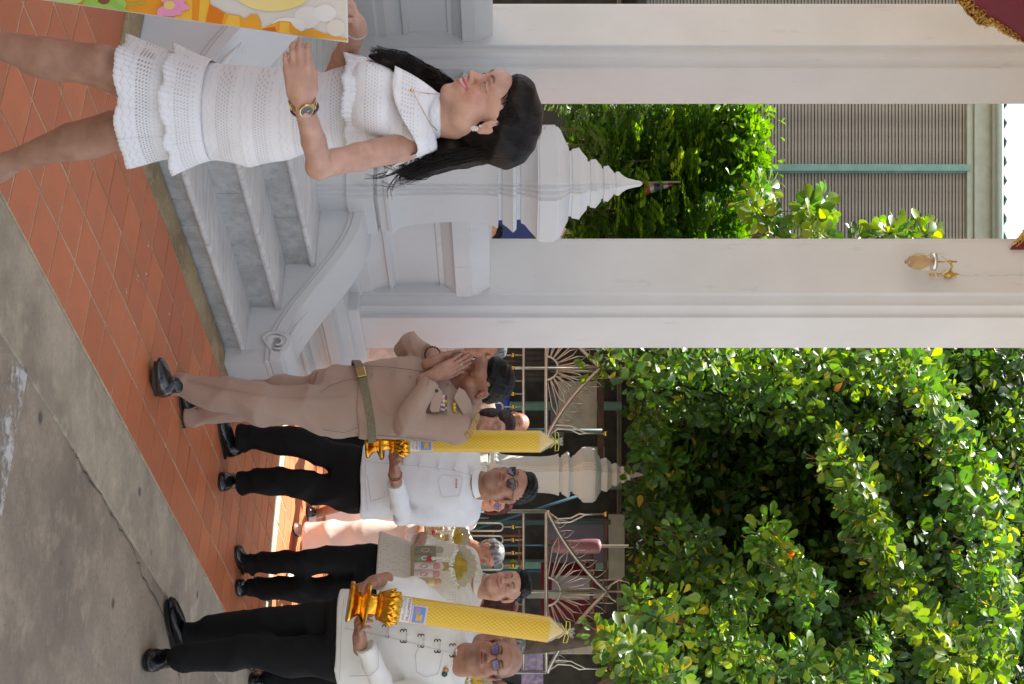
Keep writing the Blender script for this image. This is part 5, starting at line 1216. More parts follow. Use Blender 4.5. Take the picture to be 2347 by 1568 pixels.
# ---- gift baskets of toiletries under tulle
def gift(lab, c, yaw, sc_=1., items=None, w=.26, hgt=.24):
    c = Vector(c); u = Vector((math.cos(yaw), -math.sin(yaw), 0)); v = Vector((math.sin(yaw), math.cos(yaw), 0)); z = Vector((0, 0, 1)); AX = (u, v, z); Gf = empty('gift_hamper', c, lab, 'gift basket', 'gift hampers with gold bows')
    q = MB(); q.box(c - z * .008, (w / 2 * sc_, .06 * sc_, .008), AX); q.build('tray', mat('tray_card', (.3, .2, .1), .6), Gf, bevel=.003)
    items = items or [((.05, .06, .08), (.25, .3, .2), 'can'), ((.05, .2, .06), (.75, .8, .78), 'bottle'), ((.78, .75, .76), (.7, .1, .25), 'bottle'), ((.8, .72, .72), (.7, .15, .2), 'bottle'), ((.75, .6, .2), (.6, .2, .1), 'can')]
    nI = len(items)
    for i, (c1, c2, kind) in enumerate(items):
        p = c + u * ((i + .5) / nI - .5) * w * sc_ * .95 + v * rng.uniform(-.01, .01); hh = hgt * sc_ * rng.uniform(.6, .72); r = w * sc_ / nI * .5
        q = MB(); q.lathe(p, [(.004, 0), (r, .002), (r, hh * .72), (r * (.95 if kind == 'can' else .8), hh * .76), (.003, hh * .77)], 16, AX); o = q.build(kind if kind == 'bottle' else 'can', mat('pack_' + kind, c1, .3, c2=tuple(x * .7 for x in c1), scale=30), Gf, smooth='auto')
        q = MB(); q.lathe(p + z * hh * .762, [(.003, 0), (r * .8, .001), (r * .78, hh * .2), (r * .5, hh * .26), (.003, hh * .26)], 14, AX); q.build('cap', mat('pack_cap', c2, .3), o, smooth='auto')
        q = MB(); f = p - v * (r + .0015) + z * hh * .4       # oval emblem on the pack
        q.ring_loft([[f + u * (r * .55 * math.cos(a)) + z * (hh * .16 * math.sin(a)) - v * d + v * (r * .2 * abs(math.cos(a))) for a in [k * math.pi / 8 for k in range(16)]] for d in (0, .001)]); q.build('emblem', mat('pack_print', c2, .4), o)
    net = nodes('tulle'); tm, tn, tl, tb = net; tb.inputs['Base Color'].default_value = (.5, .4, .24, 1); tb.inputs['Alpha'].default_value = .34; tb.inputs['Roughness'].default_value = .5
    q = MB(); prof = []; 
    def sheet(rows, name, m_):
        q = MB(); q.ring_loft(rows, False, False); return q.build(name, m_, Gf, smooth=True)
    sheet([[c + u * (w / 2 * sc_ * 1.04 * cx) + v * (-.075 * sc_ * (1 - .35 * abs(cx) ** 3)) + z * zz for cx in [k / 8 - 1 for k in range(17)]] for zz in (0, hgt * sc_ * .3, hgt * sc_ * .7, hgt * sc_ * .98)], 'tulle_wrap', tm)
    # pleated fan
    fm = cloth('gold_organza', (.62, .52, .34), sheen=.5); top = c + z * (hgt * sc_ * .98); rows = []
    for rr in (.02, .07, .125): rows.append([top - v * (.03 + (.008 if k % 2 else -.008) * rr / .1) + (u * math.sin(a) + z * math.cos(a)) * rr * sc_ * (1 + .05 * math.cos(k * 1.3)) for k, a in enumerate([R(-82 + 164 * j / 44) for j in range(45)])])
    sheet(rows, 'pleated_fan', fm)
    gb = mat('gold_satin_ribbon', (.42, .27, .03), .25, .5, .3, 30)
    q = MB(); kn = top - v * .055 * sc_
    for sg in (-1, 1):
        for aa in (.5, 1.25): 
            d = u * math.cos(aa) * sg + z * math.sin(aa); e = d.cross(v); q.plate([kn, kn + d * .05 * sc_ + e * .022, kn + d * .075 * sc_ + e * .01, kn + d * .075 * sc_ - e * .012, kn + d * .05 * sc_ - e * .02], v * .008)
    q.plate([kn + u * .02 - z * .0, kn - u * .02, kn - u * .026 - z * .07, kn - z * .058, kn + u * .026 - z * .07], v * .006); q.build('gold_bow', gb, Gf, smooth='auto', bevel=.002)
    q = MB()      # jasmine garland: two strings of buds with red ends
    for i in range(26):
        a = i / 25; p = kn + u * (.10 * (a - .5) * 2 * sc_) + z * (-.018 + .03 * (a - .5) ** 2 * 4) - v * .018; 
        for _ in range(3): q.ball(p + Vector((rng.uniform(-.006, .006), rng.uniform(-.004, .004), rng.uniform(-.009, .009))), (.0052, .0052, .009), 6, 4)
    for i in range(16): 
        p = kn - u * .045 - z * (.02 + .007 * i) - v * .016
        for _ in range(3): q.ball(p + Vector((rng.uniform(-.007, .007), rng.uniform(-.004, .004), 0)), (.005, .005, .008), 6, 4)
    tag(q.build('jasmine_garland', mat('jasmine', (.72, .7, .55), .6), Gf, smooth=True), kind='stuff')
    q = MB()
    for i in range(9): q.ball(kn - u * .045 - z * (.14 + rng.uniform(-.01, .01)) - v * .018 + u * rng.uniform(-.012, .012), .008, 6, 4)
    tag(q.build('red_flowers', mat('red_petals', (.5, .01, .03), .6), Gf, smooth=True), kind='stuff'); return Gf

def seam(o, pts, d0, c=(.5, .49, .48), r=.0013, name='seam', close=False):
    fine_ = catmull2(pts, len(pts) * 4); q = MB(); q.tube([P(X, Y, surf_y(o, P3(X, Y, d0)) - .001) for X, Y in fine_], r, 4); return q.build(name, mat('seam_thread', c, .9), o)
def catmull2(pts, n):
    out = []
    for i in range(n):
        u = i / (n - 1) * (len(pts) - 1); k = min(int(u), len(pts) - 2); t = u - k; out.append((pts[k][0] * (1 - t) + pts[k + 1][0] * t, pts[k][1] * (1 - t) + pts[k + 1][1] * t))
    return out
# ================================================================ people
def person(x, y, lab): return empty('person', (x, y, 0), lab, 'person')
def P3(*a): return np.array(P(*a))
# ---------------------------------------------------------------- bald man with the tall candle
def bald_man():
    T = person(1.42, 6.35, 'bald bearded man in a white shirt with black knot fastenings holding the larger tall candle')
    yaw = R(12); c = P3(1130, 1511, 6.3); nb = P3(1052, 1512, 6.38)
    hd = head(c, .259, R(17), R(-2), R(2), skin='mid', fat=.9, hair='bald', stub=.85, brow=1.5, neck_to=nb, eyes='narrow')
    # hands on the tray of the pedestal
    g = sdf_for([P3(822, 1322, 5.95), P3(860, 1335, 6.0)], .14, .0042)
    w1 = P3(858, 1334, 5.98); t1 = hand(g, w1, P3(822, 1344, 5.9) - w1, V3(.75, .1, .35), -1, (.75, .8, .85, .9), .18, .25, .04); g.cone(w1 - unit(P3(822, 1344, 5.9) - w1) * .08, w1, .03, .026)
    h1 = skin_mesh(g, 'mid', t1)
    g = sdf_for([P3(830, 1465, 5.97), P3(815, 1415, 5.9)], .15, .0042)
    w2 = P3(824, 1462, 5.97); t2 = hand(g, w2, P3(820, 1416, 5.88) - w2, V3(-.1, .35, .85), -1, (.7, .8, .85, .9), .185, .35, .04); g.cone(w2 - unit(P3(820, 1416, 5.88) - w2) * .08, w2, .032, .027)
    h2 = skin_mesh(g, 'mid', t2)
    legs = [[P3(800, 1425, 6.52), P3(600, 1432, 6.5), P3(436, 1450, 6.62)], [P3(800, 1512, 6.4), P3(600, 1498, 6.3), P3(412, 1505, 6.26)]]
    un = body_under([(P3(830, 1470, 6.45), .1), (P3(950, 1490, 6.42), .1), (P3(1020, 1505, 6.42), .08), (nb, .05)], [[(p, r) for p, r in zip(l_, (.08, .055, .04))] for l_ in legs], 'mid')
    finish(T, hd, [h1, h2, un], 'mid')
    trousers(T, P3(815, 1468, 6.45), yaw, .2, .15, legs, (.112, .083, .068), M['black_cloth'], seed=3, amp=.014)
    s_l, s_r = P3(1022, 1412, 6.42), P3(1022, 1600, 6.4)
    st_ = [(P3(778, 1463, 6.44), .232, .165, .16), (P3(850, 1470, 6.43), .222, .17, .155), (P3(930, 1485, 6.42), .21, .165, .14), (P3(1000, 1500, 6.42), .2, .14, .125), (P3(1040, 1508, 6.41), .14, .1, .1)]
    a1 = [P3(1018, 1412, 6.4), P3(955, 1352, 6.24), P3(872, 1334, 6.02)]; a2 = [P3(1018, 1596, 6.38), P3(885, 1588, 6.12), P3(838, 1483, 6.0)]
    sh = shirt(T, st_, [a1, a2], [(.066, .052, .042), (.068, .057, .047)], M['white_linen'], yaw, P3(1052, 1510, 6.4), [s_l, s_r], seed=5, amp=.011)
    collar(T, P3(1046, 1511, 6.385), (0, -.1, 1), .077, .073, .03, M['white_linen'], yaw=yaw)
    # knot fastenings: two black double loops per row on a raised placket
    fr = lambda X, Y, d: Vector(P3(X, Y, d))
    q = MB(); pf = []
    rows = [(884, 1447), (925, 1458), (965, 1469), (1003, 1481), (1038, 1491)]
    for i, (X, Y) in enumerate(rows):
        d_ = surf_y(sh, P3(X, Y, 6.2)) - .003; o = MB()
        for sg in (-1, 1):
            for kk in (-1, 1):
                cc = P(X + kk * 3.6, Y + sg * 11, d_)
                o.tube([cc + Vector((sg * .008 * math.cos(a), 0, .0075 * math.sin(a))) for a in [R(-110 + 36 * j) for j in range(7)]], .0026, 5)
        o.build('knot_fastening', M['black_cloth'], sh, smooth=True)
        o = MB(); o.tube([P(X + 8, Y - 16, d_), P(X + 8, Y, d_ - .002), P(X + 8, Y + 14, d_)], .0024, 5); o.ball(P(X + 8, Y, d_ - .004), (.006, .005, .006), 8, 6); o.build('cord', M['white_linen'], sh, smooth=True)
    for X, Y, m_, nm in ((1022, 1536, mat('pin_gold', (.6, .3, .12), .4, .5, .5, 90), 'lapel_pin'), (1019, 1545, mat('pin_green', (.02, .09, .07), .4, .3, .5, 90), 'lapel_badge')):
        d_ = surf_y(sh, P3(X, Y, 6.2)) - .004; o = MB(); o.lathe(P(X, Y, d_), [(.001, -.003), (.013, -.002), (.014, .001), (.006, .004), (.001, .004)], 8, (Vector((1, 0, 0)), Vector((0, 0, 1)), Vector((0, -1, 0)))); o.build(nm, m_, sh)
        shoe(T, P3(0, 1476, 6.72) * [1, 1, 0], P3(0, 1380, 6.56) * [1, 1, 0]); shoe(T, P3(0, 1508, 6.44) * [1, 1, 0], P3(0, 1516, 6.16) * [1, 1, 0], wdt=.052)
    seam(sh, [(1060, 1500), (1010, 1491), (950, 1475), (880, 1458), (790, 1440)], 6.2); seam(sh, [(1015, 1496), (1005, 1545), (975, 1552), (955, 1540), (952, 1500), (960, 1485)], 6.2); seam(sh, [(865, 1470), (868, 1530), (850, 1548), (800, 1550)], 6.2); seam(sh, [(788, 1370), (782, 1440), (780, 1510), (778, 1560)], 6.2)
    spectacles(T, hd, (.02, .015, .012), tint=(.12, .12, .3, .62))
    return T
def surf_y(o, p, default=None):
    """distance of the front surface of a garment along the line of sight through p"""
    V = verts(o.data); u = V[:, 0] / V[:, 1] - p[0] / p[1]; w = (V[:, 2] - CH) / V[:, 1] - (p[2] - CH) / p[1]; m_ = (u * u + w * w) < (.014 / p[1]) ** 2 * 1.5
    return float(V[m_, 1].min()) if m_.any() else float(p[1])
def spectacles(parent, hd, fc, tint=(.3, .3, .3, .2), shape='rect', name='glasses'):
    L = lambda x, y, z: Vector(hd.L(x, y, z)); fm = mat('glasses_frame', fc, .3, .3); gm, n, l, b = nodes('tinted_lens'); b.inputs['Base Color'].default_value = (*tint[:3], 1); b.inputs['Alpha'].default_value = tint[3]; b.inputs['Roughness'].default_value = .05; b.inputs['Coat Weight'].default_value = .6
    q = MB(); e_ = None
    for s in (-1, 1):
        if shape == 'rect': out = [(s * x, z) for x, z in ((.010, .022), (.012, .027), (.047, .029), (.052, .024), (.050, .008), (.044, .001), (.018, .0), (.012, .007))]
        elif shape == 'round': out = [(s * (.031 + .0205 * math.cos(a)), .012 + .018 * math.sin(a)) for a in [k * math.pi / 8 for k in range(16)]]
        else: out = [(s * x, z) for x, z in ((.008, .024), (.03, .029), (.055, .031), (.057, .022), (.052, .004), (.042, -.007), (.026, -.008), (.013, .0), (.008, .012))]
        pts = [L(x, -.104 + .010 * (abs(x) / .05) ** 2, z) for x, z in out]; q.tube(pts + [pts[0]], .0013 if shape != 'dark' else .002, 5)
        q.tube([L(s * .052, -.093, .023), L(s * .072, -.06, .022), L(s * .08, .0, .02), L(s * .081, .02, .012)], .0016, 5)
        g = MB(); g.plate(pts, L(0, .001, 0) - L(0, 0, 0)); lens = (pts, g)
        if s == -1: l1 = g
        else: l2 = g
    q.tube([L(-.010, -.104, .018), L(0, -.107, .02), L(.010, -.104, .018)], .0014, 5)
    o = q.build(name, fm, parent, smooth=True); l1.build('lens', gm, o); l2.build('lens', gm, o); return o
bald_man()
candle('larger tall yellow honeycomb candle held by the bald man', P(838, 1384, 5.9) , P(1256, 1443, 6.0), .0545, 0, -1, 1)
# ---------------------------------------------------------------- man in sunglasses
def sunglasses_man():
    T = person(.72, 7.8, 'man in sunglasses and white knot buttoned jacket carrying a candle')
    yaw = R(22); c = P3(1165, 1112, 7.72); nb = P3(1088, 1112, 7.78)
    hd = head(c, .28, R(27), R(2), R(-2), skin='mid', fat=.6, hair='short', stub=.55, neck_to=nb, brow=1.1)
    w = P3(905, 1082, 7.2); g = sdf_for([w, P3(905, 1030, 7.1)], .14, .005)
    t = hand(g, w, P3(898, 1028, 7.08) - w, V3(.1, .6, .75), -1, (1.0, 1.1, 1.15, 1.2), .19, .9, .03); g.cone(w - unit(P3(898, 1028, 7.08) - w) * .08, w, .032, .028); h1 = skin_mesh(g, 'mid', t)
    legs = [[P3(800, 1062, 7.85), P3(680, 1012, 7.8), P3(556, 1002, 7.82)], [P3(800, 1130, 7.8), P3(690, 1108, 7.75), P3(562, 1101, 7.82)]]
    un = body_under([(P3(840, 1105, 7.8), .09), (P3(950, 1110, 7.8), .1), (P3(1050, 1112, 7.8), .08), (nb, .05)], [[(p, r) for p, r in zip(l_, (.08, .055, .04))] for l_ in legs], 'mid')
    finish(T, hd, [h1, un], 'mid')
    trousers(T, P3(830, 1105, 7.8), yaw, .19, .14, legs, (.105, .086, .076), M['black_cloth'], seed=8, amp=.014)
    st_ = [(P3(832, 1105, 7.8), .215, .165, .15), (P3(900, 1108, 7.8), .205, .165, .145), (P3(990, 1110, 7.8), .205, .16, .14), (P3(1060, 1112, 7.8), .195, .125, .12), (P3(1085, 1112, 7.8), .13, .09, .09)]
    a1 = [P3(1066, 1180, 7.8), P3(925, 1184, 7.62), P3(905, 1106, 7.28)]; a2 = [P3(1066, 1042, 7.85), P3(930, 1010, 7.8), P3(900, 990, 7.5)]
    sh = shirt(T, st_, [a1, a2], [(.068, .058, .048), (.066, .055, .045)], M['white_cotton'], yaw, P3(1094, 1112, 7.8), [P3(1072, 1172, 7.8), P3(1072, 1048, 7.84)], seed=12, amp=.0115)
    collar(T, P3(1092, 1110, 7.76), (0, -.15, 1), .082, .078, .035, M['white_cotton'], yaw=yaw)
    for i, (X, Y) in enumerate(((962, 1062), (1004, 1066), (1042, 1070), (1080, 1082))):
        d_ = surf_y(sh, P3(X, Y, 7.6)) - .003; o = MB()
        for dz in (-2.2, 2.2): o.tube([P(X + dz, Y - 15, d_), P(X + dz, Y, d_ - .003), P(X + dz, Y + 15, d_)], .0028, 5)
        o.ball(P(X, Y + 4, d_ - .006), (.008, .007, .008), 8, 6); o.build('knot_fastening', M['white_cotton'], sh, smooth=True)
    q = MB(); d_ = surf_y(sh, P3(1046, 1109, 7.6)) - .004; q.plate([P(1044, 1098, d_), P(1048, 1098, d_), P(1048, 1119, d_), P(1044, 1119, d_)], (0, .002, 0)); q.build('lapel_ribbon', mat('red_white_pin', (.6, .5, .5), .4, c2=(.4, .03, .06), scale=90), sh)
    q = MB(); ax_ = unit(P3(898, 1028, 7.08) - w); 
    u_ = unit(np.cross(ax_, [0, 0, 1])); v_ = np.cross(ax_, u_)
    q.tube([Vector(w - ax_ * .03 + (u_ * math.cos(a) + v_ * math.sin(a)) * .034) for a in [k * math.pi / 10 for k in range(21)]], .003, 5); q.build('red_bracelet', mat('red_thread', (.35, .02, .05), .6), T, smooth=True)
    q = MB()
    for k in range(14): a = k * math.pi / 7; q.ball(Vector(w - ax_ * .018 + (u_ * math.cos(a) + v_ * math.sin(a)) * .033), .0062, 8, 6)
    q.build('bead_bracelet', mat('amber_bead', (.4, .18, .04), .3, c2=(.05, .1, .06), scale=60), T, smooth=True)
    shoe(T, P3(0, 1042, 7.9) * [1, 1, 0], P3(0, 958, 7.7) * [1, 1, 0], wdt=.05); shoe(T, P3(0, 1102, 7.98) * [1, 1, 0], P3(0, 1105, 7.7) * [1, 1, 0], wdt=.055)
    seam(sh, [(1090, 1092), (1042, 1078), (962, 1068), (880, 1062), (842, 1058)], 7.6, (.52, .52, .54)); seam(sh, [(1060, 1095), (1054, 1136), (1012, 1140), (1004, 1100), (1012, 1088), (1060, 1092)], 7.6, (.52, .52, .54)); seam(sh, [(900, 1075), (880, 1140), (850, 1150), (842, 1090)], 7.6, (.52, .52, .54)); seam(sh, [(840, 1040), (836, 1100), (842, 1170)], 7.6, (.52, .52, .54))
    spectacles(T, hd, (.03, .02, .03), tint=(.035, .015, .035, .93), shape='dark', name='sunglasses')
sunglasses_man()
candle('tall yellow honeycomb candle upright between the uniformed man and the man in sunglasses', P(874, 1011, 6.95), P(1238, 1012, 6.95), .0545, 0, 1, 2)
# ---------------------------------------------------------------- man with the gift hamper
def gift_man():
    T = person(1.4, 8.2, 'black haired man in embroidered cream shirt and black trousers carrying the nearer gift hamper')
    yaw = R(22); c = P3(1158, 1344, 8.15); nb = P3(1092, 1342, 8.22)
    hd = head(c, .262, R(27), R(0), R(9), skin='fair', fat=.2, hair='quiff', mouth='smile', neck_to=nb, brow=1.1, eyes='narrow')
    pts = [P3(950, 1262, 7.95), P3(945, 1315, 7.9)]; g = sdf_for(pts, .14, .005)
    w = P3(960, 1249, 8.02); t = hand(g, w, P3(945, 1285, 7.88) - w, V3(0, -.4, 1), 1, (.3, .3, .35, .4), .185, .5, .03); g.cone(w - unit(P3(945, 1285, 7.88) - w) * .09, w, .032, .027)
    w2 = P3(958, 1362, 8.02); t += hand(g, w2, P3(944, 1322, 7.86) - w2, V3(0, -.4, 1), -1, (.3, .3, .35, .4), .185, .5, .03); g.cone(w2 - unit(P3(944, 1322, 7.86) - w2) * .09, w2, .032, .027)
    h1 = skin_mesh(g, 'mid', t)
    legs = [[P3(845, 1285, 8.3), P3(700, 1288, 8.15), P3(580, 1291, 8.28)], [P3(845, 1350, 8.25), P3(700, 1354, 8.2), P3(578, 1345, 8.3)]]
    un = body_under([(P3(870, 1314, 8.28), .09), (P3(1000, 1328, 8.26), .09), (P3(1060, 1338, 8.26), .075), (nb, .05)], [[(p, r) for p, r in zip(l_, (.08, .055, .04))] for l_ in legs], 'mid')
    finish(T, hd, [h1, un], 'mid')
    trousers(T, P3(880, 1318, 8.28), yaw, .175, .13, legs, (.1, .078, .066), M['black_cloth'], seed=15, amp=.014)
    st_ = [(P3(868, 1305, 8.28), .235, .17, .15), (P3(905, 1310, 8.28), .21, .155, .14), (P3(960, 1316, 8.28), .19, .145, .13), (P3(1020, 1328, 8.26), .195, .14, .13), (P3(1062, 1338, 8.26), .185, .12, .11), (P3(1085, 1342, 8.25), .12, .09, .09)]
    a1 = [P3(1064, 1276, 8.28), P3(968, 1246, 8.28), P3(960, 1240, 8.08)]; a2 = [P3(1064, 1404, 8.2), P3(960, 1412, 8.15), P3(955, 1375, 8.05)]
    sh = shirt(T, st_, [a1, a2], [(.064, .056, .048), (.064, .054, .044)], M['cream_cotton'], yaw, P3(1096, 1342, 8.25), [P3(1070, 1282, 8.28), P3(1070, 1398, 8.2)], seed=17, amp=.01)
    collar(T, P3(1094, 1342, 8.22), (0, -.12, 1), .08, .075, .045, M['cream_cotton'], yaw=yaw)
    thr = mat('brown_embroidery', (.3, .12, .05), .6)
    for X, Y in ((1052, 1322), (1062, 1330), (1055, 1340)):
        d_ = surf_y(sh, P3(X, Y, 8.1)) - .003; q = MB()
        for k in range(8): a = k * math.pi / 4; q.tube([P(X, Y, d_), P(X + 4 * math.sin(a), Y + 4 * math.cos(a), d_)], .0018, 4)
        tag(q.build('embroidered_star', thr, sh), kind='stuff')
    shoe(T, P3(0, 1304, 8.42) * [1, 1, 0], P3(0, 1262, 8.16) * [1, 1, 0], wdt=.052); shoe(T, P3(0, 1350, 8.45) * [1, 1, 0], P3(0, 1346, 8.18) * [1, 1, 0], wdt=.052)
gift_man()
gift('clear wrapped hamper of bottles and cans held by the man in the cream shirt', P(949, 1297, 7.78), R(5), 1.0, w=.235, hgt=.235)
# ---------------------------------------------------------------- man in khaki uniform
def uniform_man():
    T = person(.25, 6.55, 'man in khaki uniform bowing with palms pressed together at his face')
    yaw = R(50); c = P3(1104, 874, 6.54); nb = P3(1062, 912, 6.62); Kk = M['khaki']
    hd = head(c, .262, R(52), R(-38), R(-6), skin='tan', fat=.6, hair='short', eyes='closed', neck_to=nb, brow=.8)
    g = sdf_for([P3(998, 862, 6.4), P3(1080, 812, 6.45), P3(985, 808, 6.55)], .09, .0038)
    tip = P3(1080, 818, 6.44); w1 = P3(1000, 858, 6.4); d1 = unit(tip - w1); f_ = V3(-.5, .8, -.1)
    t = hand(g, w1, d1, f_, 1, (.06, .05, .06, .1), .2, .35, .02, .005, .1); g.cone(w1 - d1 * .07, w1, .034, .029)
    w2 = w1 + unit(f_) * .062 + V3(-.02, 0, -.01); d2 = unit(tip + unit(f_) * .03 - w2); t += hand(g, w2, d2, -f_, -1, (.05, .05, .05, .08), .2, .35, .02, .005, .1); w2b = P3(991, 810, 6.62); g.cone(w2b, w2, .034, .029)
    hnd = skin_mesh(g, 'mid', t)
    legs = [[P3(765, 940, 6.5), P3(585, 925, 6.36), P3(412, 884, 6.38)], [P3(765, 895, 6.72), P3(590, 915, 6.8), P3(440, 952, 6.86)]]
    un = body_under([(P3(830, 920, 6.63), .1), (P3(950, 918, 6.62), .1), (P3(1035, 920, 6.62), .08), (nb, .05)], [[(p, r) for p, r in zip(l_, (.08, .055, .04))] for l_ in legs], 'tan')
    finish(T, hd, [hnd, un], 'tan')
    trousers(T, P3(838, 921, 6.62), yaw, .185, .16, legs, (.115, .098, .066), Kk, seed=21, amp=.017, h=.0085)
    st_ = [(P3(826, 920, 6.62), .19, .165, .15), (P3(850, 919, 6.62), .198, .18, .155), (P3(915, 916, 6.61), .21, .195, .16), (P3(975, 920, 6.6), .215, .175, .16), (P3(1035, 925, 6.6), .2, .14, .14), (P3(1062, 924, 6.6), .12, .09, .1)]
    sn, sf = P3(1050, 980, 6.46), P3(1035, 852, 6.78)
    a1 = [P3(1042, 984, 6.44), P3(930, 972, 6.28), P3(985, 880, 6.34)]; a2 = [P3(1030, 846, 6.8), P3(935, 795, 6.76), P3(978, 808, 6.68)]
    sh = shirt(T, st_, [a1, a2], [(.07, .062, .05), (.068, .06, .05)], Kk, yaw, P3(1064, 918, 6.62), [sn, sf], seed=24, amp=.0115, h=.0075)
    # turned down collar, open at the throat
    nC = P3(1064, 908, 6.58)
    for s_, pts in ((1, [P3(1052, 888, 6.42), P3(1040, 912, 6.40), P3(1062, 950, 6.42), P3(1086, 948, 6.5), P3(1080, 920, 6.47), P3(1066, 895, 6.44)]),):
        q = MB(); q.plate([Vector(p) for p in pts], (.0, .008, -.002)); q.build('collar', Kk, sh, smooth='auto', bevel=.003)
    # belt
    V = verts(sh.data); q = MB(); rings = []; bc = V3(*P3(838, 920, 6.62)); 
    rt, bk = V3(math.cos(yaw), -math.sin(yaw), 0), V3(math.sin(yaw), math.cos(yaw), 0); nB = 40; ti = lambda x: .0
    for dr, dz in ((.196, -.019), (.207, -.019), (.207, .019), (.196, .019)):
        rings.append([Vector(bc + rt * (math.cos(a) * dr) + bk * (math.sin(a) * dr * .93) + V3(0, 0, dz + .062 * math.cos(a) * .9 - .01)) for a in [2 * math.pi * k / nB for k in range(nB)]])
    q.ring_loft(rings + [rings[0]], False); blt = q.build('belt', mat('olive_webbing', (.2, .175, .105), .7, var=.3, scale=80), T, smooth='auto')
    bkc = Vector((bc - bk * .207 * .93 + rt * .01 + V3(0, 0, -.008)).tolist()); q = MB(); q.box(bkc - Vector(bk.tolist()) * .004, (.034, .004, .022), (Vector((rt + V3(0, 0, .27)).tolist()).normalized(), Vector(bk.tolist()), Vector((V3(0, 0, 1) - rt * .27).tolist()).normalized())); q.build('belt_buckle', mat('brass_buckle', (.6, .38, .14), .25, 1), blt, bevel=.003)
    def on(X, Y, d0=6.4, off=.003): return P(X, Y, surf_y(sh, P3(X, Y, d0)) - off)
    q = MB(); pk = [(1028, 862), (1000, 868), (955, 862), (905, 858), (855, 852), (838, 850)]
    q2 = MB()
    for X, Y in ((853, 857), (899, 857), (941, 863), (1026, 881)):
        p = on(X, Y); o = MB(); o.lathe(p, [(.001, 0), (.0065, 0), (.0068, .002), (.005, .003), (.001, .002)], 12, (Vector((.8, -.6, 0)), Vector((0, 0, 1)), Vector((-.6, -.8, 0)))); o.build('button', mat('horn_button', (.3, .24, .17), .35), sh, smooth=True)
    q.tube([on(X, Y - 8, off=.001) for X, Y in ((1010, 868), (980, 862), (940, 855), (900, 850), (865, 848), (835, 846))], .0016, 4); q.build('placket_seam', mat('khaki_seam', (.16, .11, .085), .9), sh)
    # pocket flap with ribbons, wings and pins
    fl = [on(X, Y, off=.004) for X, Y in ((1002, 888), (986, 915), (983, 940), (990, 946), (1006, 944), (1014, 915), (1016, 896))]
    ym = sorted(v.y for v in fl)[4]; fl = [Vector((v.x, ym + max(-.012, min(.012, v.y - ym)), v.z)) for v in fl]; q = MB(); q.plate(fl, (0, .02, 0)); q.build('pocket_flap', Kk, sh, smooth='auto', bevel=.002)
    rib = [[(.6, .5, .2), (.7, .68, .68), (.6, .5, .2), (.25, .04, .3), (.7, .68, .7), (.25, .04, .3), (.7, .6, .6)], [(.7, .68, .68), (.65, .45, .05), (.7, .68, .7), (.65, .45, .05), (.7, .68, .7), (.2, .05, .25), (.7, .68, .7)], [(.02, .05, .35), (.5, .02, .03), (.65, .45, .05), (.02, .2, .06), (.5, .02, .03), (.65, .45, .05), (.02, .2, .06)]]
    for r_ in range(3):
        ro = empty('ribbon_bar', (0, 0, 0)); ro.parent = sh; ro.matrix_parent_inverse = parent_inv(sh)
        for i, cc in enumerate(rib[r_]):
            X0, Y0 = 1012 + r_ * 5.2, 904 + i * 5.2 + r_ * 1.5; a = on(X0 - 2.4, Y0, off=.007); b_ = on(X0 - 2.4, Y0 + 5, off=.007); c_ = on(X0 + 2.4, Y0 + 5.2, off=.007); e_ = on(X0 + 2.4, Y0 + .2, off=.007); dm = min(v.y for v in (a, b_, c_, e_))
            q = MB(); q.plate([Vector((v.x, dm + .5 * (v.y - dm) * 0 + (v.y - dm) * .6, v.z)) for v in (a, b_, c_, e_)], (0, .004, 0)); q.build('ribbon', mat('ribbon_silk', cc, .6), ro)
    q = MB(); gp_ = mat('gold_wire', (.6, .4, .06), .35, .5); pc = on(1041, 934, off=.008); 
    q.ball(pc, (.009, .005, .011), 8, 6)
    for sg, L_ in ((-1, 1), (1, 1)):
        for k in range(5): d = Vector((sg * .9, 0, .28 - k * .16 + .1)).normalized(); q.tube([pc, pc + d * (.036 - k * .003) + Vector((0, -.002, 0))], [.0032, .0014], 4)
    q.build('wing_badge', gp_, sh, smooth=True)
    for X, Y, nm, cc in ((1054, 927, 'round_pin', (.6, .4, .1)), (1001, 896, 'square_pin', (.03, .05, .03))):
        q = MB(); q.lathe(on(X, Y, off=.007), [(.001, -.002), (.0085, -.002), (.0085, .002), (.004, .004), (.001, .004)], 10, (Vector((1, 0, 0)), Vector((0, 0, 1)), Vector((0, -1, 0)))); q.build(nm, mat(nm, cc, .4, .4), sh)
    # shoulder board
    e1, e2 = Vector(P3(1066, 1003, 6.40)), Vector(P3(1092, 952, 6.46)); top_ = Vector((0, -.5, .9)).normalized(); d = (e2 - e1).normalized(); s_ = d.cross(top_).normalized()
    off = top_ * .012; q = MB(); q.plate([e1 + off + s_ * .024, e1 + off - s_ * .024, e2 + off - s_ * .018, e2 + off + d * .012, e2 + off + s_ * .018], -top_ * .006); eo = q.build('shoulder_board', mat('khaki_board', (.35, .25, .12), .6), sh, bevel=.002)
    q = MB()
    for k, w in enumerate((.05, .2, .35, .5)): a = e1.lerp(e2, w) + off + top_ * .002; q.box(a, (.004, .022, .0015), (d, s_, top_))
    q.tube([e1.lerp(e2, .72) + off + top_ * .003 + (d * math.cos(a) + s_ * math.sin(a)) * .012 for a in [k * math.pi / 6 for k in range(13)]], .0025, 5); q.build('gold_braid', mat('gold_braid', (.62, .36, .08), .45, .3, .3, 200), eo)
    ax_ = unit(w2 - w2b); u_ = unit(np.cross(ax_, [0, 0, 1])); v_ = np.cross(ax_, u_); q = MB()
    for k in range(18): a = k * math.pi / 9; q.ball(Vector(w2b.tolist()) + Vector(((u_ * math.cos(a) + v_ * math.sin(a)) * .035 + ax_ * .012).tolist()), .0062, 8, 6)
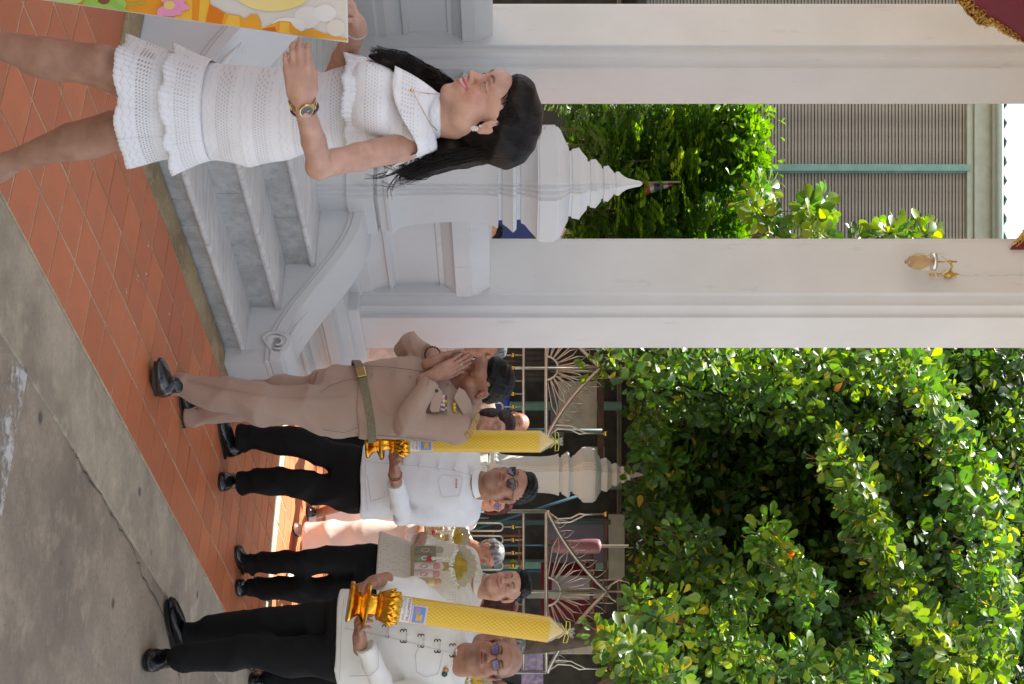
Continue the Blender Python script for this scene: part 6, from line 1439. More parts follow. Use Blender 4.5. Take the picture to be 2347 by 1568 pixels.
    q.build('bead_bracelet', mat('dark_wood_bead', (.06, .03, .02), .35), T, smooth=True)
    rc = w1 + d1 * .118 * 1.08 + np.cross(unit(f_), d1) * .012 - unit(f_) * .003; q = MB(); u_ = unit(f_); v_ = np.cross(d1, u_); q.tube([Vector((rc + (u_ * math.cos(a) + v_ * math.sin(a)) * .0105).tolist()) for a in [k * math.pi / 8 for k in range(17)]], .0026, 5); q.build('ring', mat('silver_ring', (.7, .68, .64), .2, 1), T, smooth=True)
    tr = [o_ for o_ in T.children if o_.name.startswith('trousers')][0]
    kc = (.2, .135, .1); seam(tr, [(800, 905), (700, 912), (600, 905), (500, 888), (430, 872)], 6.3, (.36, .25, .19), .0022, 'pressed_crease'); seam(tr, [(835, 975), (790, 992), (740, 985)], 6.4, kc, .0015, 'pocket_seam'); seam(tr, [(826, 868), (790, 872), (755, 885), (735, 898)], 6.4, kc, .0014, 'fly_seam'); seam(sh, [(1000, 1010), (930, 1003), (865, 998)], 6.5, kc, .0014); seam(sh, [(978, 885), (990, 850), (1012, 852)], 6.4, kc, .0014)
    hz = Vector(P3(357, 893, 6.36)); hz.z = .0; tz = Vector(P3(380, 838, 6.22)); tz.z = .0
    shoe(T, hz, Vector((tz.x, tz.y, .03)), wdt=.052, hgt=.1); h2 = Vector(P3(0, 972, 6.92)); h2.z = 0; t2 = Vector(P3(0, 862, 6.78)); t2.z = 0; shoe(T, h2, t2, wdt=.052, hgt=.09)
uniform_man()
# ---------------------------------------------------------------- woman in white lace with a placard
def lace_m():
    m, n, l, b = nodes('eyelet_lace'); tc = n.new('ShaderNodeTexCoord'); sp = n.new('ShaderNodeSeparateXYZ'); l.new(tc.outputs['Object'], sp.inputs[0])
    def MT(op, a, b_=None, c=None):
        x = n.new('ShaderNodeMath'); x.operation = op
        for i, q in enumerate((a, b_, c)):
            if q is None: continue
            if isinstance(q, (int, float)): x.inputs[i].default_value = q
            else: l.new(q, x.inputs[i])
        return x.outputs[0]
    z = sp.outputs[2]; u = MT('ADD', sp.outputs[0], MT('MULTIPLY', sp.outputs[1], .55))
    def dots(du, dz, r, stagger=True):
        rz = MT('DIVIDE', z, dz); row = MT('FLOOR', rz); fu = MT('FRACT', MT('ADD', MT('DIVIDE', u, du), MT('MULTIPLY', row, .5 if stagger else 0))); fz = MT('FRACT', rz)
        a = MT('MULTIPLY', MT('SUBTRACT', fu, .5), du); c = MT('MULTIPLY', MT('SUBTRACT', fz, .5), dz); d = MT('SQRT', MT('ADD', MT('MULTIPLY', a, a), MT('MULTIPLY', c, c))); return d, MT('LESS_THAN', d, r)
    bz = MT('FRACT', MT('DIVIDE', z, .092))
    inb = lambda lo, hi: MT('MULTIPLY', MT('GREATER_THAN', bz, lo), MT('LESS_THAN', bz, hi))
    d1, h1 = dots(.0078, .007, .0018); d2, h2 = dots(.0105, .0115, .0014, False)
    zz = MT('ABSOLUTE', MT('SUBTRACT', MT('FRACT', MT('ADD', MT('DIVIDE', z, .016), MT('ABSOLUTE', MT('SUBTRACT', MT('FRACT', MT('DIVIDE', u, .03)), .5)))), .5)); zig = MT('LESS_THAN', zz, .045)
    hole = MT('MAXIMUM', MT('MAXIMUM', MT('MULTIPLY', h1, inb(.0, .34)), MT('MULTIPLY', h2, inb(.4, .54))), MT('MULTIPLY', MT('MULTIPLY', zig, MT('LESS_THAN', MT('FRACT', MT('DIVIDE', u, .004)), .45)), inb(.58, .95)))
    line = MT('LESS_THAN', MT('ABSOLUTE', MT('SUBTRACT', MT('FRACT', MT('MULTIPLY', bz, 3)), .08)), .035)
    rim = MT('MULTIPLY', MT('LESS_THAN', d1, .0031), inb(0, .34))
    c1 = mixc(n, l, hole, (.80, .79, .81), mixc(n, l, MT('LESS_THAN', z, .765), (.6, .57, .58), (.42, .37, .36))); l.new(c1, b.inputs['Base Color']); b.inputs['Roughness'].default_value = .85; b.inputs['Sheen Weight'].default_value = .2
    hgt = MT('ADD', MT('SUBTRACT', MT('MULTIPLY', rim, .5), hole), MT('MULTIPLY', line, .6)); bp = n.new('ShaderNodeBump'); bp.inputs['Strength'].default_value = .7; bp.inputs['Distance'].default_value = .0016; l.new(hgt, bp.inputs['Height'])
    b2 = n.new('ShaderNodeBump'); b2.inputs['Strength'].default_value = .35; b2.inputs['Distance'].default_value = .012; l.new(noise(n, l, 14, 3, stretch=(1, 1, .45)), b2.inputs['Height']); l.new(bp.outputs[0], b2.inputs['Normal']); l.new(b2.outputs[0], b.inputs['Normal']); return m
M['eyelet'] = lace_m()
def catmull(pts, n):
    pts = [np.array(p, float) for p in pts]; P_ = [2 * pts[0] - pts[1]] + pts + [2 * pts[-1] - pts[-2]]; out = []
    for i in range(n):
        u = i / (n - 1) * (len(pts) - 1); k = min(int(u), len(pts) - 2); t = u - k; a, b, c, d = P_[k:k + 4]
        out.append(.5 * (2 * b + (c - a) * t + (2 * a - 5 * b + 4 * c - d) * t * t + (3 * b - a - 3 * c + d) * t ** 3))
    return np.array(out)
def woman():
    T = person(-.6, 3.5, 'woman with long dark wavy hair in a white eyelet dress carrying the printed placard')
    yaw = R(50); c = P3(1115, 254, 3.5); nb = P3(975, 262, 3.52)
    hd = head(c, .228, R(55), R(-13), R(2), skin='lady', female=True, mouth='grin', eyes='narrow', hair='none', neck_to=nb, h=.0025, brow=1.0, lips=(.55, .1, .13))
    sd = 'lady'
    # near arm, far arm, legs
    sh_, el, wr = P3(928, 336, 3.42), P3(734, 379, 3.30), P3(692, 226, 3.12)
    fs, fe, fw = P3(905, 165, 3.72), P3(772, 182, 3.72), P3(818, 62, 3.46)
    g = SDF(np.array([-.78, 3.0, 1.0]), np.array([-.36, 3.55, 1.47]), .0042)
    limb(g, [sh_, el.tolist() and (sh_ * .45 + el * .55), el, el * .62 + wr * .38, wr], (.037, .034, .030, .029, .0205), .008)
    g.ell(el + V3(.005, 0, -.006), (.026, .026, .026), None, .02); kn = P3(677, 124, 3.09); d = unit(kn - wr)
    tips = hand(g, wr, d, V3(.02, 1, .05), 1, (.5, .45, .45, .5), .158, .1, .022, .006, .9); near_arm = skin_mesh(g, sd, tips)
    g = SDF(np.array([-1.05, 3.28, 1.1]), np.array([-.6, 3.85, 1.42]), .0052)
    limb(g, [fs, fe, fe * .6 + fw * .4, fw], (.042, .036, .034, .022), .008); d2 = unit(P3(806, 15, 3.36) - fw); tips2 = hand(g, fw, d2, V3(.1, -.5, -.85), 1, (.5, .6, .65, .7), .166, .4, .03); far_arm = skin_mesh(g, sd, tips2)
    L1 = [P3(470, 240, 3.5), P3(360, 200, 3.47), P3(232, 152, 3.42), P3(105, 130, 3.41), P3(-40, 95, 3.43), P3(-205, 52, 3.45)]; L2 = [P3(470, 285, 3.56), P3(380, 292, 3.6), P3(262, 300, 3.62), P3(165, 322, 3.64), P3(40, 366, 3.68), P3(5, 380, 3.69)]
    g = sdf_for(L1 + L2, .13, .0062); limb(g, L1, (.068, .062, .053, .0475, .033, .026), .008); limb(g, L2, (.068, .062, .052, .046, .030, .030), .008)
    g.ell(L1[2] + V3(-.012, -.03, .005), (.03, .028, .032), None, .025); g.ell(L1[3] + V3(.018, .02, .01), (.034, .034, .07), None, .03); g.ell(L2[3] + V3(.014, .01, .02), (.034, .034, .075), None, .03)
    g.ell(P3(-8, 398, 3.7), (.028, .028, .03), None, .02); f2 = P3(-165, 352, 3.64); limb(g, [P3(5, 382, 3.69), (P3(5, 382, 3.69) + f2) / 2, f2], (.032, .03, .022), .02)
    f1a, f1b = P3(-225, 52, 3.45), P3(-285, -60, 3.38); limb(g, [f1a, (f1a + f1b) / 2, f1b], (.03, .028, .02), .02); legs_ = skin_mesh(g, 'leg')
    g = sdf_for([P3(500, 250, 3.52), P3(985, 262, 3.52)], .22, .014); rt = (math.cos(yaw), -math.sin(yaw))
    g.loft([(P3(470, 250, 3.52), rt, .12, .09, .09), (P3(575, 262, 3.52), rt, .135, .095, .098), (P3(740, 254, 3.52), rt, .098, .072, .074), (P3(850, 238, 3.52), rt, .115, .085, .08), (P3(930, 250, 3.53), rt, .13, .07, .07), (P3(985, 262, 3.52), rt, .05, .04, .04)], .02); g.cone(P3(940, 255, 3.5), sh_, .045, .036, .04); g.cone(P3(940, 250, 3.55), fs, .045, .038, .04); tor = skin_mesh(g, sd)
    finish(T, hd, [near_arm, far_arm, legs_, tor], sd)
    E_ = M['eyelet']
    # dress body
    g = SDF(np.array([-.9, 3.22, .84]), np.array([-.32, 3.85, 1.5]), .0055)
    st_ = [(P3(430, 250, 3.52), .135, .105, .11), (P3(500, 254, 3.52), .143, .108, .112), (P3(575, 264, 3.52), .152, .108, .118), (P3(650, 260, 3.52), .142, .1, .105), (P3(740, 252, 3.52), .112, .087, .09), (P3(800, 243, 3.52), .117, .095, .09), (P3(850, 236, 3.52), .128, .112, .088), (P3(900, 243, 3.53), .14, .096, .082), (P3(945, 252, 3.53), .125, .075, .075), (P3(985, 261, 3.525), .07, .06, .06), (P3(1010, 263, 3.52), .058, .056, .056)]
    g.loft([(s[0], rt, *s[1:]) for s in st_], .02, 2.2); g.cone(P3(958, 258, 3.5), sh_ * .85 + P3(958, 258, 3.5) * .15, .05, .046, .035); g.cone(P3(955, 250, 3.56), fs, .05, .046, .04)
    g.ell(P3(858, 190, 3.44), (.05, .05, .055), None, .045); g.ell(P3(858, 262, 3.40), (.048, .048, .055), None, .045)
    f0 = fold_noise(31, .0022, 22)
    dress = add_mesh('dress', g.mesh('dress', lambda X, Y, Z: f0(X, Y, Z) + .003 * np.exp(-((Z - 1.165) / .02) ** 2) * np.sin(X * 90)), E_, T)
    def tier(name, c0, r0, c1, r1, wav, amp, a0=0, a1=2 * math.pi, n_=300, rows=12, seed=0, drop=None, par=dress, th=.0025, curve=1.3):
        q = MB(); rings = []; rr = np.random.default_rng(seed); ph = rr.uniform(0, 6.28, 4); bk = V3(math.sin(yaw), math.cos(yaw), 0); rt3 = V3(rt[0], rt[1], 0)
        for i in range(rows + 1):
            w = i / rows; cc = c0 * (1 - w) + c1 * w; row = []
            for k in range(n_ + 1):
                a = a0 + (a1 - a0) * k / n_; wv = (math.sin(wav * a + ph[0] + .5 * math.sin(3 * a)) * .6 + math.sin(round(wav * 1.7) * a + ph[1]) * .3 + math.sin(round(wav * .5) * a + ph[2]) * .4) * amp * w ** 1.2
                rx = r0[0] + (r1[0] - r0[0]) * w ** curve + wv; ry = (r0[1] + (r1[1] - r0[1]) * w ** curve) + wv
                sc_ = .0028 * abs(math.sin(48 * a)) if i == rows else 0
                p = cc + rt3 * ((rx + .0022 * w * math.sin(61 * a + 2 * math.sin(5 * a))) * math.cos(a)) + bk * ((ry + .0022 * w * math.sin(61 * a + 2 * math.sin(5 * a))) * math.sin(a)) + V3(0, 0, -wv * .5 - sc_ - (drop(a) * w if drop else 0)); row.append(Vector(p))
            rings.append(row)
        q.ring_loft(rings, False, False); o = q.build(name, E_, par, smooth=True); s_ = o.modifiers.new('thickness', 'SOLIDIFY'); s_.thickness = th; return o
    tier('skirt_tier', P3(440, 244, 3.51), (.142, .118), P3(306, 236, 3.48), (.172, .164), 7, .010, seed=1)
    tier('skirt_tier', P3(488, 252, 3.515), (.147, .120), P3(406, 252, 3.49), (.168, .154), 9, .011, seed=2)
    tier('waist_ruffle', P3(878, 240, 3.52), (.134, .104), P3(800, 240, 3.51), (.138, .122), 10, .009, seed=3, n_=300)
    # yoke flounce over the near shoulder
    q = MB(); rows = []
    for i in range(9):
        w = i / 8; row = []
        for k in range(61):
            a = k / 60; base = catmull([P3(985, 205, 3.43), P3(962, 250, 3.38), P3(972, 310, 3.36), P3(968, 352, 3.42), P3(1000, 340, 3.5)], 61)[k] if 0 else None
            row.append(None)
        rows.append(row)
    up = catmull([P3(1003, 212, 3.44), P3(985, 262, 3.42), P3(1000, 318, 3.44), P3(1000, 345, 3.5), P3(980, 350, 3.58)], 61); lo = catmull([P3(905, 150, 3.40), P3(900, 205, 3.355), P3(918, 262, 3.325), P3(952, 322, 3.34), P3(955, 352, 3.375), P3(915, 372, 3.42), P3(884, 400, 3.48), P3(900, 392, 3.56)], 61)
    rings = []
    for i in range(10):
        w = i / 9; row = up * (1 - w) + lo * w; bul = np.sin(w * math.pi) * .010; row = row + np.array([0, -1, .6]) * bul; k = np.arange(61); wv = np.sin(k * .75 + 1) * .0065 * w ** 1.5
        rings.append([Vector(p + np.array([.3, -1, .2]) * q_) for p, q_ in zip(row, wv)])
    q = MB(); q.ring_loft(rings, False, False); o = q.build('yoke_flounce', E_, dress, smooth=True); s_ = o.modifiers.new('thickness', 'SOLIDIFY'); s_.thickness = .0025
    # hair: solid masses, then strands along them
    B, L = hd.B, hd.L; k_ = hd.k; g = SDF(np.array([-.95, 3.2, 1.25]), np.array([-.35, 3.85, 1.78]), .0048); E2 = lambda p, r, k=.02, op='u': g.ell(L(*p), np.array(r) * k_, B, k * k_, op)
    E2((0, .026, .052), (.085, .101, .086)); E2((0, .05, .0), (.078, .072, .09), .03); E2((.0, .0, .1), (.072, .075, .04), .03)
    wob = lambda pts, a_, f: [p if i == 0 else p + V3(a_ * math.sin(i * f + 1), 0, a_ * .5 * math.cos(i * f)) for i, p in enumerate(catmull(pts, 16))]
    back = [L(0.03, .085, .03), P3(1130, 312, 3.55), P3(1060, 338, 3.57), P3(1000, 360, 3.56), P3(950, 385, 3.56), P3(920, 398, 3.56)]; limb(g, back, (.07, .056, .046, .036, .022, .008), .04)
    side = [L(-.055, .02, -.02), P3(1060, 262, 3.62), P3(1020, 205, 3.58), P3(985, 183, 3.50), P3(950, 163, 3.46), P3(915, 143, 3.44), P3(878, 135, 3.43), P3(848, 130, 3.43)]; limb(g, side, (.05, .032, .027, .026, .024, .021, .015, .006), .02)
    g.ell(L(.004, -.13, -.03), np.array((.066, .09, .105)) * k_, B, .008 * k_, 's'); g.ell(L(0, -.12, .022), np.array((.05, .06, .05)) * k_, B, .01 * k_, 's'); g.ell(L(.02, -.1, .03), np.array((.045, .055, .05)) * k_, B, .01, 's')
    g.ell(L(.1, -.015, -.012), np.array((.04, .036, .034)) * k_, B, .006, 's'); g.ell(L(.085, -.075, -.05), np.array((.04, .06, .075)) * k_, B, .008, 's'); g.cone(P3(1045, 255, 3.44), P3(990, 262, 3.36), .055, .05, .006, 's')
    hm = g.mesh('hair', fold_noise(7, .0028, 38)); ho = add_mesh('hair', hm, M['hair_dark'], T)
    rs = np.random.default_rng(4); q = MB()
    def bundle(pts, rad, n_, curl, w0, r_=.0011, m_=14):
        C0 = catmull(pts, m_); tv = np.gradient(C0, axis=0); 
        for j in range(n_):
            a = rs.uniform(0, 6.28); rr = math.sqrt(rs.uniform(.35, 1.05)); off0 = rs.uniform(0, 6.28); ln = m_ - rs.integers(0, m_ // 3); P_ = []
            for i in range(int(ln)):
                t_ = unit(tv[i]); u_ = unit(np.cross(t_, [.3, 1, .2])); v_ = np.cross(t_, u_); R__ = np.interp(i / (m_ - 1) * (len(rad) - 1), range(len(rad)), rad) * rr + .002; aa = a + curl * i / m_ * 2 + .25 * math.sin(i * w0 + off0)
                P_.append(Vector(C0[i] + (u_ * math.cos(aa) + v_ * math.sin(aa)) * R__ + rs.normal(0, .0012, 3)))
            q.tube(P_, [r_ * (1 - .75 * i / len(P_)) for i in range(len(P_))], 4, False)
    bundle(back, (.066, .058, .05, .042, .03, .028), 330, .5, .5); bundle(side, (.04, .036, .031, .031, .03, .028, .024, .022), 200, 1.2, .9)
    for sd2, cnt in ((1, 60), (2, 60), (3, 60)): bundle(wob(side, .011 + .003 * sd2, .9 + .12 * sd2), (.03, .026, .024, .022, .02, .016, .014, .010), cnt, .8, .6, .001, 24)
    for sd2 in (1, 2): bundle(wob(back, .010, .8 + .2 * sd2), (.05, .045, .04, .035, .028, .022), 60, .5, .5, .001, 24)
    bundle(wob([P3(1010, 352, 3.5), P3(950, 372, 3.47), P3(905, 380, 3.46), P3(850, 388, 3.5)], .012, .8), (.012, .014, .01, .008), 40, .6, .6, .0009, 18)
    bundle([L(.02, .05, .1), P3(1180, 322, 3.5), P3(1090, 350, 3.5), P3(1010, 368, 3.5), P3(960, 385, 3.5), P3(905, 402, 3.5)], (.02, .02, .02, .02, .016, .02), 90, .3, .4)
    for j in range(520):      # strands combed over the skull from the parting
        sd_ = 1 if rs.random() < .75 else -1; y0 = rs.uniform(-.085, .06); e0 = rs.uniform(.05, .3); e1 = rs.uniform(1.3, 1.62 if y0 < -.02 else 2.1); sw = rs.uniform(.02, .075); P_ = []
        for i in range(11):
            t_ = i / 10; e = e0 + (e1 - e0) * t_; yy = y0 + sw * t_ ** 1.4; ry_ = math.sqrt(max(0, 1 - ((yy - .026) / .107) ** 2)); rr_ = 1.012 + rs.normal(0, .003)
            P_.append(Vector(L(sd_ * .0865 * ry_ * math.sin(e) * rr_, yy, .05 + (.088 + .02 * min(1, max(0, (e - 1.2) / .8))) * ry_ * math.cos(e) * rr_)))
        q.tube([p for p in P_], .0009, 3, False)
    for (pts) in ([P3(960, 388, 3.5), P3(925, 395, 3.5), P3(905, 415, 3.5), P3(893, 435, 3.5), P3(893, 458, 3.5)], [P3(965, 385, 3.5), P3(930, 392, 3.5), P3(918, 410, 3.5), P3(925, 430, 3.5)], [P3(930, 385, 3.55), P3(890, 398, 3.55), P3(862, 405, 3.55), P3(835, 404, 3.55)]): bundle(pts, (.006, .005, .004, .006), 16, .5, .7, .0008, 10)
    for j in range(26): z0 = rs.uniform(0, 1); a = L(rs.uniform(-.02, .06), rs.uniform(-.01, .09), .115 + rs.uniform(0, .01)); q.tube([Vector(a), Vector(a + V3(rs.normal(0, .01), 0, .012)), Vector(a + V3(rs.normal(.01, .018), 0, rs.uniform(.0, .022)))], .0004, 3, False)
    for j in range(22): a = catmull(back, 20)[rs.integers(3, 16)] + V3(.03, -.03, -.02); q.tube([Vector(a), Vector(a + V3(.02, 0, -.02)), Vector(a + V3(rs.uniform(.02, .045), 0, -.05)), Vector(a + V3(rs.uniform(.01, .04), 0, -.08))], .0004, 3, False)
    tag(q.build('hair_strands', M['hair_dark'], ho, smooth=True), kind='stuff')
    # jewellery
    ear = Vector(L(.083, .004, -.034)); q = MB(); pr = mat('pearl', (.72, .68, .62), .2, coat=.6)
    for k in range(9): q.ball(ear + Vector((.004 * math.cos(k * 2.4) * (k > 0), -.006, .007 * math.sin(k * 2.4) * (k > 0))) * 1.0, .0036, 8, 6)
    q.build('earring', pr, T, smooth=True); q = MB(); q.ball(Vector(L(.086, -.002, -.018)), .0032, 8, 6); q.build('earring', pr, T, smooth=True)
    gd = mat('fine_gold', (.8, .5, .2), .25, 1); pd = P(944, 207, 3.36); q = MB(); q.tube([P(1003, 300, 3.44), P(985, 282, 3.41), P(965, 245, 3.38), pd, P(970, 213, 3.40), P(1000, 216, 3.43)], .0009, 4); q.ball(pd, (.005, .003, .005), 10, 8); q.build('necklace', gd, T, smooth=True)
    # watch and bracelet
    ax_ = unit(wr - el); wc = wr - ax_ * .010; u_ = unit(np.cross(ax_, [0, 1, 0])); v_ = np.cross(u_, ax_); v_ = v_ if v_[1] > 0 else -v_; W = empty('wrist_watch', Vector(wc.tolist()), 'gold wrist watch with dark dial on the woman\'s near wrist', 'watch')
    gw = mat('gold_watch', (.75, .52, .22), .25, 1)
    for k in range(26):
        a = 2 * math.pi * k / 26; o_ = u_ * math.cos(a) * .0305 + v_ * math.sin(a) * .0285
        if k % 26 in (18, 19, 20, 21): continue
        q = MB(); t_ = unit(-u_ * math.sin(a) + v_ * math.cos(a)); q.box(Vector((wc + o_).tolist()), (.0028, .0075, .0016), (Vector(t_), Vector(ax_), Vector(np.cross(t_, ax_)))); q.build('link', gw, W, bevel=.0006)
    fn = V3(-.12, -1, .12); fn = unit(fn - ax_ * (fn @ ax_)); fc = wc + fn * .030; AX = (Vector(unit(np.cross(ax_, fn))), Vector(ax_), Vector(fn)); q = MB(); q.lathe(Vector(fc.tolist()), [(.001, -.004), (.0165, -.004), (.0175, 0), (.0165, .003), (.0145, .0035)], 28, AX); q.build('watch_case', gw, W, smooth='auto')
    q = MB(); q.lathe(Vector(fc.tolist()), [(.001, .0036), (.0145, .0037), (.0145, .002)], 28, AX); dl = q.build('watch_dial', mat('dark_dial', (.04, .045, .055), .15, coat=1), W)
    q = MB()
    for k in range(12): a = k * math.pi / 6; q.box(Vector(fc.tolist()) + AX[0] * (.0118 * math.cos(a)) + AX[1] * (.0118 * math.sin(a)) + AX[2] * .004, (.0014, .0004, .0003), (AX[0] * math.cos(a) + AX[1] * math.sin(a), -AX[0] * math.sin(a) + AX[1] * math.cos(a), AX[2]))
    q.tube([Vector(fc.tolist()) + AX[2] * .0043, Vector(fc.tolist()) + AX[2] * .0043 - AX[1] * .0095], .0006, 4); q.tube([Vector(fc.tolist()) + AX[2] * .0043, Vector(fc.tolist()) + AX[2] * .0043 + AX[0] * .007], .0006, 4); q.build('watch_hand', gw, dl)
    q = MB(); wc2 = wr - ax_ * .030
    for k in range(30): a = 2 * math.pi * k / 30; q.ball(Vector((wc2 + u_ * math.cos(a) * .0305 + v_ * math.sin(a) * .027).tolist()), .0034, 6, 5)
    q.build('bead_bracelet', mat('brown_bead', (.1, .035, .03), .4), T, smooth=True)
    ax2 = unit(fw - fe); u2 = unit(np.cross(ax2, [0, 1, 0])); v2 = np.cross(u2, ax2); q = MB(); q.tube([Vector((fw - ax2 * .012 + (u2 * math.cos(a) + v2 * math.sin(a)) * .027).tolist()) for a in [k * math.pi / 10 for k in range(21)]], .0022, 5); q.build('cord_bracelet', mat('white_cord', (.7, .68, .65), .6), T, smooth=True)
    hm_ = mat('beige_heel', (.5, .36, .28), .4)
    def pump(hl, tp):
        hl, tp = Vector(hl), Vector(tp); d = tp - hl; q = MB(); s_ = d.cross(Vector((0, 0, 1))).normalized(); q.ring_loft([[hl + d * u + s_ * (w * math.cos(a)) + Vector((0, 0, h_ * math.sin(a))) for a in [k * math.pi / 6 for k in range(12)]] for u, w, h_ in ((-.1, .012, .012), (.05, .032, .03), (.4, .034, .028), (.75, .044, .022), (.97, .03, .014), (1.06, .008, .008))]); o = q.build('shoe', hm_, T, smooth=True)
        q = MB(); q.tube([hl + Vector((0, 0, -.01)), Vector((hl.x, hl.y, 0))], [.016, .007], 8); q.build('heel', hm_, o, smooth=True)
    a, b_ = P3(-262, 62, 3.45), P3(-352, -70, 3.4); pump(a, V3(b_[0], b_[1], .02)); pump(P3(-40, 400, 3.7), V3(*P3(-200, 350, 3.62)[:2], .05))
    # placard
    TR = Vector(P3(796, 98, 3.15)); BR = Vector(P3(50, -6, 3.30)); wdir = Vector((-1, -.22, .012)).normalized() * .55; nn_ = (BR - TR).cross(wdir).normalized(); nn_ = nn_ if nn_.y < 0 else -nn_
    Bd = empty('printed_placard', TR, 'printed placard with orange spires, pale disc and pink lotus held by the woman in white', 'placard')
    q = MB(); q.plate([TR, BR, BR + wdir, TR + wdir], -nn_ * .008); q.build('board', mat('cream_print', (.72, .68, .62), .4, var=.06), Bd, bevel=.001)
    def onb(X, Y, off): 
        r = Vector(((Y - 784) / F, 1, (X - 1173.5) / F)); o_ = Vector((0, 0, CH)); t_ = (TR + nn_ * off - o_).dot(nn_) / r.dot(nn_); return o_ + r * t_
    lay = [0]
    def poly(pts, c_, nm='print', c2=None):
        lay[0] += 1; q = MB(); q.add([onb(X, Y, .0008 + .00025 * lay[0]) for X, Y in pts], [tuple(range(len(pts)))]); q.build(nm, mat('print_ink', c_, .38, c2=c2, scale=5, var=.05), Bd)
    ell = lambda cx, cy, rx, ry, n_=28, a0=0, a1=6.283: [(cx + rx * math.cos(a0 + (a1 - a0) * k / n_), cy + ry * math.sin(a0 + (a1 - a0) * k / n_)) for k in range(n_)]
    edge = lambda X, m_=0: 98 + (X - 796) * 104 / 746 - m_
    O1, O2, O3, O4 = (.80, .36, .03), (.72, .2, .01), (.88, .5, .06), (.62, .14, .01)
    poly([(60, -60), (60, edge(60, 2)), (482, edge(482, 2)), (482, -60)], O1, c2=(.75, .27, .02))
    poly([(400, -60), (400, edge(400, 2)), (440, edge(440, 2)), (440, -60)], O3); poly([(462, -60), (455, edge(455, 2)), (478, edge(478, 2)), (482, -60)], O3)
    for (cx, cy, rx, ry, c_) in ((560, 78, 34, 22, (.8, .76, .74)), (705, 40, 30, 26, (.78, .74, .72)), (660, 62, 40, 22, (.82, .8, .78)), (745, 30, 26, 20, (.8, .77, .75)), (770, 64, 22, 20, (.76, .7, .62))): poly([(x, min(y, edge(x, 2))) for x, y in ell(cx, cy, rx, ry)], c_, 'cloud_print')
    poly([(x, min(y, edge(x, 2))) for x, y in ell(625, -50, 108, 76, 40)], (.82, .66, .25), 'disc_print', c2=(.85, .7, .32))
    sp_ = [(470, edge(470, 2)), (480, 9), (500, 20), (520, 32), (548, 36), (560, 44), (575, 33), (590, 33), (598, 50), (600, 66), (640, 48), (665, 50), (676, 64), (690, 72), (715, 66), (735, 74), (765, 84), (796, 88), (796, edge(796, 5)), (730, edge(730, 2)), (600, edge(600, 2))]
    poly(sp_, O1, 'spire_print'); poly([(472, edge(472, 2)), (480, 10), (500, 20), (515, 30), (508, edge(508, 2))], O2, 'spire_print'); poly([(515, edge(515, 2)), (525, 34), (548, 37), (550, edge(550, 2))], O3, 'spire_print')
    poly([(600, edge(600, 2)), (602, 66), (630, 62), (634, edge(634, 2))], O4, 'spire_print'); poly([(640, edge(640, 2)), (642, 50), (662, 52), (664, edge(664, 2))], O3, 'spire_print')
    poly([(x, min(y, edge(x, 2))) for x, y in ell(240, 10, 50, 26)], (.42, .62, .12), 'leaf_print', c2=(.3, .5, .08)); poly([(x, min(y, edge(x, 2))) for x, y in ell(150, -2, 40, 14)], (.5, .68, .2), 'leaf_print'); poly([(215, 6), (255, -6), (300, 30), (292, edge(292, 3)), (270, edge(270, 3)), (255, 12)], (.3, .52, .1), 'leaf_print'); poly(ell(238, 0, 14, 10), (.22, .1, .04), 'seed_print'); poly([(290, 8), (335, 5), (335, 8), (290, 12)], (.3, .5, .1), 'stem_print')
    for k, an in enumerate((-100, -60, -25, 10, 45, 80, 120)):
        a = R(an); cx, cy = 385, 12; tx_, ty_ = math.cos(a), math.sin(a); L_ = 52 if k % 2 else 44; w = 13
        poly([(cx + tx_ * L_ * u + -ty_ * w * math.sin(u * 3.1) ** .8 * s_, min(cy + ty_ * L_ * u * .7 + tx_ * w * math.sin(u * 3.1) ** .8 * s_ * .8, edge(380, 3))) for s_, us in ((1, [i / 8 for i in range(9)]), (-1, [1 - i / 8 for i in range(1, 8)])) for u in us], (.85, .5 + .04 * (k % 3), .66), 'petal_print', c2=(.8, .3, .5))
    poly(ell(388, 12, 13, 10), (.85, .6, .2), 'lotus_heart_print')
M['hair_dark'] = hair_mat('dark_wavy_hair', (.004, .003, .003), (.014, .009, .007))
woman()
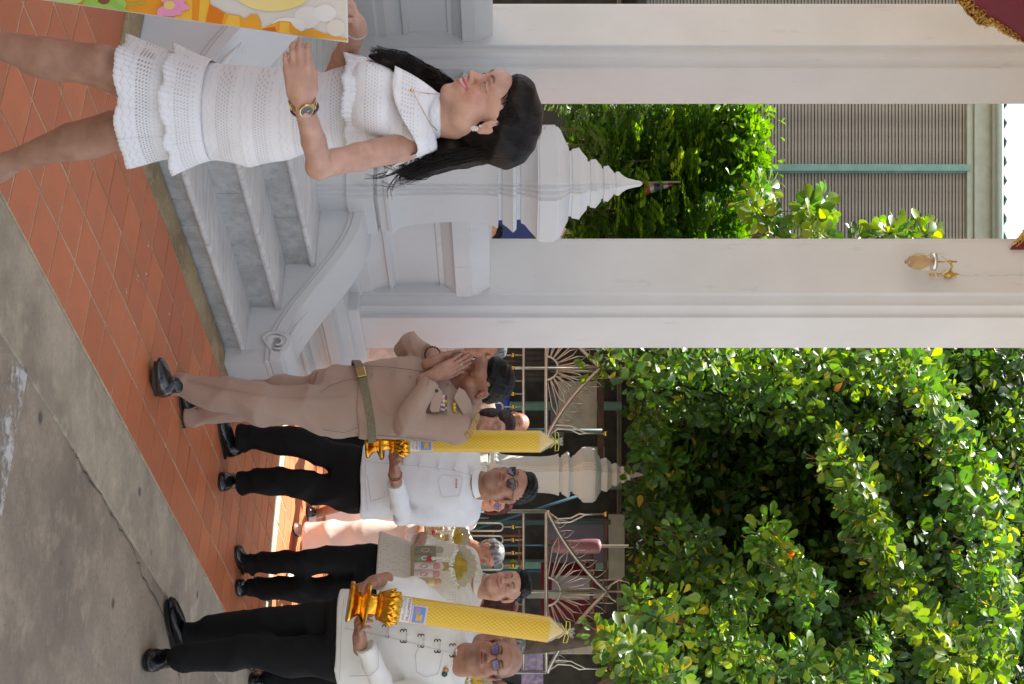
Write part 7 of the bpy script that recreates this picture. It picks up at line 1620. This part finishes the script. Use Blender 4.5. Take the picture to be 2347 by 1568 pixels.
# ---------------------------------------------------------------- people further back
def lesser(lab, hp, d, yaw=0, pitch=0, skin='mid', size=.24, top=None, topcol='lace_white', low=None, lowcol='peach', hair='bob', hair_m='hair_black', body=True, h=.0075, hw=.17, height=None, **kw):
    c = P3(*hp, d); T = person(float(c[0]), float(d), lab); nb = c - V3(0, 0, .15); hd = head(c, size, yaw, pitch, 0, skin=skin, hair=hair, hair_m=hair_m, neck_to=nb, h=h, female=hair in ('bob', 'bun'), **kw)
    zs = c[2] - .20; rt = (math.cos(yaw * .5), -math.sin(yaw * .5)); pt = lambda dz, dx=0, dy=0: V3(c[0] + dx, d + .03 + dy, dz)
    un = body_under([(pt(zs - .75), .07), (pt(zs - .1), .07), (pt(zs + .05), .045)], [[(pt(.9, s * .08), .07), (pt(.1, s * .08), .04)] for s in (-1, 1)], skin)
    finish(T, hd, [un], skin)
    if not body: return T
    sh = [pt(zs - .02, s * hw * .95 * math.cos(yaw * .5), -s * hw * math.sin(yaw * .5)) for s in (-1, 1)]
    arms = [[s_, s_ + V3((-.05, .05)[i], -.02, -.27), s_ + V3((.02, -.02)[i], -.22, -.36)] for i, s_ in enumerate(sh)]
    shirt(T, [(Vector(pt(zs - .62)), hw * 1.05, .13, .13), (Vector(pt(zs - .4)), hw * .9, .11, .11), (Vector(pt(zs - .15)), hw, .125, .11), (Vector(pt(zs)), hw * .7, .09, .09)], arms, [(.055, .045, .035)] * 2, M[topcol], yaw * .5, pt(zs + .03), sh, h=.014, seed=int(abs(c[0] * 77)) + 5, sh_r=.05)
    g = sdf_for([pt(.02), pt(zs - .5)], .3, .016); r2 = rt
    if lowcol == 'trousers' or lowcol == 'khaki':
        trousers(T, pt(zs - .5), yaw * .5, .16, .12, [[pt(zs - .62, s * .09), pt(.48, s * .09), pt(.1, s * .09)] for s in (-1, 1)], (.09, .075, .065), M['black_cloth' if lowcol == 'trousers' else 'khaki'], h=.016)
    else:
        g.loft([(pt(.14), r2, .19, .16, .16), (pt(.5), r2, .18, .15, .15), (pt(zs - .55), r2, .17, .13, .14)], .02); f0 = fold_noise(9, .012, 16); me = g.mesh('skirt', lambda X, Y, Z: f0(X, Y, Z)); add_mesh('skirt', me, M[lowcol], T)
    for s in (-1, 1): shoe(T, (c[0] + s * .09, d + .1, 0), (c[0] + s * .1, d - .13, 0), m='leather' if lowcol in ('trousers', 'khaki', 'short') else 'white_leather', lace=False)
    return T
def grey_lady():
    T = person(1.5, 10.3, 'grey haired lady in lace blouse and long peach skirt holding the farther hamper')
    d = 10.3; c = P3(1114, 1268, d); nb = P3(1066, 1246, d + .05); hd = head(c, .235, R(-38), R(-8), 0, skin='mid', hair='bun', hair_m='hair_grey', female=True, mouth='smile', neck_to=nb, h=.0055, age=1)
    g = sdf_for([P3(965, 1205, 10.2), P3(958, 1245, 10)], .12, .007); el, w = P3(968, 1206, 10.25), P3(958, 1240, 9.98); g.cone(P3(1010, 1204, 10.3), el, .045, .04, .02); g.cone(el, w, .04, .03, .02); hand(g, w, V3(.9, -.4, .1), V3(0, -.3, 1), 1, (.3, .3, .3, .3), .18); hs = skin_mesh(g, 'mid')
    un = body_under([(P3(850, 1250, 10.4), .08), (P3(1040, 1246, 10.4), .08), (nb, .045)], [[(P3(850, Y, 10.4), .07), (P3(710, Y, 10.4), .045)] for Y in (1235, 1275)], 'mid'); finish(T, hd, [hs, un], 'mid')
    shirt(T, [(P3(930, 1246, 10.4), .19, .14, .14), (P3(980, 1246, 10.4), .165, .12, .12), (P3(1030, 1246, 10.4), .17, .13, .12), (P3(1062, 1246, 10.4), .12, .09, .09)], [[P3(1050, 1210, 10.4), P3(1003, 1200, 10.35), P3(990, 1204, 10.3)], [P3(1050, 1284, 10.4), P3(980, 1296, 10.35), P3(965, 1280, 10.1)]], [(.062, .06, .062), (.06, .055, .045)], M['lace_white'], R(-20), P3(1066, 1246, 10.4), [P3(1050, 1212, 10.4), P3(1050, 1280, 10.4)], h=.011, seed=41)
    g = sdf_for([P3(700, 1250, 10.35), P3(940, 1250, 10.4)], .3, .013); rt = (1, .2); g.loft([(P3(697, 1248, 10.35), rt, .165, .14, .17), (P3(760, 1246, 10.36), rt, .17, .14, .16), (P3(860, 1246, 10.4), rt, .18, .15, .16), (P3(945, 1247, 10.4), rt, .16, .12, .12)], .02, 2.4); f0 = fold_noise(51, .010, 9); me = g.mesh('skirt', f0); add_mesh('skirt', me, M['peach'], T)
    shoe(T, P3(0, 1222, 10.6) * [1, 1, 0], P3(0, 1208, 10.32) * [1, 1, 0], m='white_leather', lace=False, low=True, wdt=.042); shoe(T, P3(0, 1318, 10.1) * [1, 1, 0] + V3(0, .3, 0), P3(0, 1326, 10.0) * [1, 1, 0], m='white_leather', lace=False, low=True, wdt=.042)
grey_lady()
gift('farther hamper with gold fan and garland held by the grey haired lady', P(978, 1233, 10.0), R(8), .95, items=[((.6, .5, .3), (.5, .3, .1), 'can'), ((.7, .45, .15), (.6, .5, .3), 'bottle'), ((.5, .4, .3), (.6, .1, .1), 'can')], w=.2, hgt=.21)
lesser('woman in violet sunglasses and peach dress behind the man in sunglasses', (1136, 1153), 11.2, R(8), skin='fair', lowcol='peach', topcol='peach', hair='bob', hair_m='hair_red', lips=(.5, .06, .08))
def spect_far():
    o = [q for q in bpy.data.objects if q.get('label', '').startswith('woman in violet')][0]; c = P3(1136, 1153, 11.2); B = axes(R(8)); h_ = HeadSpec(); h_.L = lambda x, y, z: c + (np.array([x, y, z]) * 1.02) @ B; spectacles(o, h_, (.3, .15, .08), tint=(.12, .06, .35, .9), shape='dark', name='sunglasses')
    o = [q for q in bpy.data.objects if q.get('label', '').startswith('young woman in thin')][0]; c = P3(1132, 972, 9.2); B = axes(R(-25)); h_ = HeadSpec(); h_.L = lambda x, y, z: c + (np.array([x, y, z]) * 1.05) @ B; spectacles(o, h_, (.3, .12, .08), tint=(.6, .5, .5, .12), shape='round')
def bare_leg():
    o = [q for q in bpy.data.objects if q.get('label', '').startswith('woman in violet')][0]; g = sdf_for([P3(830, 1140, 11), P3(728, 1176, 11.1)], .1, .007); limb(g, [P3(850, 1135, 11.0), P3(800, 1152, 11.0), P3(726, 1178, 11.15)], (.06, .052, .032), .03); add_mesh('leg', skin_mesh(g, 'mid'), M['skin'], o); h_, t_ = P3(0, 1178, 11.25) * [1, 1, 0], P3(0, 1172, 11.0) * [1, 1, 0]; shoe(o, h_, t_, lace=False, low=True, wdt=.045)
lesser('young woman in thin round glasses half hidden by the upright candle', (1132, 972), 9.2, R(-25), skin='fair', hair='bob', hair_m='hair_brown', mouth='smile', lowcol='trousers', topcol='khaki', size=.245)
spect_far(); bare_leg()
lesser('balding man in khaki with sunlit forehead behind the upright candle', (1178, 968), 11.0, R(10), skin='mid', hair='bald', topcol='khaki', lowcol='khaki', size=.235, hw=.2)
lesser('person with greying hair and lace top at the edge of the right column', (1120, 797), 10.7, R(40), skin='mid', hair='short', hair_m='hair_grey', topcol='lace_white', lowcol='peach')
lesser('woman with reddish brown hair behind the larger candle', (1140, 1386), 9.4, R(150), skin='fair', hair='bob', hair_m='hair_red', topcol='white_cotton', lowcol='trousers')
lesser('man in white mostly hidden behind the bald man\'s head', (1152, 1476), 8.7, R(5), skin='mid', hair='short', hair_m='hair_grey', topcol='white_cotton', lowcol='trousers')
lesser('person far off between the newel post and the right column', (1120, 528), 13.5, R(30), skin='fair', hair='short', topcol='white_cotton', lowcol='trousers', size=.235)
gift('gold garlanded hamper at the right edge behind the bald man\'s shoulder', P(1022, 1556, 8.4), 0, 1.0, items=[((.6, .4, .1), (.5, .3, .1), 'can'), ((.65, .45, .1), (.6, .5, .2), 'can')], w=.2, hgt=.16)
lesser('person in white holding the garlanded hamper at the right edge', (1140, 1590), 8.75, R(10), skin='mid', hair='short', topcol='white_cotton', lowcol='trousers', size=.235)
# carved wooden drum stand behind the uniformed man
def stand():
    S = empty('wooden_stand', P(840, 815, 10.6) * 1, 'orange brown wooden box with a round pale panel behind the uniformed man', 'stand'); a = P(880, 812, 10.7)
    q = MB(); q.box(a, (.14, .04, .17)); q.box(a - Vector((0, 0, .5)), (.1, .03, .35)); q.build('case', mat('orange_wood', (.42, .15, .04), .4, var=.5, scale=6, stretch=(8, 1, 1)), S, bevel=.01)
    q = MB(); q.lathe(a - Vector((0, .042, 0)), [(.001, 0), (.12, 0), (.124, .006), (.001, .006)], 32, (Vector((1, 0, 0)), Vector((0, 0, 1)), Vector((0, -1, 0)))); dk = q.build('round_panel', mat('pale_wood', (.7, .36, .17), .45, var=.15), S)
    q = MB()
    for i in range(-5, 6):
        for j in range(-2, 3):
            if (abs(i) + abs(j)) % 3 != 1: q.box(a + Vector((.012 * i * .9, -.05, .02 + .013 * j)), (.005, .001, .0055))
    q.build('cross_stitch', M['black'], dk)
stand()
